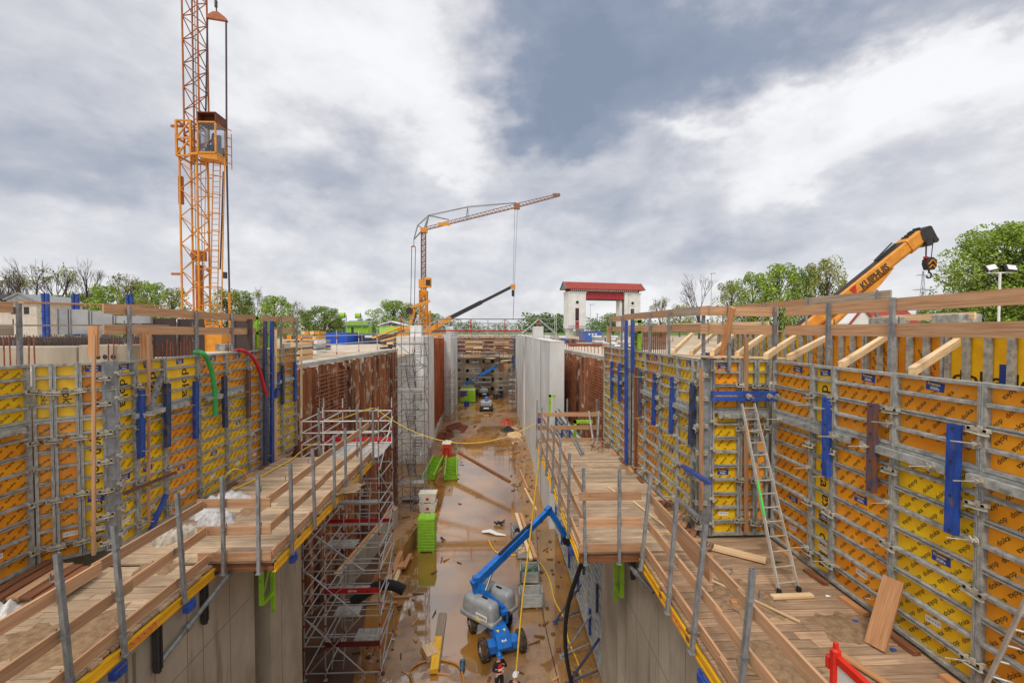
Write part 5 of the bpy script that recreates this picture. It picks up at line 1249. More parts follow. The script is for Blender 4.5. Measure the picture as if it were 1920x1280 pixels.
# ------------------------------------------------------------------ far end of the chamber
YE = 104.0
a = PY(869, 700, YE); b = PY(962, 700, YE)
zt = lambda y_, Y=YE: 15.2 - (y_ - 619) * Y / F
M_ffw = mat('far_formwork_brown', lin(118, 76, 54), lin(84, 54, 40), .6, rough=.8)
o = MB(); x0, x1 = a.x - 2, b.x + 2
cols, rows = 8, 4; z0, z1 = 0, zt(670); W = x1 - x0
xs_ = [x0 + W * (k + q) / cols for k in range(cols) for q in (.32, .68)]; 
zs_ = [z0 + (z1 - z0) * (k + q) / rows for k in range(rows) for q in (.38, .78)]
xe = [x0] + xs_ + [x1]; ze = [z0] + zs_ + [z1]
for i in range(len(xe) - 1):
    for j in range(len(ze) - 1):
        if i % 2 == 1 and j % 2 == 1: continue
        o.box(xe[i], xe[i + 1], YE, YE + .5, ze[j], ze[j + 1])
ob = o.build('end_wall', mat('end_wall_concrete', lin(168, 150, 122), lin(138, 120, 96), .5, rough=.85)); tag(ob, 'perforated beige concrete wall at the far chamber end', 'concrete wall')
MB().box(x0, x1, YE + .6, YE + .8, 0, z1).build('backing', M_dark, ob)
MB().box(x0, x1, YE - 1.2, YE, z1, z1 + .7).build('ledge', M_conctop, ob)
o = MB().box(x0, x1, YE + 4, YE + 4.4, z1, zt(632)); ob = o.build('timber_formwork', M_ffw); tag(ob, 'rusty brown timber formwork wall above the far perforated wall', 'formwork wall')
for k in range(5): MB().box(x0, x1, YE + 3.86, YE + 3.98, z1 + .8 + k * 1.0, z1 + 1.1 + k * 1.0).build('waler', M_board, ob)
rk = random.Random(4)
for k in range(10):
    x = rk.uniform(x0, x1 - 3); z = z1 + .8 + rk.uniform(0, 1.6); y_ = YE - .8 + rk.uniform(0, 3)
    board('timber', (x, y_, z), (x + rk.uniform(2.5, 5), y_, z + rk.uniform(-.1, .1)), .25, .25, rk.choice((M_orangewood, M_pale, M_board)), f'timber stored on the far perforated wall, {ORD[k]} of the pile', 'timber', 'timber on the far chamber end')
for lab, px0, px1, py0, py1 in (('left', 872, 905, 640, 652), ('right', 926, 955, 640, 654)):
    A, B = PY(px0, py0, 97), PY(px1, py1, 97)
    o = empty('timber_platform', (A.x, 97, B.z), f'timber site platform hanging at the far chamber end, {lab} one', 'platform', 'timber platforms at the far end'); w = B.x - A.x; h = A.z - B.z
    for k in range(3): MB().box(0, w, -.04 * k, .04 + 0, h * (.1 + .34 * k), h * (.3 + .34 * k)).build('board', M_orangewood if k % 2 else M_pale, o)
    MB().box(0, w, .1, 2, -.1, 0).build('floor', M_brownwood, o)
    for x in (0, w / 2, w): MB().box(x - .06, x + .06, -.16, -.1, -.4, h * 1.1).build('post', M_galv, o)
# dark blue ribbed formwork on the far right wall
a = PX(968, 700, 4.1)
o = empty('wall_formwork', (4.05, 96, 5.5), 'dark ribbed formwork high on the far right chamber wall', 'formwork panel', None, R(-90)); f = MB()
for k in range(20): f.box(0, 9, -.1, .1, k * .42, k * .42 + .12)
f.build('frame', M_galv2, o); MB().box(0, 9, .1, .2, 0, 8.5).build('sheet', M_dark, o)
for k in range(3): MB().box(1.5 + 3 * k, 1.8 + 3 * k, -.25, -.1, 2, 4.5).build('waling', M_blue, o)

M_fardark = mat('far_dark_timber', lin(120, 84, 60), lin(84, 58, 44), .8, rough=.85)  # darker brown timber, one of the colours picked at random below
rk = random.Random(17)
for k in range(12):
    px = 866 + rk.uniform(0, 88); A = PY(px, 640 + rk.uniform(0, 40), 95 + rk.uniform(0, 5)); l = rk.uniform(1.5, 4.0)
    board('timber', A, A + Vector((l, rk.uniform(-.4, .4), rk.uniform(-.5, .5))), .3, .3, rk.choice((M_orangewood, M_fardark, M_pale, M_galv2)), f'loose timber on the scaffolds of the far end, {ORD[k]} of a jumble', 'timber', 'timber jumble at the far chamber end')
slimtower('scaffold tower at the middle left of the far chamber end', 884, 897, 98, 15.0); slimtower('scaffold tower at the middle right of the far chamber end', 928, 944, 96, 15.0)
slimtower('scaffold tower beside the last right pale wall panel', 955, 966, 90, 14.4)
for k, (px, py, l) in enumerate(((872, 700, 3.2), (902, 668, 4), (934, 722, 3), (890, 716, 3.5))):
    A = PY(px, py, 94); o = MB().tube(A, A + Vector((l, 0, 0)), .09, 6).tube(A + Vector((0, 0, 1)), A + Vector((l, 0, 1)), .09, 6).box(A.x, A.x + l, A.y, A.y + 1.2, A.z - .2, A.z - .05).tube(A, A + Vector((0, 0, 1)), .09, 6).tube(A + Vector((l, 0, 0)), A + Vector((l, 0, 1)), .09, 6).build('work_platform', M_galv2); tag(o, f'small railed work platform on the far end scaffolds, {ORD[k]} of four', 'platform', 'work platforms at the far end')
# ------------------------------------------------------------------ lattice helpers and cranes
def lattice(mb, p0, p1, w, n, rc, rb, mi=0, w1=None, up=(0, 1, 0), cross=True, faces=(0, 1, 2, 3), zig=0):
    p0, p1 = Vector(p0), Vector(p1); M = frame(p0, p1, up); L = (p1 - p0).length; w1 = w if w1 is None else w1
    def c(k, t):
        ww = w + (w1 - w) * t; s = [(-1, -1), (1, -1), (1, 1), (-1, 1)][k]
        return M @ Vector((L * t, s[0] * ww / 2, s[1] * ww / 2))
    for k in range(4): mb.tube(c(k, 0), c(k, 1), rc, 5, mi)
    for i in range(n):
        t0, t1 = i / n, (i + 1) / n
        for f in faces:
            a, b = f, (f + 1) % 4
            if (i + f + zig) % 2: a, b = b, a
            mb.tube(c(a, t0), c(b, t1), rb, 4, mi, caps=False)
            if cross: mb.tube(c(a, t0), c(b, t0), rb * .8, 4, mi, caps=False)
M_cable = mat('steel_cable', lin(70, 60, 66), rough=.6)
def ladder_mesh(mb, p0, p1, wv, rung=.3, r=.03, mi=0):
    p0, p1, wv = Vector(p0), Vector(p1), Vector(wv); n = int((p1 - p0).length / rung)
    mb.tube(p0, p1, r, 5, mi); mb.tube(p0 + wv, p1 + wv, r, 5, mi)
    for k in range(1, n): q = p0.lerp(p1, k / n); mb.tube(q, q + wv, r * .6, 4, mi)
# --- near tower crane (its mast leaves the picture at the top)
YC = 30.0; s_ = F / YC
def cp_(px, py, dy=0.0): return PY(px, py, YC + dy)
base = cp_(377, 690); bz = GZ
cr = empty('tower_crane', (base.x, YC, bz), 'orange lattice tower crane with a glazed cab, left of the chamber', 'crane')
def loc(px, py, dy=0.0): return cp_(px, py, dy) - Vector((base.x, YC, bz))
lo = MB(); a = loc(366, 690); b = loc(366, 284); a.z = 1.2; a.x = b.x = (loc(347, 400).x + loc(384, 400).x) / 2
W0 = (loc(384, 400).x - loc(347, 400).x)
W0 *= .86; lattice(lo, a, b, W0, 15, .07, .036, up=(0, 1, 0), cross=False); lo.box(a.x - W0 / 2, a.x + W0 / 2, -W0 / 2, W0 / 2, 1.0, 1.25)
lo.build('lower_mast', M_crane, cr)
up = MB(); u0 = loc(366, 300); u1 = loc(366, -70); u0.x = u1.x = (loc(349, 100).x + loc(384, 100).x) / 2; Wu = (loc(382, 100).x - loc(350, 100).x)
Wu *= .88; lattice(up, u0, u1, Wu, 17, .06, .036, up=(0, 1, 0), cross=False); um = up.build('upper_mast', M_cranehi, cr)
q = MB()
for k in (-.2, .0, .2): q.tube((u0.x + k, 0, u0.z - 8), (u0.x + k, 0, u1.z), .025, 5)
q.build('hoist_cable', M_galv2, cr)
# outer ladder with hoops
ld = MB(); la = loc(393, 640, -.6); lb = loc(400, 300, -.6); ladder_mesh(ld, la, lb, (loc(410, 400).x - loc(397, 400).x, 0, 0), .34, .035)
ld.tube(la + Vector((-.2, -.4, 0)), lb + Vector((-.2, -.4, 0)), .03, 4); ld.tube(la + Vector((.9, -.3, 0)), lb + Vector((.9, -.3, 0)), .04, 5)
for k in range(9):
    z = la.lerp(lb, (k + 1) / 10); pts = [z + Vector((.3 - .45 * math.cos(t_), -.62 * math.sin(t_), 0)) for t_ in [math.pi * j / 8 for j in range(9)]]; ld.path(pts, .03, 4)
    ld.tube(z, Vector((a.x + W0 / 2, -W0 / 2, z.z)), .035, 4)
ld.build('ladder', M_crane, cr)
# hydraulic box, hoist drum, brackets
hb = MB(); x_ = loc(374, 520).x; hb.box(x_ - .14, x_ + .14, -.2, .2, 0.9, loc(374, 497).z); z = loc(370, 480).z; hb.cbox(a.x - .1, a.x + .55, -.35, .35, z - .3, z + .35, .06); hb.tube((a.x + .1, -.4, z), (a.x + .1, .4, z), .22, 12); z = loc(349, 355).z
hb.box(loc(344, 355).x, loc(351, 355).x, -.5, -.3, z - 1.1, z + .7); z = loc(336, 515).z; hb.box(loc(329, 515).x, loc(347, 515).x, -.4, -.3, z - .07, z + .08); z = loc(336, 242).z; hb.box(loc(328, 242).x, loc(350, 242).x, -.4, -.3, z - .05, z + .1)
hb.build('hoist_unit', M_cranehi, cr)
# head frame that carries the cab
hf = MB(); z0, z1 = loc(360, 300).z, loc(360, 236).z; xl, xr = loc(346, 260).x, loc(372, 260).x
for x in (xl, xr):
    for y_ in (-.75, .75): hf.bar((x, y_, z0), (x, y_, z1), .12, .12)
for z in (z0, z1, (z0 + z1) / 2):
    for y_ in (-.75, .75): hf.bar((xl, y_, z), (xr, y_, z), .1, .1)
    for x in (xl, xr): hf.bar((x, -.75, z), (x, .75, z), .1, .1)
hf.bar((xl, -.76, z0), (xr, -.76, (z0 + z1) / 2), .08, .08); hf.bar((xl, -.76, (z0 + z1) / 2), (xr, -.76, z1), .08, .08)
hf.bar((xr, -.75, z0 + .1), (loc(420, 300).x, -1.2, loc(420, 299).z), .14, .14); hf.bar((xr, .3, z0 + .1), (loc(420, 300).x, .3, loc(420, 299).z), .14, .14)
hf.build('head_frame', M_crane, cr)
# cab
M_cabglass = mat('cab_glass', lin(214, 222, 232), rough=.02, transmission=1.0)
cx0, cx1 = loc(371, 250, -1.3).x, loc(404, 250, -1.3).x; cz0, cz1 = loc(385, 286, -1.3).z, loc(385, 229, -1.3).z; cy0, cy1 = -1.3, -.30
cab = MB()
def fr(x, y_): cab.bar((x, y_, cz0), (x, y_, cz1), .09, .09)
for x in (cx0, cx1): fr(x, cy0); fr(x, cy1)
for z in (cz0, cz1):
    for y_ in (cy0, cy1): cab.bar((cx0, y_, z), (cx1, y_, z), .09, .09)
    for x in (cx0, cx1): cab.bar((x, cy0, z), (x, cy1, z), .09, .09)
cab.prism([(cx0, cz0 - .28), (cx1 + .1, cz0 - .45), (cx1 + .02, cz0), (cx0, cz0)], cy0, cy1)
cab.box(cx0, cx1, cy1, cy1 + .05, cz0, cz0 + .7)
cb = cab.build('cab', M_crane, cr); fixnormals(cb)
rf_ = MB(); zr = loc(385, 210, -1.3).z; rf_.prism([(cx0 + .05, cz1), (cx1 + .02, cz1), (cx1 + .02, zr - .12), (cx0 + .1, zr), (cx0 - .0, zr - .1)], cy0 + .5, cy1 + .1); rf_.box(cx0 - .02, cx1 + .06, cy0 - .05, cy1 + .1, zr - .06, zr); rf_.box(cx0, cx0 + .05, cy0 - .05, cy1, cz1, zr); rf_.box(cx1 + .0, cx1 + .05, cy0 - .05, cy1, cz1, zr)
fixnormals(rf_.build('roof_hood', mat('cab_roof_brown', lin(120, 60, 32), lin(90, 44, 28), 2), cb))
gl = MB(); gl.box(cx0 + .06, cx1 - .06, cy0 - .01, cy0 + .01, cz0 + .06, cz1 - .06); gl.box(cx1 - .01, cx1 + .01, cy0 + .06, cy1 - .06, cz0 + .06, cz1 - .06); gl.box(cx0 - .01, cx0 + .01, cy0 + .06, cy1 - .06, cz0 + .06, cz1 - .06); gl.build('window', M_cabglass, cb)
MB().cbox((cx0 + cx1) / 2 - .3, (cx0 + cx1) / 2 + .3, cy0 + .9, cy0 + 1.05, cz0 + .4, cz1 - .4, .05).cbox((cx0 + cx1) / 2 - .3, (cx0 + cx1) / 2 + .3, cy0 + .4, cy0 + 1.0, cz0 + .35, cz0 + .6, .05).build('seat', M_dark, cb)
rg = MB()
for k in range(5): z = cz0 - .2 + k * .55; rg.tube((cx1 + .05, cy1 + .1, z), (cx1 + .3, cy1 + .2, z - .1), .03, 4)
rg.tube((cx1 + .28, cy1 + .2, cz0 - .6), (cx1 + .28, cy1 + .2, cz1 - .2), .035, 4); rg.build('cab_ladder', M_crane, cb)
# base carriage with rails, and a thin orange pole
bs = MB(); bs.cbox(loc(384, 640).x, loc(432, 640).x, -1.0, 1.2, .6, loc(400, 622).z, .06); bs.box(-1.8, 2.6, -1.2, 1.2, 0, .6)
for px in (386, 402, 431):
    x = loc(px, 600).x; bs.box(x - .07, x + .07, -1.05, -.9, .6, loc(px, 585).z)
x0, x1 = loc(386, 600).x, loc(431, 600).x
for py in (586, 612): z = loc(400, py).z; bs.box(x0, x1 if py == 612 else loc(404, 600).x, -1.05, -.92, z - .08, z + .06)
bs.build('base_carriage', M_crane, cr)
# lifting beam with its two long cables
hk = empty('lifting_beam', cp_(406, 30), 'orange spreader beam on a hook with two long dark cables beside the crane', 'lifting beam')
o0 = cp_(406, 30)
l_, r_ = cp_(389, 33) - o0, cp_(424, 38) - o0
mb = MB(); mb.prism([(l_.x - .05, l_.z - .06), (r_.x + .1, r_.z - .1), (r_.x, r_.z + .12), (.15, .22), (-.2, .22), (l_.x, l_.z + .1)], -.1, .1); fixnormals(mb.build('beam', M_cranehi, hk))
top = cp_(404, -60) - o0
MB().tube((0, 0, .2), top, .04, 6).tube(cp_(405, 14) - o0, cp_(405, 2) - o0, .09, 6).build('hoist_rope', M_cable, hk)
MB().tube(l_, cp_(386, 208) - o0, .05, 6).build('cable', M_cable, hk)
ra = cp_(425, 300) - o0; rbm = cp_(430, 548) - o0
MB().tube(r_, ra, .055, 6).tube(ra, rbm, .055, 6).build('cable', M_cable, hk)
MB().tube(rbm, cp_(431, 650) - o0, .08, 6).build('pole', M_crane, hk)
MB().tube(cp_(419, 322) - o0, cp_(413, 505) - o0, .05, 6).box((cp_(411, 0) - o0).x, (cp_(416, 0) - o0).x, -.1, .1, (cp_(0, 520) - o0).z, (cp_(0, 508) - o0).z).build('cable', M_cable, hk)
# --- far tower crane with inclined jib
YT = 150.0
def tp(px, py, dy=0.0): return PY(px, py, YT + dy)
tb = tp(793, 632); o0 = Vector((tb.x, YT, GZ))
tc_ = empty('tower_crane', o0, 'complete orange tower crane with inclined lattice jib beyond the footbridge', 'crane')
L_ = lambda px, py, dy=0.0: tp(px, py, dy) - o0
mb = MB(); lattice(mb, L_(794, 632), L_(794, 545), 2.4, 12, .2, .12); lattice(mb, L_(801, 632), L_(801, 582), 2.0, 8, .16, .1); mb.build('lower_mast', M_crane, tc_)
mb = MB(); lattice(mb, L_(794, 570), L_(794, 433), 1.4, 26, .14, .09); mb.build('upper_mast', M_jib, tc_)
mb = MB(); p = L_(795, 434); mb.cbox(p.x - 1.1, p.x + 1.1, -.8, .8, p.z - .4, p.z + 1.2, .1); mb.build('slewing_head', M_crane, tc_)
mb = MB(); j0, j1, j2 = L_(798, 431), L_(968, 389), L_(1050, 367)
def jib(a, b, h0, h1, n):
    for y_ in (-.5, .5): mb.tube(a + Vector((0, y_, 0)), b + Vector((0, y_, 0)), .12, 5)
    up0, up1 = a + Vector((-.1, 0, h0)), b + Vector((-.1, 0, h1)); mb.tube(up0, up1, .12, 5)
    for k in range(n):
        t = k / n
        for y_ in (-.5, .5): mb.tube(a.lerp(b, t) + Vector((0, y_, 0)), up0.lerp(up1, t + .5 / n), .07, 4, caps=False); mb.tube(up0.lerp(up1, t + .5 / n), a.lerp(b, t + 1 / n) + Vector((0, y_, 0)), .07, 4, caps=False)
jib(j0, j1, .9, 1.3, 22); jib(j1, j2, 1.3, .8, 12)
mb.cbox(j1.x - .8, j1.x + 1.2, -.6, .6, j1.z - .6, j1.z + 1.4, .1); mb.box(j2.x - 2.5, j2.x, -.4, .4, j2.z - .1, j2.z + .7)
mb.build('jib', M_jib, tc_)
MB().box(j0.lerp(j1, .14).x, j0.lerp(j1, .27).x, -.62, -.58, j0.lerp(j1, .14).z + .2, j0.lerp(j1, .27).z + .3).build('jib_sign', M_crane, tc_)
mb = MB(); a1, a2, a3, a4 = L_(804, 404), L_(783, 423), L_(776, 449), L_(877, 388)
for y_ in (-.6, .6):
    Y_v = Vector((0, y_, 0)); h_ = p + Vector((0, 0, .9))
    for u, v in ((h_, a1), (h_ + Vector((.6, 0, 0)), a1), (a1, a2), (a2, a3), (h_, a2), (h_, a3), (h_ - Vector((.6, 0, .5)), a3), (a1, a4), (a4, j1 + Vector((0, 0, 1.6))), (a1, L_(842, 412)), (a4, L_(874, 410)), (a4, L_(878, 409))): mb.tube(u + Y_v, v + Y_v * .5, .11, 4)
mb.build('tie_bar', M_galv2, tc_)
mb = MB()
for px in (772, 779): mb.tube(L_(px, 463), L_(px - 2, 578), .11, 4)
mb.tube(L_(776, 449), L_(776, 462), .1, 4); mb.build('cable', M_cable, tc_)
q = L_(775, 462); MB().prism([(q.x - .9, q.z - .2), (q.x + .9, q.z - .2), (q.x + .3, q.z + .3), (q.x - .3, q.z + .3)], -.15, .15).build('lifting_beam', M_cranehi, tc_)
mb = MB(); c0, c1 = L_(797, 539), L_(809, 521); mb.cbox(c0.x, c1.x, -1.6, .4, c0.z, c1.z, .15); cb = mb.build('cab', M_crane, tc_); MB().box(c0.x + .5, c1.x - .1, -1.64, -1.58, c0.z + .5, c1.z - .8).build('window', M_dark, cb)
mb = MB(); q = L_(793, 545); mb.cbox(q.x - 1.2, q.x + 1.2, -1, 1, q.z - 2.2, q.z + .4, .1); q = L_(793, 532); mb.cbox(q.x - 1.3, q.x + 1.3, -1, 1, q.z - 1.5, q.z + 1.5, .1); mb.build('slewing_cage', M_crane, tc_)
# hook line
mb = MB(); q0, q1 = L_(967, 393), L_(963, 535)
mb.tube(q0 + Vector((-.3, 0, 0)), q1 + Vector((-.2, 0, 0)), .05, 4); mb.tube(q0 + Vector((.6, 0, 0)), q1 + Vector((.2, 0, 0)), .05, 4); mb.build('hook_rope', M_cable, tc_)
# --- orange loader crane in front of it
o = MB(); pts = [(768, 612), (775, 585), (772, 578)]
A = [tp(*q_, -20) for q_ in ((767, 622), (776, 580), (779, 577), (806, 564))]
o.bar(A[0], A[1], 1.0, .9, 0, (0, 1, 0)).bar(A[2] - Vector((1.5, 0, 0)), A[3], .7, .7, 0, (0, 1, 0)); o.box(A[0].x - 3, A[0].x + 3, A[0].y - 1.5, A[0].y + 1.5, GZ, A[0].z)
ob = o.build('loader_crane', M_crane); tag(ob, 'orange loader crane with a short folded arm beside far tower crane', 'loader crane')
mb = MB().tube(A[1] + Vector((-1.2, -1, -.4)), A[1] + Vector((-1.2, 1, -.4)), 1.0, 14).bar(A[0] + Vector((1, -1, .8)), A[1] + Vector((.9, -1, -1)), .5, .5, 0, (0, 1, 0)); mb.build('winch', M_dark, ob)
# --- mobile crane with dark telescopic boom
YM = 95.0
m0, m1, m2 = PY(800, 622, YM), PY(846, 595, YM), PY(961, 537, YM)
tc2 = empty('mobile_crane', (m0.x, YM, GZ), 'mobile crane with a long dark telescopic boom pointing up to the right', 'mobile crane'); O = Vector((m0.x, YM, GZ))
MB().bar(m0 - O - (m1 - m0).normalized() * 3, m1 - O, 1.1, 1.0, 0, (0, 1, 0)).build('boom_base', M_crane, tc2)
MB().bar(m1 - O, m1.lerp(m2, .5) - O, .85, .85, 0, (0, 1, 0)).bar(m1.lerp(m2, .45) - O, m2 - O, .6, .6, 0, (0, 1, 0)).build('boom', M_dark, tc2)
MB().box(m2.x - O.x - .4, m2.x - O.x + .6, -.4, .4, m2.z - O.z - .5, m2.z - O.z + .4).build('boom_head', M_crane, tc2)
MB().tube(m2 - O + Vector((.4, 0, -.3)), PY(962, 600, YM) - O, .05, 4).build('hook_rope', M_cable, tc2)
hq = PY(962, 545, YM) - O; MB().cbox(hq.x - .3, hq.x + .3, -.3, .3, hq.z - 1.2, hq.z + .2, .1).build('hook_block', M_dark, tc2)
MB().cbox(-7, 4, -1.4, 1.4, .8, 2.0, .2).cbox(-6, -3, -1.3, 1.3, 2.0, 3.3, .2).build('carrier', M_crane, tc2)
for x in (-6, -4, 1, 3): MB().tube((x, -1.4, .7), (x, -1.0, .7), .7, 14).tube((x, 1.0, .7), (x, 1.4, .7), .7, 14).build('axle', M_black, tc2)
# --- near mobile crane at the right with lettered boom
YK = 25.0
kp = lambda px, py, dy=0.0: PY(px, py, YK + dy)
k0, k1 = kp(1500, 622), kp(1720, 446)
O = Vector((kp(1490, 640).x, YK, GZ)); kc = empty('mobile_crane', O, 'orange mobile crane with lettered boom rising behind the right guard rail', 'mobile crane')
d = (k1 - k0).normalized(); nrm = Vector((-d.z, 0, d.x))
def bmesh_boom(a, b, h, w, mb, ch=.22):
    # rounded-bottom boom section: octagon profile
    M = frame(a, b, (0, 0, 1)); L = (b - a).length; pr = [(-w / 2 + ch, -h / 2), (w / 2 - ch, -h / 2), (w / 2, -h / 2 + ch), (w / 2, h / 2 - .06), (w / 2 - .06, h / 2), (-w / 2 + .06, h / 2), (-w / 2, h / 2 - .06), (-w / 2, -h / 2 + ch)]
    n = len(pr); vs = [(0, y_, z) for y_, z in pr] + [(L, y_, z) for y_, z in pr]
    mb.add(vs, [(i, (i + 1) % n, n + (i + 1) % n, n + i) for i in range(n)] + [tuple(reversed(range(n))), tuple(range(n, 2 * n))], 0, False, M)
mb = MB(); bmesh_boom(k0 - O - d * 4, k1 - O - d * .2, .78, .74, mb); bmesh_boom(k1 - O - d * 1.0, k1 - O, .88, .84, mb)
# plate webs under the boom
Mf = frame(k0 - O, k1 - O); mb.prism([(2.9, -.42), (6.6, -.42), (6.2, -.52), (5.3, -.72), (4.0, -.85), (3.2, -.7)], -.25, .25, 0, Mf)
bo = mb.build('boom', M_crane, kc); fixnormals(bo)
MB().bar(k0 - O + nrm * .405, k1 - O + nrm * .405, .05, .4, 0, (0, 1, 0)).build('top_strip', M_dark, bo)
tx = MB(); Lk = (k1 - k0).length; T = Mf @ Matrix.Translation((Lk * .585, -.376, -.06)) @ Matrix.Rotation(R(90), 4, 'X')
text_on(tx, 'KUIPHUIS', T, .46, 0, 2, .045, 2.0); tx.build('boom_lettering', M_print, bo)
ar = MB(); ar.add([(-.2, -.3, .01), (.1, .25, .01), (-.35, .2, .01)], [(0, 1, 2)], 0, False, Mf @ Matrix.Translation((Lk * .585 - 1.3, -.405, .08)) @ Matrix.Rotation(R(90), 4, 'X')); ar.add([(-.25, -.3, .01), (.2, -.3, .01), (.0, .0, .01)], [(0, 1, 2)], 0, False, Mf @ Matrix.Translation((Lk * .585 - 1.25, -.405, -.18)) @ Matrix.Rotation(R(90), 4, 'X')); ar.build('red_emblem', M_red, bo)
hd = MB(); c = k1 - O
hd.prism([(-.1, -.2), (.25, -.5), (.86, -.2), (.42, .58), (.3, .62), (-.16, .42), (-.25, .2)], -.45, .45, 0, Matrix.Translation(c))
for k in range(5): hd.box(c.x - .8 + .17 * k, c.x - .7 + .17 * k, -.2, .2, c.z - .1 + .13 * k, c.z + .05 + .13 * k)
hd.tube((c.x + .68, -.48, c.z - .2), (c.x + .68, .48, c.z - .2), .16, 14); hd.tube((c.x + .3, -.48, c.z - .35), (c.x + .3, .48, c.z - .35), .2, 14)
ho = hd.build('boom_head', M_dark, kc); fixnormals(ho)
MB().tube(c - d * 1.4 + nrm * .72, c - d * 2.9 + nrm * .55, .04, 6).tube(c - d * 1.3 + nrm * .55, c - d * 2.8 + nrm * .5, .06, 6).build('hose_guide', M_dark, bo)
hb_ = kp(1742, 497) - O; ht = kp(1751, 440) - O
MB().tube(ht, hb_ + Vector((.12, 0, .4)), .025, 5).tube(kp(1737, 440) - O, kp(1736, 484) - O, .04, 5).build('hook_rope', M_cable, kc)
MB().tube(kp(1737, 443) - O, kp(1737, 452) - O, .12, 8).tube(kp(1736, 481) - O, kp(1736, 485) - O, .12, 8).build('rope_end', M_red, kc)
hk2 = MB(); hk2.prism([(-.3, .05), (-.18, -.28), (0.2, -.28), (.32, .05), (.30, .3), (.1, .45), (-.1, .45), (-.28, .3)], -.16, .16, 0, Matrix.Translation(hb_)); hkb = hk2.build('hook_block', M_dark, kc); fixnormals(hkb)
ch = MB()
for s in (-1, 1): ch.bar((hb_.x, -.17, hb_.z + .3), (hb_.x + s * .24, -.17, hb_.z + .02), .03, .16, 0, (0, 1, 0)); ch.bar((hb_.x, -.17, hb_.z + .0), (hb_.x + s * .18, -.17, hb_.z - .18), .03, .13, 0, (0, 1, 0))
ch.build('chevron', M_crane, hkb)
pts = [hb_ + Vector((.0, 0, -.3)), hb_ + Vector((.0, 0, -.45))] + [hb_ + Vector((.16 * math.sin(t_), 0, -.6 + .16 * math.cos(t_))) for t_ in [.3, .9, 1.5, 2.1, 2.7, 3.3, 3.9, 4.4]]
MB().path(pts, .05, 6).build('hook', M_dark, hkb)
# body below the boom
bd = MB(); bd.cbox(-3.5, 2.2, -1.3, 1.3, 1.3, 2.4, .2); bd.cbox(-4.5, -2.4, -1.3, -.1, 1.5, 2.5, .2); bd.build('superstructure', M_crane, kc)
cr_ = MB(); cr_.cbox(-5, 6, -1.35, 1.35, .7, 1.25, .1); cr_.build('carrier', M_dark, kc)
for x in (-4, -2.4, 2.8, 4.6):
    for s in (-1, 1): MB().tube((x, s * 1.35, .62), (x, s * .95, .62), .62, 18).build('wheel', M_black, kc)
MB().tube((1.0, 0, 2.0), k0 - O + d * 3.4 + Vector((0, 0, -.9)), .2, 12).tube(k0 - O + d * 2 + Vector((0, 0, -1.2)), k0 - O + d * 3.9 - nrm * .7, .14, 12).build('lift_cylinder', M_crane, kc)
# ------------------------------------------------------------------ trees
M_bark = mat('bark', lin(96, 82, 66), lin(66, 56, 46), 3, rough=.9)
def leafmat(name, a, b): 
    m = mat(name, a, b, .5, (1, 1, 1), .38, .62, .75, island=.30); return m
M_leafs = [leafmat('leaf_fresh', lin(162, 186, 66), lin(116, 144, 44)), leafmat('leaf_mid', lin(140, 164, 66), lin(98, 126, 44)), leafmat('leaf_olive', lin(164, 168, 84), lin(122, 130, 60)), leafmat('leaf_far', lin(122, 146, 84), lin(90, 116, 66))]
def leaves(mb, c, r, n, size, rnd, squash=.8):
    for _ in range(n):
        while True:
            u = Vector((rnd.uniform(-1, 1), rnd.uniform(-1, 1), rnd.uniform(-1, 1)))
            if .15 < u.length < 1: break
        u = u.normalized() * (u.length ** .45); p = c + Vector((u.x * r, u.y * r, u.z * r * squash))
        a = Vector((rnd.gauss(0, 1), rnd.gauss(0, 1), rnd.gauss(0, .6))).normalized(); b_ = a.cross(Vector((rnd.gauss(0, 1), rnd.gauss(0, 1), rnd.gauss(0, 1)))).normalized(); s = size * rnd.uniform(.5, 1.3)
        mb.add([p + a * s, p + b_ * s * .55, p - a * s * .8, p - b_ * s * .6], [(0, 1, 2, 3)], 0)
def crown_mesh(seed, mi, clumps=34, per=70, size=.035, rx=.5, base=.12):
    per = int(per * 2.2); size = size * .62
    # unit tree: height 1, crown half width rx
    rnd = random.Random(seed); tr = MB(); cr_ = MB()
    tr.path([(0, 0, 0), (.01, 0, .15), (.0, .01, .35), (.015, 0, .6), (0, 0, .8)], [.028, .022, .018, .012, .005], 7)
    for k in range(clumps):
        t = (k + .5) / clumps; z = base + (1 - base) * (t ** .9) ; rad = rx * math.sqrt(max(.02, 1 - ((z - (base + (1 - base) * .45)) / ((1 - base) * .58)) ** 2)) * rnd.uniform(.35, 1.0)
        a = k * 2.399 + rnd.uniform(-.5, .5); c = Vector((rad * math.cos(a), rad * math.sin(a), min(z, .95)))
        r = rnd.uniform(.08, .17) * (1.15 if z < .7 else .85)
        s = Vector((0, 0, max(.12, c.z - .22 - rad * .3))); tr.path([s, s.lerp(c, .5) + Vector((0, 0, .03)), c], [.010, .006, .002], 4)
        leaves(cr_, c, r, per, size, rnd)
    return tr.mesh('trunk', M_bark), cr_.mesh('crown', M_leafs[mi])
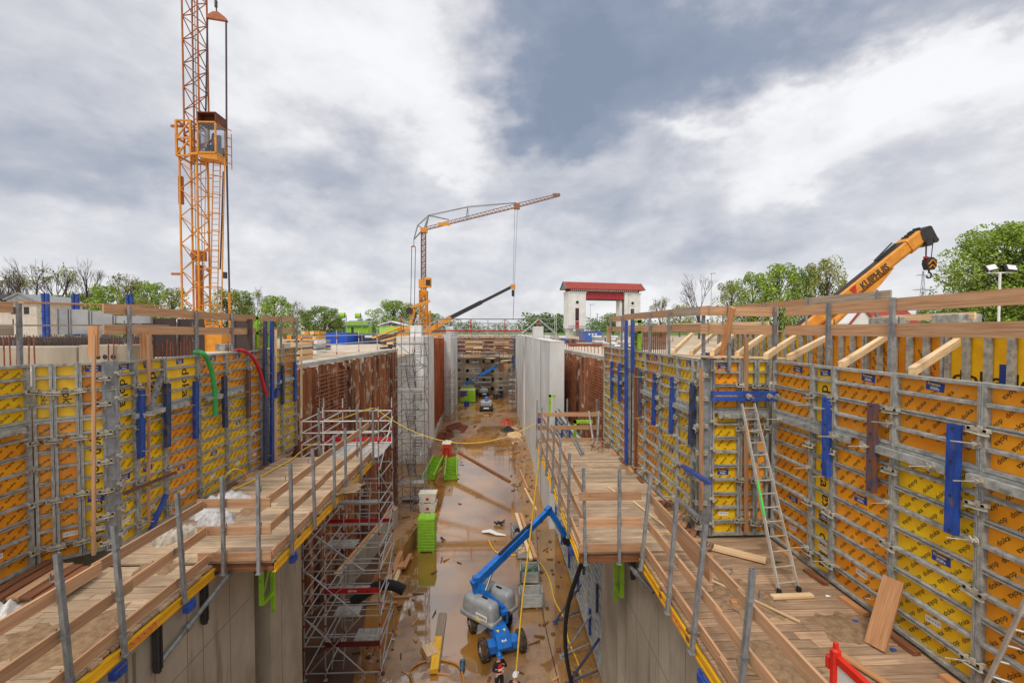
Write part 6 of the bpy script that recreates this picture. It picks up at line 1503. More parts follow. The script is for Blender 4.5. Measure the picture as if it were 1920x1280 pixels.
def bare_mesh(seed, leafy=0, spread=.42):
    rnd = random.Random(seed); tr = MB(); tw = MB(); cr_ = MB()
    def grow(p, d, L, r, depth):
        q = p + d * L; (tr if depth < 2 else tw).tube(p, q, r, 5 if depth < 2 else 3, 0, r * .62, caps=False)
        if depth >= 6 or L < .012:
            if leafy and rnd.random() < leafy: leaves(cr_, q, .03, 3, .014, rnd)
            return
        n = 2 if depth == 0 else rnd.choice((2, 3, 3))
        if depth == 0: n = 4
        for k in range(n):
            a = rnd.uniform(0, 6.28) + k * 6.28 / n; t = rnd.uniform(.35, .75) * (.8 if k else .4)
            s = d.cross(Vector((math.cos(a), math.sin(a), .3))).normalized(); nd = (d * math.cos(t) + s * math.sin(t) + Vector((0, 0, .12))).normalized()
            grow(p + d * L * (rnd.uniform(.65, 1) if k else 1), nd, L * rnd.uniform(.62, .86), r * rnd.uniform(.5, .68), depth + 1)
    grow(Vector((0, 0, 0)), Vector((0, 0, 1)), .26, .021, 0)
    zs = [v[2] for v in tr.v + tw.v]; k = 1 / max(zs)
    for m_ in (tr, tw, cr_): m_.v = [(v[0] * k * 1.1, v[1] * k * 1.1, v[2] * k) for v in m_.v]
    return tr.mesh('trunk', M_bark), tw.mesh('branches', M_bark), (cr_.mesh('crown', M_leafs[2]) if leafy else None)
GREEN = [crown_mesh(s, mi, c, p_, sz) for s, mi, c, p_, sz in ((1, 0, 40, 90, .030), (2, 1, 40, 90, .030), (3, 2, 34, 70, .028), (4, 0, 46, 80, .028), (5, 1, 44, 80, .03))]
BARE = [bare_mesh(21), bare_mesh(22, .35), bare_mesh(23, .6)]
def tree(px, ptop, hw, Y, kind, v, label, group='trees beyond the building site', rz=None):
    p = PY(px, ptop - (14 if kind == 'b' else 0), Y); h = p.z - GZ; w = hw * Y / F * (1.15 if kind == 'b' else 1.28 if Y > 70 else 1)
    o = empty('tree', (p.x, Y, GZ), label, 'tree', group, random.uniform(0, 6.28) if rz is None else rz)
    if kind == 'g':
        t, c = GREEN[v]; k = w / .55; o.scale = (k, k, h); inst('trunk', t, o); inst('crown', c, o)
    else:
        t, b, c = BARE[v]; k = w / .42; o.scale = (k, k, h); inst('trunk', t, o); inst('branches', b, o)
        if c: inst('crown', c, o)
    return o
TREES = [(65, 494, 46, 120, 'b', 0, 'tall bare tree behind the grey roofed house at far left'), (22, 516, 34, 126, 'b', 1, 'bare tree at the left picture edge over the house'), (112, 507, 36, 124, 'b', 1, 'half bare tree between two tall bare trees on the left'), (157, 498, 40, 118, 'b', 0, 'tall bare tree right of the second blue upright'),
 (232, 523, 34, 130, 'b', 1, 'small bare tree beside the third blue upright'), (262, 530, 26, 132, 'b', 2, 'thin half bare tree left of the bright green ones near crane'), (-12, 512, 34, 120, 'b', 0, 'bare tree cut by the left edge of the picture'),
 (197, 538, 34, 110, 'g', 0, 'round bright green tree over the grey steel sheets on the left'), (284, 531, 27, 118, 'g', 3, 'fresh green tree left of the near crane mast'), (322, 541, 34, 122, 'g', 2, 'olive green tree directly left of the near crane mast'), (245, 556, 34, 112, 'g', 2, 'low olive tree behind the left guard boards'), (90, 556, 60, 116, 'g', 2, 'low olive hedge like tree behind the first blue upright'), (140, 552, 46, 119, 'g', 1, 'low dark tree behind the second blue upright'),
 (425, 543, 34, 138, 'g', 2, 'olive tree right behind the crane ladder'), (452, 548, 28, 142, 'g', 4, 'mid green tree right of the crane cable'), (480, 551, 22, 146, 'b', 2, 'small half bare tree left of the green domed tree'), (514, 557, 34, 138, 'g', 0, 'domed fresh green tree above the tall left walings'), (550, 576, 26, 150, 'b', 2, 'thin budding tree above the far end of left guard rail'), (578, 582, 28, 160, 'g', 2, 'olive tree left of the dark green tree by the blue container'), (608, 576, 34, 155, 'g', 1, 'dark green tree behind the blue container'), (630, 588, 18, 158, 'g', 4, 'smaller dark green tree right behind blue container'),
 (738, 565, 36, 210, 'g', 0, 'large fresh green tree left of the far tower crane'), (775, 570, 30, 214, 'g', 2, 'olive tree behind the far tower crane mast'), (808, 588, 22, 220, 'g', 4, 'dark tree just right of the far tower crane mast'), (688, 598, 20, 260, 'g', 4, 'distant dark tree behind the lime spotlights'),
 (1312, 522, 34, 128, 'b', 0, 'tall bare tree beside the street lamp right of the gate building'), (1240, 568, 20, 160, 'b', 1, 'small bare tree right of the white gate tower'), (1275, 572, 22, 170, 'g', 2, 'low olive tree between gate tower and bare tree'),
 (1372, 528, 32, 112, 'g', 2, 'olive tree left in the green group behind the ladder'), (1412, 514, 36, 108, 'g', 3, 'fresh green tree second in the group behind the ladder'), (1462, 499, 42, 104, 'g', 0, 'bright green tree in the middle of the right group'), (1510, 506, 36, 106, 'g', 1, 'dark green tree in the right group near the crane boom'), (1552, 488, 44, 100, 'g', 2, 'airy olive tree just left of the lettered crane boom'), (1590, 545, 30, 104, 'g', 1, 'low tree hidden partly by the lettered crane boom'),
 (1790, 560, 46, 84, 'g', 1, 'low dark tree behind the nearest guard board on the right'), (1640, 575, 40, 110, 'g', 4, 'low dark tree beyond the red roofed house'), (1150, 588, 24, 260, 'g', 4, 'distant tree seen through the gate building')]
for t_ in TREES: tree(*t_)
bt = crown_mesh(9, 0, 90, 170, .020, .5, .12); GREEN.append(bt); GREEN.append(crown_mesh(10, 3, 90, 130, .021, .5, .08))
tree(1888, 428, 112, 58, 'g', 5, 'big fresh green tree at the right edge behind the floodlight pole', rz=.7)
tree(1960, 455, 80, 55, 'g', 6, 'second big green tree cut by the right picture edge', rz=2.1)
# far wooded horizon, one mass nobody could count
rnd = random.Random(8); tl = MB()
for (x0, x1, Y, h0, h1, n) in ((640, 720, 600, 10, 16, 14), (800, 905, 520, 9, 15, 20), (905, 1000, 700, 9, 14, 16), (985, 1064, 420, 14, 19, 20), (1100, 1170, 480, 10, 17, 14), (1165, 1350, 460, 10, 16, 26), (-60, 660, 420, 8, 13, 60), (1350, 1990, 420, 8, 14, 50)):
    for k in range(n):
        px = x0 + (x1 - x0) * (k + rnd.random()) / n; h = rnd.uniform(h0, h1); r = h * .55; p = PY(px, 600, Y + rnd.uniform(-20, 20)); c = Vector((p.x, p.y, GZ + h * .5))
        leaves(tl, c, r, 130, h * .09, rnd, 1.0)
tag(tl.build('woodland', M_leafs[3]), kind='stuff')
# ------------------------------------------------------------------ old lock gate building
YG = 180.0; sg = F / YG
a = PY(1066, 620, YG); gx = a.x
G = empty('gate_building', (gx, YG, GZ), 'white lock gate building of two towers joined by a red roofed bridge', 'gate building', None, R(12))
M_plaster = mat('white_plaster', lin(226, 226, 222), lin(206, 206, 202), .3, rough=.85, c3=lin(190, 190, 186), s3=.5, lo3=.58, hi3=.75)
M_roof = mat('red_roof_tiles', lin(164, 66, 52), lin(134, 48, 40), 1.2, (1, 1, 4), rough=.8)
M_cladred = mat('red_cladding', lin(168, 48, 52), lin(150, 40, 46), .8, rough=.6)
W1, W2, HG = 7.7, 7.5, 18.2; TX = 25.6
def gtower(x0, w, nm):
    t = MB().box(x0, x0 + w, 0, 5.5, 3.2, HG); t.box(x0 + .6, x0 + 2.4, .6, 5, 0, 3.2); t.box(x0 + w - 2.6, x0 + w - .4, .6, 5, 0, 3.2); t.box(x0 - .25, x0 + w + .25, -.25, 5.75, HG, HG + .4); o = t.build('tower', M_plaster, G)
    c = x0 + w * .5
    MB().disc((c, -.0, HG - 4.0), (0, -1, 0), .68, .06, 18).build('round_window', M_dark, o); MB().disc((c, 0, HG - 4.0), (0, -1, 0), .85, .03, 18).build('window_ring', M_white, o)
    MB().box(c - .85, c + .75, -.05, 0, HG - 11.0, HG - 6.4).build('window', mat('window_brown', lin(70, 44, 44), lin(56, 36, 36), 1), o)
    MB().box(c - .95, c + .85, -.03, 0, HG - 11.3, HG - 11.0).box(c - .95, c + .85, -.03, 0, HG - 6.4, HG - 6.25).build('window_sill', M_white, o)
    MB().box(c - .85, c + .75, -.05, 0, 6.5, 7.6).build('window', M_dark, o); MB().box(c - .85, c + .8, -.06, 0, 3.4, 6.3).build('door', M_cladred, o)
    bl = MB().box(x0 - .6, x0 + w + .2, -1.4, -.06, 3.0, 3.3)
    for k in range(9): bl.tube((x0 - .5 + k * (w + .6) / 8, -1.35, 3.3), (x0 - .5 + k * (w + .6) / 8, -1.35, 4.5), .06, 4)
    for z in (3.9, 4.5): bl.tube((x0 - .5, -1.35, z), (x0 + w + .1, -1.35, z), .07, 4)
    bl.build('balcony', M_galv2, o)
gtower(0, W1, 'l'); gtower(TX, W2, 'r')
MB().box(TX - 1.7, TX - .5, 1.2, 4.5, 3.2, HG - 2).build('guide_column', M_plaster, G); MB().box(TX - .5, TX, .8, 5.0, 3.2, HG - 2).build('gate_slot', M_dark, G)
rd_ = MB()
for k in range(9): rd_.box(W1 + .05 + k * (TX - W1 - .1) / 9, W1 + .05 + (k + 1) * (TX - W1 - .1) / 9 - .06, .6, 5, HG - 2.5, HG + .4)
rd_.build('lifting_gate', M_cladred, G); MB().box(W1, TX, .5, 5.1, HG - 2.8, HG - 2.5).build('gate_edge', M_dark, G)
MB().box(.6, TX + W2 - .6, .2, 5.3, HG + .4, HG + 1.7).build('machine_room', M_dark, G)
wn_ = MB()
for k in range(34):
    x = 1.0 + k * (TX + W2 - 2.0) / 34; wn_.box(x, x + .62, .14, .2, HG + .75, HG + 1.45)
wn_.build('window_band', M_white, G)
rf2 = MB(); x0, x1 = -1.3, TX + W2 + 1.5
rf2.add([(x0, -1.0, HG + 1.7), (x1, -1.0, HG + 1.7), (x1, 2.75, HG + 4.7), (x0, 2.75, HG + 4.7), (x0, 6.5, HG + 1.7), (x1, 6.5, HG + 1.7), (x0, -1.0, HG + 1.4), (x1, -1.0, HG + 1.4), (x0, 6.5, HG + 1.4), (x1, 6.5, HG + 1.4)], [(0, 1, 2, 3), (3, 2, 5, 4), (6, 7, 1, 0), (4, 5, 9, 8), (6, 8, 9, 7)])
ro = rf2.build('roof', M_roof, G); g2 = MB().add([(x0 + .05, -1, HG + 1.42), (x0 + .05, 2.75, HG + 4.65), (x0 + .05, 6.5, HG + 1.42), (x1 - .05, -1, HG + 1.42), (x1 - .05, 2.75, HG + 4.65), (x1 - .05, 6.5, HG + 1.42)], [(0, 2, 1), (3, 4, 5)])
g2.bar((x0 - .1, -1.1, HG + 1.6), (x0 - .1, 2.75, HG + 4.75), .25, .4).bar((x0 - .1, 6.6, HG + 1.6), (x0 - .1, 2.75, HG + 4.75), .25, .4).bar((x1 + .1, -1.1, HG + 1.6), (x1 + .1, 2.75, HG + 4.75), .25, .4); g2.build('gable', M_galv2, ro)
# ------------------------------------------------------------------ lamps, pylons
def lamp(px, ptop, Y, label, arm=0.8, r=.08):
    p = PY(px, ptop, Y); o = empty('street_lamp', (p.x, Y, GZ), label, 'street lamp', 'street lamps'); h = p.z - GZ
    MB().tube((0, 0, 0), (0, 0, h), r, 6, 0, r * .7).build('pole', M_galv, o); MB().bar((-arm * .2, 0, h), (arm, 0, h + .1), .3, .14).tube((0, 0, h - .1), (0, 0, h + .1), r, 6).build('lamp_head', M_galv2, o)
lamp(1334, 513, 100, 'street lamp before the bare tree right of the gate building', .9); lamp(1107, 571, 150, 'street lamp beside the left gate tower', 1.2); lamp(1187, 574, 150, 'street lamp in front of the right gate tower', -1.3); lamp(1178, 553, 150, 'taller street lamp close to the right gate tower', 1.1)
p = PY(1875, 512, 30); o = empty('floodlight_pole', (p.x, 30, GZ), 'white pole with two floodlights before the big tree on the right', 'floodlight'); h = p.z - GZ
MB().tube((0, 0, 0), (0, 0, h), .075, 8).build('pole', M_white, o); MB().bar((-.85, 0, h), (1.0, 0, h + .06), .08, .08).build('crossbar', M_white, o)
for x, an in ((-.78, -.2), (.72, .1)):
    M = Matrix.Translation((x, -.1, h + .38)) @ Matrix.Rotation(an, 4, 'Y') @ Matrix.Rotation(R(-25), 4, 'X')
    f = MB().box(-.42, .42, -.05, .09, -.26, .26, 0, M); fo = f.build('floodlight', M_dark, o); MB().box(-.34, .34, -.056, -.05, -.19, .19, 0, M).build('lens', M_white, fo)
def pylon(px, ptop, Y, hw, label, arms):
    p = PY(px, ptop, Y); h = p.z - GZ; o = empty('power_pylon', (p.x, Y, GZ), label, 'pylon', 'power pylons'); w = hw * Y / F
    mb = MB(); lattice(mb, (0, 0, 0), (0, 0, h * .6), h * .12, 6, .14, .09, 0, h * .045); lattice(mb, (0, 0, h * .6), (0, 0, h), h * .045, 6, .12, .08, 0, h * .01); mb.build('mast', M_galv2, o)
    for (t, k) in arms: a = MB().tube((-w * k, 0, h * t), (0, 0, h * t + .6), .14, 4).tube((w * k, 0, h * t), (0, 0, h * t + .6), .14, 4).tube((-w * k, 0, h * t), (w * k, 0, h * t), .12, 4); a.build('cross_arm', M_galv2, o)
pylon(1731, 508, 300, 16, 'grey power pylon below the crane hook on the right', ((.93, .9), (.70, 1.3), (.48, 1.1))); pylon(1120, 586, 700, 5, 'tiny distant power pylon right of the left gate tower', ((.9, .8), (.75, 1.0)))
# ------------------------------------------------------------------ houses
Yh = 62; a, b = PY(1594, 606, Yh), PY(1700, 606, Yh); zr = PY(1640, 578, Yh).z; o = empty('house', (a.x, Yh, GZ), 'red roofed white gabled house behind the orange crane', 'house', None, R(-12)); w = b.x - a.x; hz = a.z - GZ; hr = zr - GZ
MB().prism([(0, 0), (3.2, 0), (3.2, hz), (1.6, hr), (0, hz)], 0, 6).box(3.2, w, .3, 6, 0, hz).build('wall', M_plaster, o)
r_ = MB(); r_.add([(3.2, -.2, hz - .1), (w + .4, -.2, hz - .1), (w + .4, 3, hr), (1.6, 3, hr), (w + .4, 6.2, hz - .1), (3.2, 6.2, hz - .1)], [(0, 1, 2, 3), (3, 2, 4, 5)]); r_.bar((-.2, -.15, hz - .2), (1.6, -.15, hr + .1), .2, .25).bar((3.4, -.15, hz - .2), (1.6, -.15, hr + .1), .2, .25); r_.build('roof', M_roof, o)
Yh = 84; a, b = PY(-40, 600, Yh), PY(80, 600, Yh); o = empty('house', (a.x, Yh, GZ), 'pale house with two low grey gables at the far left edge', 'house'); w = b.x - a.x; hz = PY(0, 566, Yh).z - GZ
MB().box(0, w - 1, 0, 9, 0, hz).build('wall', mat('house_pale', lin(206, 196, 182), lin(186, 176, 162), 1, rough=.9), o)
for k in range(2):
    x0 = -1 + k * w * .5; x1 = x0 + w * .56; hr = hz + 1.5; r_ = MB()
    r_.prism([(x0, hz), (x1, hz), ((x0 + x1) / 2, hr)], -.6, 9.5); r_.bar((x0 - .2, -.7, hz), ((x0 + x1) / 2, -.7, hr + .1), .15, .3).bar((x1 + .2, -.7, hz), ((x0 + x1) / 2, -.7, hr + .1), .15, .3); fixnormals(r_.build('roof', M_galv2 if k else M_dark, o))
    for q in (.1, .3): MB().box(x0 + w * q, x0 + w * q + .9, -.05, 0, hz - 2.2, hz - .9).build('window', M_dark, o)
# ------------------------------------------------------------------ site containers and yard
def container(px0, px1, py0, Y, m, label, d=6.0, z0=GZ, ribs=12):
    a, b = PY(px0, py0, Y), PY(px1, py0, Y); w = b.x - a.x; h = a.z - z0; o = empty('shipping_container', (a.x, Y, z0), label, 'container'); mb = MB()
    mb.box(0.04, w - .04, .04, d, .05, h - .05)
    for x in (0, w - .14): mb.box(x, x + .14, 0, .14, 0, h); mb.box(x, x + .14, d - .1, d + .03, 0, h)
    mb.box(.14, w - .14, 0, .1, h - .16, h); mb.box(.14, w - .14, 0, .1, 0, .16)
    for k in range(ribs): x = .3 + (w - .6) * k / ribs; mb.box(x, x + (w - .6) / ribs * .5, .0, .04, .16, h - .16)
    mb.build('body', m, o); MB().box(-.01, w + .01, -.01, d, h, h + .05).build('roof', m, o)
    return o
o = container(610, 650, 624, 78, mat('container_blue', lin(20, 84, 200), lin(14, 68, 170), 2, rough=.45), 'bright blue container standing above the left sheet piles')
o = container(652, 737, 626, 84, mat('container_navy', lin(58, 66, 100), lin(44, 50, 80), 2, rough=.5), 'dark navy container right of the bright blue one', 3)
MB().box(3.2, 4.6, -.03, -.0, 1.2, 1.6).build('white_mark', M_label, o)
o = container(1096, 1130, 621, 92, mat('container_graffiti', lin(70, 108, 176), lin(60, 92, 160), 1.2, rough=.5, c3=lin(176, 70, 110), s3=.9, lo3=.58, hi3=.66), 'blue container with pink stains on the sandy ground by the gate building')
mk = MB()
for k in range(3): mk.box(.9 + k * .7, 1.2 + k * .7, -.02, -.0, 1.55, 1.8); mk.box(.75 + k * .7, 1.3 + k * .7, -.02, -.0, 1.8, 1.9)
mk.build('white_mark', M_label, o)
o = container(648, 690, 604, 90, M_lime, 'lime green site hut behind the containers', 3, GZ); MB().add([(-.3, -.4, 3.6), (5, -.4, 3.6), (4.6, 3, 4.6), (-.2, 3, 4.6), (-.3, -.4, 3.5), (5, -.4, 3.5)], [(0, 1, 2, 3), (4, 5, 1, 0)]).build('solar_roof', M_galv2, o); MB().box(1.1, 1.6, -.03, 0, 1.8, 3.2).build('door', M_dark, o)
o = container(711, 756, 611, 110, mat('hut_pale_lime', lin(176, 214, 120), lin(160, 200, 100), 1), 'pale lime hut with a purple edged roof left of the far crane', 4); MB().prism([(-.4, 3.9), (3, 4.9), (6.6, 3.9), (6.6, 3.7), (3, 4.65), (-.4, 3.7)], -.4, 4).build('gable_roof', M_white, o); MB().prism([(.6, 3.85), (3, 4.62), (5.4, 3.85), (5.2, 3.7), (3, 4.35), (.8, 3.7)], -.46, -.41).build('roof_edge', M_purple, o)
for px, py, lab in ((643, 591, 'left'), (672, 592, 'right')):
    p = PY(px, py, 80); o = empty('spotlight', (p.x, 80, p.z), f'lime green drum spotlight on a thin pole, {lab} of two', 'spotlight', 'lime spotlights')
    MB().tube((-.55, -.2, 0), (.25, .1, 0), .48, 14).build('drum', M_lime, o); MB().tube((.25, .1, 0), (.4, .15, 0), .5, 14).build('back', M_dark, o); MB().tube((.55, .2, 0), (.55, .2, GZ - p.z), .06, 5).bar((.3, .1, 0), (.6, .2, 0), .1, .1).build('pole', M_galv, o)
# stacks in the yard
def stack(px, py0, py1, Y, w, rows, m1, m2, label, tilt=0.0, cat='material stack'):
    a = PY(px, py1, Y); h = PY(px, py0, Y).z - GZ; rnd = random.Random(int(px)); mb = MB()
    for k in range(rows):
        z = h * k / rows; n = rnd.randint(3, 5)
        for j in range(n): x = -w / 2 + w * j / n + rnd.uniform(0, .2); mb.box(x, x + w / n * .86, rnd.uniform(-.3, 0), 2.5, z, z + h / rows * .7, (k + j) % 2)
    o = mb.build('material_stack', [m1, m2], None, (a.x, Y, GZ)); o.rotation_euler = (0, R(tilt), 0); tag(o, label, cat, 'stacked formwork material in the yard'); return o
stack(580, 618, 634, 62, 2.6, 4, M_crane, M_pale, 'stack of orange and pale beams left of the bright blue container')
stack(588, 636, 648, 56, 2.2, 4, M_galv, M_blue, 'stack of grey and blue panels below the orange beam stack'); stack(570, 636, 650, 50, 3, 3, M_white, M_galv, 'white and grey boxes beside the far end of left formwork')
stack(548, 625, 640, 44, 2.0, 4, M_crane, M_rustwaling, 'stack of orange beams behind the far left guard rail'); stack(530, 640, 654, 38, 3, 3, M_galv, M_pale, 'grey stack behind the far left guard rail boards')
for k in range(4):
    A, B = PY(700 + k * 8, 633 + k * 3, 70), PY(752 + k * 5, 613 + k * 7, 70); board('timber_beam', A, B, 1.6, .25, M_beam if k % 2 == 0 else M_brownwood, f'sloping beam in the leaning pile right of the navy container, {ORD[k]} from the top', 'beam', 'leaning pile of beams')
stack(745, 640, 652, 60, 5, 3, M_dark, M_pale, 'dark and pale pile under the leaning beams')
stack(1060, 634, 645, 84, 5, 3, M_rust, M_blue, 'rust red and blue pile left of the stained container'); stack(1145, 628, 645, 80, 6, 4, M_galv, M_white, 'grey and white crates right of the stained container'); stack(1170, 640, 652, 60, 5, 3, M_white, M_boardgrey, 'white boxes behind the far right formwork end'); stack(1040, 628, 638, 90, 5, 3, M_white, M_galv, 'white boxes below the left gate tower'); stack(1020, 632, 640, 100, 4, 3, M_blue, M_white, 'blue and white boxes beside the right pier')
heap2 = PZ(1112, 648, GZ); 
for k, (px, py) in enumerate(((1105, 650), (1066, 642))):
    q = PZ(px, py, GZ); mb = MB(); rnd = random.Random(k)
    for j in range(24): y_ = rnd.uniform(-1, 1); mb.tube((-3.2 + rnd.uniform(-.4, .4), y_, .1 + rnd.uniform(0, .4)), (3.0 + rnd.uniform(-.4, .4), y_, .1 + rnd.uniform(0, .4)), .05, 4)
    tag(mb.build('rebar_bundle', M_rebar, None, (q.x, q.y, GZ)), ['bundle of rusty bars lying on the sand before the stained container', 'bundle of rusty bars lying left of the stained container'][k], 'rebar bundle')
# rebar rows standing on the far ground by the right sheet piles
mb = MB()
for k in range(22): y_ = 24 + k * .9; x = 7.7 - (y_ - 24) * .075 + .6; mb.path([(x, y_, 13.2), (x, y_, 13.9 + .1 * (k % 3)), (x - .35, y_ + .1, 13.95)], .03, 5)
tag(mb.build('starter_bars', M_rebar), 'row of bent rusty starter bars on the capping of right sheet piles', 'starter bars')
mb = MB(); a, b = PY(1205, 625, 17), PY(1245, 655, 17); 
for k in range(14): z = b.z + (a.z - b.z) * k / 13; mb.tube((a.x, 17, z), (b.x + .3, 17.6, z), .018, 4)
for k in range(12): x = a.x + (b.x + .3 - a.x) * k / 11; mb.tube((x, 17 + .05 * k, b.z - .3), (x, 17 + .05 * k, a.z + .1), .018, 4)
tag(mb.build('rebar_cage', M_rebar), 'rusty rebar cage behind the tall blue walings on the right', 'rebar cage')
# ------------------------------------------------------------------ left yard behind the formwork
M_steelsheet = mat('steel_sheet', lin(176, 176, 176), lin(146, 146, 148), 1.0, (1, 1, 1), .36, .64, .5, .3, c3=lin(200, 200, 200), s3=.8, lo3=.55, hi3=.7)
for k, (p0, p1, t_, b_) in enumerate(((107, 130, 579, 627), (131, 168, 580, 626), (170, 213, 583, 627), (215, 284, 592, 606))):
    a, b = PY(p0, t_, 14.2), PY(p1, b_, 14.2); q = MB().box(a.x, b.x - .01, 14.2, 14.26, b.z, a.z)
    q.box(a.x, a.x + .03, 14.17, 14.2, b.z, a.z).box(b.x - .04, b.x - .01, 14.17, 14.2, b.z, a.z); q.box((a.x + b.x) / 2 - .03, (a.x + b.x) / 2 + .03, 14.26, 14.5, 13.9, a.z - .1)
    tag(q.build('steel_shutter', M_steelsheet), f'grey steel sheet shutter behind the near left formwork, {ORD[k]} from the left', 'steel shutter', 'grey steel shutters')
q = MB()
for k in range(70): x = -16.4 + k * .086; q.tube((x, 13.6 + .1 * (k % 2), 14.2), (x + random.uniform(-.02, .02), 13.6, 15.06 + random.uniform(-.03, .03)), .014, 4)
q.tube((-16.4, 13.62, 14.95), (-10.4, 13.62, 14.95), .014, 4)
q.box(-16.4, -10.4, 13.74, 13.8, 13.9, 15.0)
tag(q.build('rebar_row', mat('rebar_grey', lin(110, 92, 84), lin(84, 70, 64), 5, rough=.8)), 'dense row of thin dark bars below the grey steel shutters', 'rebar row')
a, b = PY(146, 647, 12.4), PY(240, 680, 12.4); o = MB().cbox(a.x, b.x, 12.4, 13.3, b.z - .1, a.z, .02).build('concrete_box', M_conc); tag(o, 'pale concrete box with three dark round holes behind the left step', 'concrete box')
hh = MB()
for px in (184, 197, 212): p = PY(px, 669, 12.4); hh.disc((p.x, 12.4, p.z), (0, -1, 0), .065, .006, 16)
hh.build('hole', M_dark, o)
a, b = PY(-70, 650, 12.6), PY(144, 690, 12.6); tag(MB().cbox(a.x, b.x, 12.6, 13.4, b.z - .3, a.z, .02).build('concrete_block', M_conc), 'long pale concrete block behind the rebar at left picture edge', 'concrete block')
M_ply = mat('dark_ply', lin(74, 58, 52), lin(54, 42, 40), .8, rough=.5, c3=lin(104, 84, 72), s3=.7, lo3=.58, hi3=.74)
for k, (p0, p1, t_, b_) in enumerate(((238, 284, 606, 668), (286, 331, 597, 668), (333, 384, 598, 668), (438, 474, 598, 660))):
    a, b = PY(p0, t_, 17), PY(p1, b_, 17); tag(MB().box(a.x, b.x - .02, 17, 17.05, b.z - .3, a.z).box(a.x, a.x + .06, 16.98, 17, b.z, a.z).build('plywood_board', M_ply), f'large dark brown plywood board standing behind left guard rail, {ORD[k]} from the left', 'plywood board', 'dark plywood boards')
for k, (px, t_, b_) in enumerate(((85, 550, 601), (141, 551, 580), (243, 552, 572), (198, 576, 582))):
    a, b = PY(px, t_, 16), PY(px, b_ + 50, 16); q = MB().tube((a.x - .065, 16, b.z), (a.x - .065, 16, a.z), .06, 10).tube((a.x + .065, 16, b.z), (a.x + .065, 16, a.z), .06, 10)
    for j in range(4): z = a.z - .15 - .25 * j; q.tube((a.x - .065, 16, z), (a.x - .065, 16, z + .05), .072, 10)
    tag(q.build('blue_upright', M_blue), f'pair of blue round uprights behind the left guard rail, {["leftmost and widest seen", "second from left", "rightmost by the green tree", "lowest, only its tip showing"][k]}', 'steel upright', 'blue uprights')
stack(428, 640, 662, 24, 1.6, 4, M_galv, M_galv2, 'small grey stack at the foot of the near crane')
q = MB()
for k in range(9): x = -10.8 + k * .12; q.tube((x, 18.2, 13.9), (x, 18.2, 14.75 + .05 * (k % 3)), .018, 5)
tag(q.build('starter_bars', M_rebar), 'short rusty starter bars left of the red hose', 'starter bars')
# ------------------------------------------------------------------ ladders
M_alu = mat('ladder_aluminium', lin(206, 200, 188), lin(176, 168, 152), 4, rough=.4, metal=.3)
def aladder(a0, a1, wv, label, n=None, tape=False):
    a0, a1, wv = Vector(a0), Vector(a1), Vector(wv); o = empty('ladder', a0, label, 'ladder', 'aluminium ladders'); d = a1 - a0; w0 = Vector(wv); nrm = d.cross(w0).normalized()
    for k in (0, 1): MB().bar(w0 * k, d + w0 * (.12 + .76 * k if tape else k), .028, .075, 0, nrm).build('stile', M_alu, o)
    n = n or int(d.length / .28)
    for k in range(1, n + 1):
        t = (k - .4) / n; s = d * t; e0 = w0 * (.12 * t if tape else 0); e1 = w0 * ((1 - .12 * t) if tape else 1); MB().tube(s + e0, s + e1, .017, 7).build('rung', M_alu, o)
    for k in (0, 1): MB().cbox(-.03, .03, -.05, .05, -.02, .10, .01).build('foot', M_black, o, w0 * k)
    if tape: MB().bar(d * .36 - nrm * .04 + w0 * .02, d * .54 - nrm * .04 + w0 * .03, .032, .03, 0, nrm).build('green_tape', mat('green_tape', lin(70, 220, 90), rough=.5), o)
    return o
b0 = PZ(1461, 1112, DZ + .02); b1 = PZ(1498, 1108, DZ + .02); t0 = PY(1387, 757, 10.75)
aladder(b0, (t0.x, t0.y, t0.z), b1 - b0, 'aluminium ladder leaning on the right step formwork with green tape', 14, True)
b0 = PZ(1836, 1310, DZ + .02); t0 = PX(1925, 1120, XRN - .1)
aladder(b0, b0.lerp(t0, 1.4), (.30, -.22, 0), 'aluminium ladder cut by the bottom right corner of the picture')
board('plank', PZ(1447, 1118, DZ + .04), PZ(1523, 1115, DZ + .04), .12, .05, M_pale, 'short pale plank under the ladder feet', 'plank')
# ------------------------------------------------------------------ timber and bits lying on the walkways
board('plank', PZ(1332, 1024, DZ + .06), PZ(1436, 1050, DZ + .06), .24, .06, M_pale, 'pale plank lying on the right walkway at the foot of the step', 'plank')
board('plank', PZ(1640, 1212, DZ + .02), PX(1676, 1085, XRN - .12), .30, .05, M_orangewood, 'orange brown plank leaning on the near right formwork', 'plank', up=(-1, -.4, .6))
for k, (p0, p1, w, m) in enumerate((((1188, 940), (1262, 998), .07, M_pale), ((1140, 912), (1157, 925), .06, M_pale), ((1330, 1085), (1500, 1165), .03, M_pale), ((1560, 1215), (1700, 1305), .12, M_orangewood))):
    board('lath', PZ(*p0, DZ + .05), PZ(*p1, DZ + .05), w, .03, m, ['thin pale lath by the corner boards of right walkway', 'tiny pale lath on the far right walkway', 'thin lath lying on the front right walkway boards', 'orange lath lying beside the red barrier'][k], 'lath')
rnd = random.Random(12); OFF = MB()
for k in range(14):
    t = k / 13; p = PZ(1232 + 95 * t + rnd.uniform(-8, 12), 945 + 95 * t + rnd.uniform(-5, 5), DZ + .05)
    a = rnd.uniform(0, 3.1); l = rnd.uniform(.12, .3); d_ = Vector((math.cos(a) * l, math.sin(a) * l, rnd.uniform(-.05, .12))); z = rnd.uniform(.03, .28) * (1 - t * .6)
    board('offcut', p - d_ + Vector((0, 0, z)), p + d_ + Vector((0, 0, z)), rnd.uniform(.06, .14), rnd.uniform(.03, .06), rnd.choice((M_board, M_orangewood, M_brownwood)), 'brown timber offcut heaped beside the far right formwork foot', 'offcut', 'heaped timber offcuts')
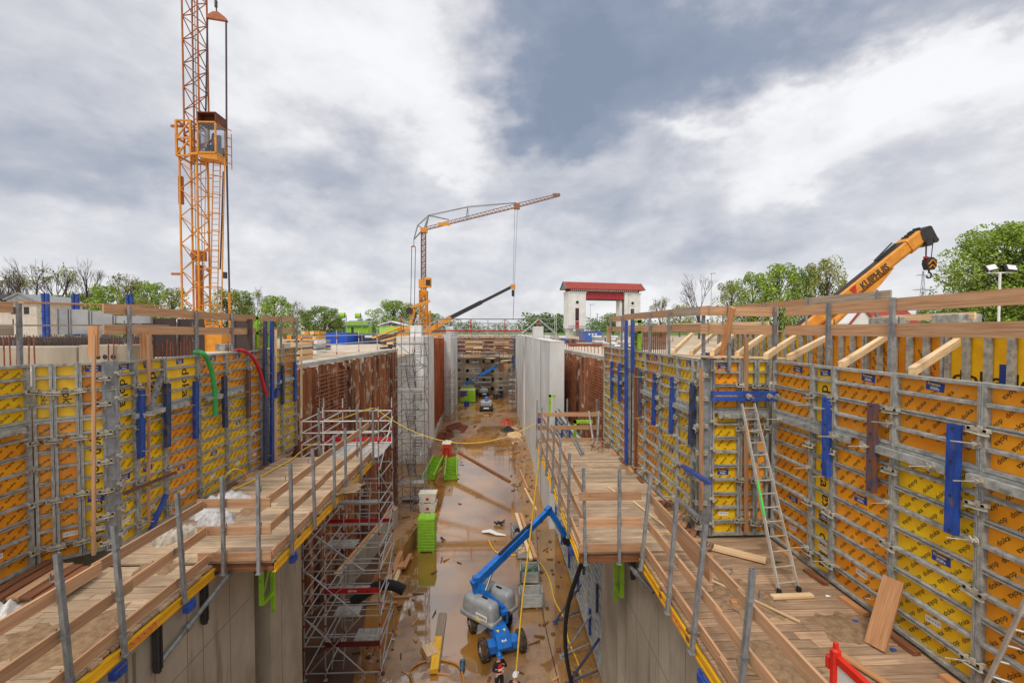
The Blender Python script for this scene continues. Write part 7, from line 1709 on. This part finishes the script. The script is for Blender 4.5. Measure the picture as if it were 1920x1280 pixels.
for k, (px, py) in enumerate(((1240, 998), (1257, 998), (1262, 1012), (1275, 1017), (1370, 1128))):
    p = PZ(px, py, DZ + .04); board('offcut', p, p + Vector((.22 + .05 * k, -.08 * (k % 3), .0)), .14, .06, M_pale if k != 4 else M_orangewood, ['pale block offcut on right walkway, left one of a loose pair', 'pale block offcut on right walkway, right one of a loose pair', 'flat pale offcut in front of the loose block pair', 'largest flat pale offcut by the middle railing post', 'single small block lying alone on the front right walkway'][k], 'offcut')
# sleepers under the right formwork foot
for k in range(7):
    y = 10.4 - k * 1.0; board('packing_timber', (XRN - .16, y, DZ + .035), (XRN - .12, y - .55, DZ + .035), .14, .065, M_brownwood if k % 2 else M_orangewood, f'packing timber under the near right formwork, {ORD[k]} from the ladder', 'packing timber', 'packing timbers under the formwork')
for k in range(8):
    y = 11.6 + k * 1.15; board('packing_timber', (XRL - .14, y, DZ + .05), (XRL - .10, y + .6, DZ + .05), .12, .06, M_brownwood if k % 2 else M_orangewood, f'packing timber under the long right formwork, {ORD[k]} from the step', 'packing timber', 'packing timbers under the formwork')
for k in range(8):
    y = 11.6 + k * 1.1; board('packing_timber', (XLL + .16, y, DZ + .05), (XLL + .12, y + .7, DZ + .05), .14, .06, M_brownwood if k % 2 else M_orangewood, f'packing timber under the long left formwork, {ORD[k]} from the corner', 'packing timber', 'packing timbers under the formwork')
# pallet-like stack of dark boards on the left walkway
pal = empty('timber_pallet', PZ(70, 1105, DZ), 'stack of long wet brown boards lying before the near left formwork', 'board stack')
c0 = pal.location
for k in range(6):
    A = PZ(-30 + 26 * k, 1122 + 0 * k, DZ + .16) - c0; B = PZ(95 + 17 * k, 1050 + 3 * k, DZ + .16) - c0
    board('board', A, B, .20, .045, M_brownwood if k != 2 else M_board, None, parent=pal)
for t in (.1, .85): q0 = (PZ(-30, 1122, DZ + .06) - c0).lerp(PZ(95, 1050, DZ + .06) - c0, t); q1 = (PZ(100, 1122, DZ + .06) - c0).lerp(PZ(180, 1065, DZ + .06) - c0, t); board('bearer', q0, q1, .1, .1, M_brownwood, None, parent=pal)
# sacks and plastic sheet
M_bag = mat('plastic_sheet', lin(232, 230, 226), lin(204, 200, 194), 3, rough=.3, bump=.5)
def sack(px, py, L, w, h, rz, label, m=M_bag, seed=0):
    p = PZ(px, py, DZ + .02); rnd = random.Random(seed); vs = []; fs = []; nx, ny = 26, 18
    for i in range(nx + 1):
        for j in range(ny + 1):
            u, v = i / nx * 2 - 1, j / ny * 2 - 1; e = max(0, (1 - abs(u) ** 3)) * max(0, (1 - abs(v) ** 3)); z = h * (e ** .6) * (1 + .20 * math.sin(u * 7 + v * 4 + seed) + .16 * math.sin(u * 16 - v * 9)) * rnd.uniform(.97, 1.03)
            vs.append((u * L / 2 * rnd.uniform(.96, 1.04), v * w / 2 * rnd.uniform(.93, 1.07), z))
    for i in range(nx):
        for j in range(ny): a = i * (ny + 1) + j; fs.append((a, a + ny + 1, a + ny + 2, a + 1))
    o = MB().add(vs, fs, 0, True).build('plastic_cover', m, None, p, rz); tag(o, label, 'plastic sheet'); return o
sack(408, 950, 1.8, .8, .30, 1.25, 'white plastic sheet draped over material by the long left formwork', seed=1)
sack(404, 978, .9, .7, .22, .5, 'grey white wrapped bundle under the plastic sheet on left walkway', mat('bundle_grey', lin(196, 192, 188), lin(160, 156, 152), 5, rough=.4, bump=.5), 2)
sack(333, 1008, 1.0, .45, .22, .9, 'crumpled transparent plastic on the left walkway boards', mat('foil_dull', lin(196, 186, 168), lin(160, 148, 128), 5, rough=.3, bump=.5), 3)
sack(3, 1160, .4, .5, .25, .2, 'white plastic bag at the left picture edge', seed=4)
board('blue_bar', PZ(283, 993, DZ + .1), PX(312, 926, XLL + .12), .12, .08, M_blue, 'short blue bar leaning at the foot of long left formwork', 'steel bar', up=(1, 0, 0))
board('blue_bar', PX(1280, 873, XRL - .12), PX(1330, 905, XRL - .35), .12, .08, M_blue, 'blue bar lying slantwise before the right corner post', 'steel bar')
board('steel_bar', PX(1272, 935, XRL - .2), PX(1308, 968, XRL - .25), .12, .06, M_galv2, 'grey bar lying below the slanted blue bar', 'steel bar')
board('tube_clamp', PX(232, 925, XLL + .14), PX(330, 885, XLL + .14), .05, .08, M_rustwaling, 'pink stained tube fixed slantwise across left corner post', 'tube')
board('steel_tube', PY(133, 655, 10.3), PY(240, 655, 10.6), .06, .08, M_rustwaling, 'rusty tube clamped across the top of left step', 'tube') if False else None
# tubes and wire bits at the end of the right walkway
o = MB().tube(PZ(1075, 824, DZ + .08), PZ(1090, 852, DZ + .08), .045, 8).tube(PZ(1080, 822, DZ + .08), PZ(1094, 850, DZ + .08), .045, 8).build('steel_props', M_galv2); tag(o, 'pair of grey steel props lying at the far end of right walkway', 'props')
for k, (p0, p1) in enumerate((((1113, 832), (1104, 770)), ((1120, 830), (1123, 770)))):
    o = MB().tube(PZ(*p0, DZ), PY(*p1, 20.8), .05, 8).build('steel_prop', M_tube); tag(o, f'white steel prop leaning at the far end of right walkway, {["left", "right"][k]} one', 'prop')
mb = MB()
for k in range(14):
    p = PZ(1112 + random.uniform(-8, 34), 834 + random.uniform(-4, 14), DZ + .05); mb.path([p, p + Vector((random.uniform(-.3, .3), random.uniform(-.2, .2), random.uniform(.1, .5))), p + Vector((random.uniform(-.5, .5), random.uniform(-.3, .3), random.uniform(-.02, .3)))], .014, 4)
tag(mb.build('wire_tangle', M_rebar), 'tangle of rusty tie wire and anchors at the far end of right walkway', 'wire')
mb = MB()
for k, (px0, px1, py0, py1) in enumerate(((1076, 1110, 788, 823),)):
    a, b = PY(px0, py0, 22), PY(px1, py1, 22); mb.box(a.x, a.x + .12, 21.9, 22.1, b.z - .4, a.z); mb.box(a.x, b.x, 21.9, 22.1, a.z - .14, a.z); mb.box(a.x, b.x, 21.9, 22.1, b.z - .1, b.z)
tag(mb.build('lime_bracket', M_lime), 'lime green bracket beyond the far end boards of right walkway', 'bracket')
a, b = PY(1029, 740, 31), PY(1042, 775, 31); tag(MB().box(a.x, a.x + .15, 30.9, 31.1, b.z, a.z).box(a.x, b.x, 30.9, 31.1, a.z - .15, a.z).box(a.x + .4, b.x - .1, 31.1, 31.3, b.z, a.z - .2).build('lime_bracket', M_lime), 'lime green bracket fixed at the end of the right pale wall', 'bracket')
# red plastic barrier in the lower right corner
p = Vector((4.60, 5.62, DZ)); br_ = empty('plastic_barrier', p, 'red and white plastic barrier at the bottom edge beside the right walkway boards', 'barrier', None, R(-88))
M_barr = mat('barrier_red', lin(226, 50, 32), lin(206, 40, 26), 2, rough=.35)
fb_ = MB(); fb_.cbox(-.05, .06, -.06, .06, 0, 1.12, .03).cbox(-.13, -.05, -.05, .05, .78, .96, .02).cbox(-.13, -.05, -.05, .05, .2, .38, .02).cbox(-.02, .03, -.03, .03, 1.12, 1.2, .01).cbox(1.9, 2.0, -.06, .06, 0, 1.12, .03).box(.06, 1.9, -.04, .04, .94, 1.04).box(.06, 1.9, -.04, .04, .14, .26)
fb_.build('frame', M_barr, br_)
ib = MB()
for k in range(6): ib.box(.06 + k * 1.84 / 6, .06 + (k + 1) * 1.84 / 6 - .003, -.02, .02, .66, .92, k % 2)
for k in range(9): ib.box(.15 + k * .2, .19 + k * .2, -.015, .015, .27, .65, 1)
ib.build('board', [M_label, M_barr], br_)
# ------------------------------------------------------------------ hoses, cables and ropes
def hose(label, pts, r, m, cat='hose', n=7, sub=5):
    P = [Vector(p) for p in pts]; out = []
    for k in range(len(P) - 1):
        p0, p1, p2, p3 = P[max(k - 1, 0)], P[k], P[k + 1], P[min(k + 2, len(P) - 1)]
        for j in range(sub):
            t = j / sub; out.append(.5 * ((2 * p1) + (-p0 + p2) * t + (2 * p0 - 5 * p1 + 4 * p2 - p3) * t * t + (-p0 + 3 * p1 - 3 * p2 + p3) * t ** 3))
    out.append(P[-1]); o = MB().path(out, r, n).build(cat.replace(' ', '_'), m); tag(o, label, cat); return o
M_yhose = mat('yellow_hose', lin(236, 196, 60), lin(214, 170, 40), 6, rough=.5)
M_redhose = mat('red_hose', lin(206, 24, 44), lin(180, 18, 36), 6, rough=.4)
M_ghose = mat('green_mesh', lin(74, 184, 92), lin(46, 150, 66), 60, rough=.7, bump=.8)
X = XLL + .16
hose('thick red hose curving over the top of long left formwork', [PX(438, 659, XLL - .3), PX(452, 656, X - .1), PX(468, 664, X), PX(480, 680, X), PX(490, 706, X), PX(499, 742, X)], .062, M_redhose, n=9)
hose('fuzzy green mesh covered hose hanging down the long left formwork', [PX(366, 660, XLL - .2), PX(380, 662, X), PX(390, 676, X), PX(398, 700, X), PX(403, 740, X), PX(403, 778, X)], [.072] * 26, M_ghose, n=10)
z = DZ + .06
hose('yellow hose lying along the far left walkway boards', [PZ(436, 918, z), PZ(480, 898, z), PZ(512, 880, z), PZ(545, 862, z), PZ(570, 842, z), PZ(598, 828, z)], .03, M_yhose)
hose('yellow hose looped up against the foot of left formwork', [PZ(411, 918, z), PX(425, 890, XLL + .3), PX(440, 879, XLL + .35), PX(455, 884, XLL + .4), PZ(462, 894, z)], .03, M_yhose)
# yellow rope strung across the chamber from scaffold to the right walkway
A, B = PY(703, 765, 21.3), PY(1004, 794, 21.0); hose('yellow rope sagging across the chamber between left scaffold and right walkway', [A] + [A.lerp(B, t) - Vector((0, 0, 4 * t * (1 - t) * 1.30)) for t in (.12, .25, .4, .55, .7, .85)] + [B], .018, M_yhose, 'rope')
hose('thin yellow rope slung behind the left walkway end posts', [PY(595, 790, 21.5), PY(640, 784, 21.5), PY(680, 770, 21.4), PY(700, 765, 21.3)], .02, M_yhose, 'rope')
hose('long yellow hose hanging from right walkway end down to the chamber floor', [PY(1017, 815, 20.5), PY(1011, 860, 20.3), PY(1003, 930, 19.9), PY(990, 1040, 19.4), PY(978, 1140, 18.8), PY(967, 1272, 18.0)], .04, M_yhose)
hose('thick black cable hanging from the right walkway corner to the floor', [PY(1094, 1046, 15.2), PY(1080, 1085, 15.8), PY(1066, 1130, 16.6), PY(1060, 1180, 17.2), PY(1062, 1230, 17.7), PZ(1072, 1284, .1)], .085, M_black)
hose('pale yellow hose snaking over the wet floor right of the lift', [PZ(916, 1012, .04), PZ(930, 1034, .04), PZ(962, 1040, .04), PZ(985, 1036, .04), PZ(1010, 1052, .04), PZ(1030, 1085, .04), PZ(1040, 1125, .04), PZ(1058, 1160, .04), PZ(1066, 1200, .04), PZ(1083, 1240, .04), PZ(1092, 1275, .04)], .04, M_yhose)
hose('orange hose curling over the floor near the bottom scaffold', [PZ(780, 1290, .05), PZ(768, 1262, .05), PZ(780, 1246, .05), PZ(810, 1236, .05), PZ(845, 1240, .05), PZ(862, 1250, .05), PZ(868, 1268, .05), PZ(872, 1290, .05)], .045, mat('orange_hose', lin(204, 140, 60), lin(180, 116, 44), 5, rough=.5))
hose('thin dark cable on the floor right of the lift', [PZ(1004, 960, .03), PZ(1012, 1090, .03), PZ(1020, 1160, .03), PZ(1050, 1290, .03)], .015, M_black, 'cable')
hose('short loop of wire lying on the front right walkway', [PZ(1352, 1068, z), PZ(1360, 1075, z), PZ(1372, 1070, z), PZ(1368, 1062, z), PZ(1350, 1064, z)], .012, M_galv, 'wire')
# purple cloth knot at the rope end
p = PY(1010, 787, 20.9); o = MB(); rbox(o, p.x - .12, p.x + .12, p.y - .1, p.y + .1, p.z - .16, p.z + .12, .07); tag(o.build('cloth_knot', M_purple), 'purple cloth knotted at the far left corner of right walkway', 'cloth')
# plug on the orange hose
p = PZ(866, 1258, .05); tag(MB().tube(p, p + Vector((0, .3, .12)), .1, 10).tube(p + Vector((0, .3, .12)), p + Vector((0, .42, .15)), .13, 10).build('hose_coupling', mat('plug_blue', lin(60, 90, 110), rough=.4)), 'blue grey coupling on the end of the orange hose', 'coupling')
# small litter on the walkways
for k, (px, py, m, lab) in enumerate(((1604, 1165, M_blue, 'tiny blue cap on front right walkway'), (1675, 1218, M_blue, 'second tiny blue cap near the leaning plank'), (1658, 1195, M_label, 'white paper scrap at the foot of near right formwork'), (1552, 1118, M_label, 'white scrap near the ladder plank'), (1325, 1032, M_label, 'white paper scrap by the step corner'))):
    p = PZ(px, py, DZ + .01); o = MB().add([(-.05, -.03, .01), (.045, -.03, .02), (.05, .03, .012), (-.03, .035, .02), (0, 0, .04)], [(0, 1, 4), (1, 2, 4), (2, 3, 4), (3, 0, 4), (3, 2, 1, 0)]).build('litter', m, None, p); tag(o, lab, 'litter')
# ------------------------------------------------------------------ people
M_skin = mat('skin', lin(206, 152, 122), rough=.55); M_vestred = mat('vest_red', lin(222, 44, 40), lin(204, 36, 34), 8, rough=.7); M_cloth = mat('dark_clothes', lin(40, 38, 44), lin(28, 27, 32), 8, rough=.85)
M_helmetb = mat('helmet_blue', lin(28, 110, 190), rough=.3); M_reflect = mat('reflective_stripe', lin(226, 228, 220), rough=.3); M_vesto = mat('vest_orange', lin(240, 84, 36), lin(226, 70, 28), 8, rough=.7)
def skinned(name, chains, parent, m, root=0, sub=2):
    vs = []; es = []; rs = []; idx = {}
    def vid(p, r):
        k = tuple(round(c, 4) for c in p)
        if k not in idx: idx[k] = len(vs); vs.append(p); rs.append(r)
        return idx[k]
    for ch in chains:
        prev = None
        for (p, r) in ch:
            i = vid(p, r)
            if prev is not None and prev != i: es.append((prev, i))
            prev = i
    me = bpy.data.meshes.new(name); me.from_pydata(vs, es, []); me.materials.append(m); o = bpy.data.objects.new(name, me); link(o, parent)
    sk = o.modifiers.new('skin', 'SKIN'); sk.use_smooth_shade = True
    for i, r in enumerate(rs): me.skin_vertices[0].data[i].radius = (r, r) if not isinstance(r, tuple) else r; me.skin_vertices[0].data[i].use_root = (i == root)
    sd_ = o.modifiers.new('sub', 'SUBSURF'); sd_.levels = sub; sd_.render_levels = sub
    return o
def person(loc_, rz, label, vest, helmet, hands, sit=False):
    P = empty('person', loc_, label, 'person', None, rz)     # faces local -y
    hl, hr = hands
    sh = [(-.19, 0, 1.43), (.19, 0, 1.43)]
    body = [[((0, 0, .98), (.15, .11)), ((0, .0, 1.15), (.14, .10)), ((0, .0, 1.33), (.17, .115)), ((0, 0, 1.46), (.10, .08)), ((0, -.01, 1.54), .055), ((0, -.02, 1.62), (.075, .085)), ((0, -.02, 1.72), (.078, .092)), ((0, -.015, 1.78), .05)]]
    for s, (el_, wr) in zip((-1, 1), hands):
        S = (s * .19, 0, 1.42); W = Vector(wr); E = Vector(el_); d = (W - E).normalized(); palm = W + d * .07
        body.append([((0, .0, 1.33), (.17, .115)), (S, .062), (tuple(E), .045), (tuple(W), .028), (tuple(palm), (.036, .018))])
        sd2 = d.cross(Vector((0, 0, 1))); sd2 = sd2.normalized() if sd2.length > .1 else Vector((1, 0, 0)); dn = d.cross(sd2).normalized()
        for k, (off, ln) in enumerate(((-.027, .058), (-.009, .068), (.009, .064), (.027, .05))):
            b0 = palm + sd2 * off + d * .02; body.append([(tuple(palm), (.036, .018)), (tuple(b0), .009), (tuple(b0 + d * ln * .55 + dn * .008), .0085), (tuple(b0 + d * ln + dn * .03), .007)])
        tb_ = W + d * .03 - sd2 * .03; body.append([(tuple(W), .028), (tuple(tb_), .011), (tuple(tb_ + d * .035 - sd2 * .02 + dn * .012), .009)])
    if sit: LEG = lambda s: [((s * .10, -.04, .92), .095), ((s * .13, -.46, .92), .064), ((s * .13, -.50, .50), .045), ((s * .13, -.52, .45), .045), ((s * .135, -.65, .44), .035)]
    else: LEG = lambda s: [((s * .10, 0, .90), .095), ((s * .115, -.02 * s, .50), .062), ((s * .12, .02, .10), .045), ((s * .13, -.02, .045), .045), ((s * .135, -.15, .035), .035)]
    for s in (-1, 1): body.append([((0, 0, .98), (.15, .11))] + LEG(s))
    skinned('body', body, P, M_skin)
    cl = [[((0, 0, .99), (.165, .125)), ((0, .0, 1.05), (.16, .12))]]
    for s in (-1, 1): cl.append([((0, 0, .99), (.165, .125))] + [(p_, r_ * 1.22 + .006) for p_, r_ in LEG(s)[:3]])
    skinned('trousers', cl, P, M_cloth)
    ja = [[((0, 0, 1.0), (.165, .125)), ((0, .0, 1.15), (.158, .118)), ((0, .0, 1.33), (.185, .13)), ((0, 0, 1.46), (.105, .09))]]
    for s, (el_, wr) in zip((-1, 1), hands): ja.append([((0, .0, 1.33), (.185, .13)), ((s * .19, 0, 1.42), .075), (tuple(el_), .058), (tuple(Vector(el_).lerp(Vector(wr), .9)), .044)])
    skinned('jacket', ja, P, M_cloth)
    ve = [[((0, 0, .96), (.178, .14)), ((0, .0, 1.15), (.170, .132)), ((0, .0, 1.33), (.185, .142)), ((0, 0, 1.45), (.15, .10))]]
    vo = skinned('vest', ve, P, vest)
    st = MB()
    for z_ in (1.03, 1.2): 
        pts = [Vector((.184 * math.cos(t_) , .146 * math.sin(t_), z_)) for t_ in [2 * math.pi * k / 20 for k in range(21)]]; st.path(pts, .022, 6)
    st.build('reflective_stripe', M_reflect, vo)
    hm_ = MB(); vs = []; fs = []; na, nr = 20, 6
    for r_ in range(nr + 1):
        t_ = r_ / nr * math.pi / 2
        for k in range(na): a = 2 * math.pi * k / na; vs.append((.118 * math.sin(t_) * math.cos(a), -.02 + .142 * math.sin(t_) * math.sin(a), 1.715 + .125 * math.cos(t_)))
    for r_ in range(nr):
        for k in range(na): fs.append((r_ * na + k, (r_ + 1) * na + k, (r_ + 1) * na + (k + 1) % na, r_ * na + (k + 1) % na))
    hm_.add(vs, fs, 0, True); hm_.box(-.09, .09, -.225, -.12, 1.712, 1.722); hm_.cbox(-.012, .012, -.15, .11, 1.8, 1.848, .005); hm_.build('helmet', helmet, P)
    fc = MB(); fc.tube((0, -.10, 1.655), (0, -.135, 1.63), .016, 6); fc.build('nose', M_skin, P)
    ey = MB()
    for s in (-1, 1): ey.tube((s * .032, -.095, 1.67), (s * .032, -.104, 1.67), .010, 8)
    ey.build('eyes', M_dark, P); MB().box(-.025, .025, -.104, -.096, 1.588, 1.596).build('mouth', mat('lips', lin(150, 80, 74), rough=.6), P)
    eh = MB()
    for s in (-1, 1): eh.tube((s * .075, -.01, 1.65), (s * .092, .0, 1.652), .028, 8)
    eh.build('ears', M_skin, P)
    bt_ = MB()
    oy, oz = (-.5, .4) if sit else (0, 0)
    for s in (-1, 1): rbox(bt_, s * .13 - .055, s * .13 + .055, -.20 + oy, .09 + oy, oz, .12 + oz, .04)
    bt_.build('boots', M_dark, P)
    return P
person(PZ(936, 1303, 0), R(25), 'worker in red vest and blue helmet standing in front of the boom lift', M_vestred, M_helmetb, [((-.30, -.05, 1.16), (-.12, -.26, 1.28)), ((.30, -.06, 1.17), (.10, -.22, 1.45))])
person(PZ(966, 1346, 0), R(160), 'worker in white helmet and red vest, cut by the bottom edge', M_vestred, M_white, [((-.30, .02, 1.14), (-.26, -.14, .95)), ((.30, .02, 1.14), (.26, -.14, .95))])
person(PZ(945, 738, 0), R(-60), 'small worker in orange clothes near the far right wall', M_vesto, M_redor, [((-.30, .02, 1.14), (-.20, -.22, 1.0)), ((.30, .02, 1.14), (.22, -.22, 1.0))])
cab_c = Vector((base.x, YC, bz)) + Vector(((cx0 + cx1) / 2, cy0 + .78, cz0 - .32))
person(cab_c, R(0), 'crane driver in a red top sitting in the crane cab', M_vestred, M_dark, [((-.28, -.10, 1.18), (-.22, -.36, 1.12)), ((.28, -.10, 1.18), (.22, -.36, 1.12))], True)

# thin drifts of sand trodden onto the walkways
sb = MB(); rnd = random.Random(77)
for (px, py, rx, ry) in ((650, 912, .5, .8), (150, 1190, .7, .9), (60, 1200, .6, .6), (300, 1060, .5, .5), (1500, 1050, .9, 1.0), (1390, 1120, .6, .9), (1600, 1180, .7, .5), (1180, 880, .5, 1.2), (1450, 1240, .6, .7), (470, 960, .5, .7)):
    p = PZ(px, py, DZ + .004); vs = [(p.x, p.y, p.z + .035)]; na = 22
    for r_ in (1, 2, 3):
        for k in range(na):
            a = 6.2832 * k / na; j = rnd.uniform(.6, 1.25); vs.append((p.x + rx * r_ / 3 * j * math.cos(a), p.y + ry * r_ / 3 * j * math.sin(a), p.z + (.028, .016, -.012)[r_ - 1] * rnd.uniform(.6, 1.3)))
    fs = [(0, 1 + k, 1 + (k + 1) % na) for k in range(na)]
    for r_ in range(2):
        for k in range(na): fs.append((1 + r_ * na + k, 1 + (r_ + 1) * na + k, 1 + (r_ + 1) * na + (k + 1) % na, 1 + r_ * na + (k + 1) % na))
    sb.add(vs, fs, 0, True)
tag(sb.build('sand', mat('trodden_sand', lin(158, 128, 94), lin(124, 98, 72), 9, rough=.95, bump=.6)), kind='stuff')
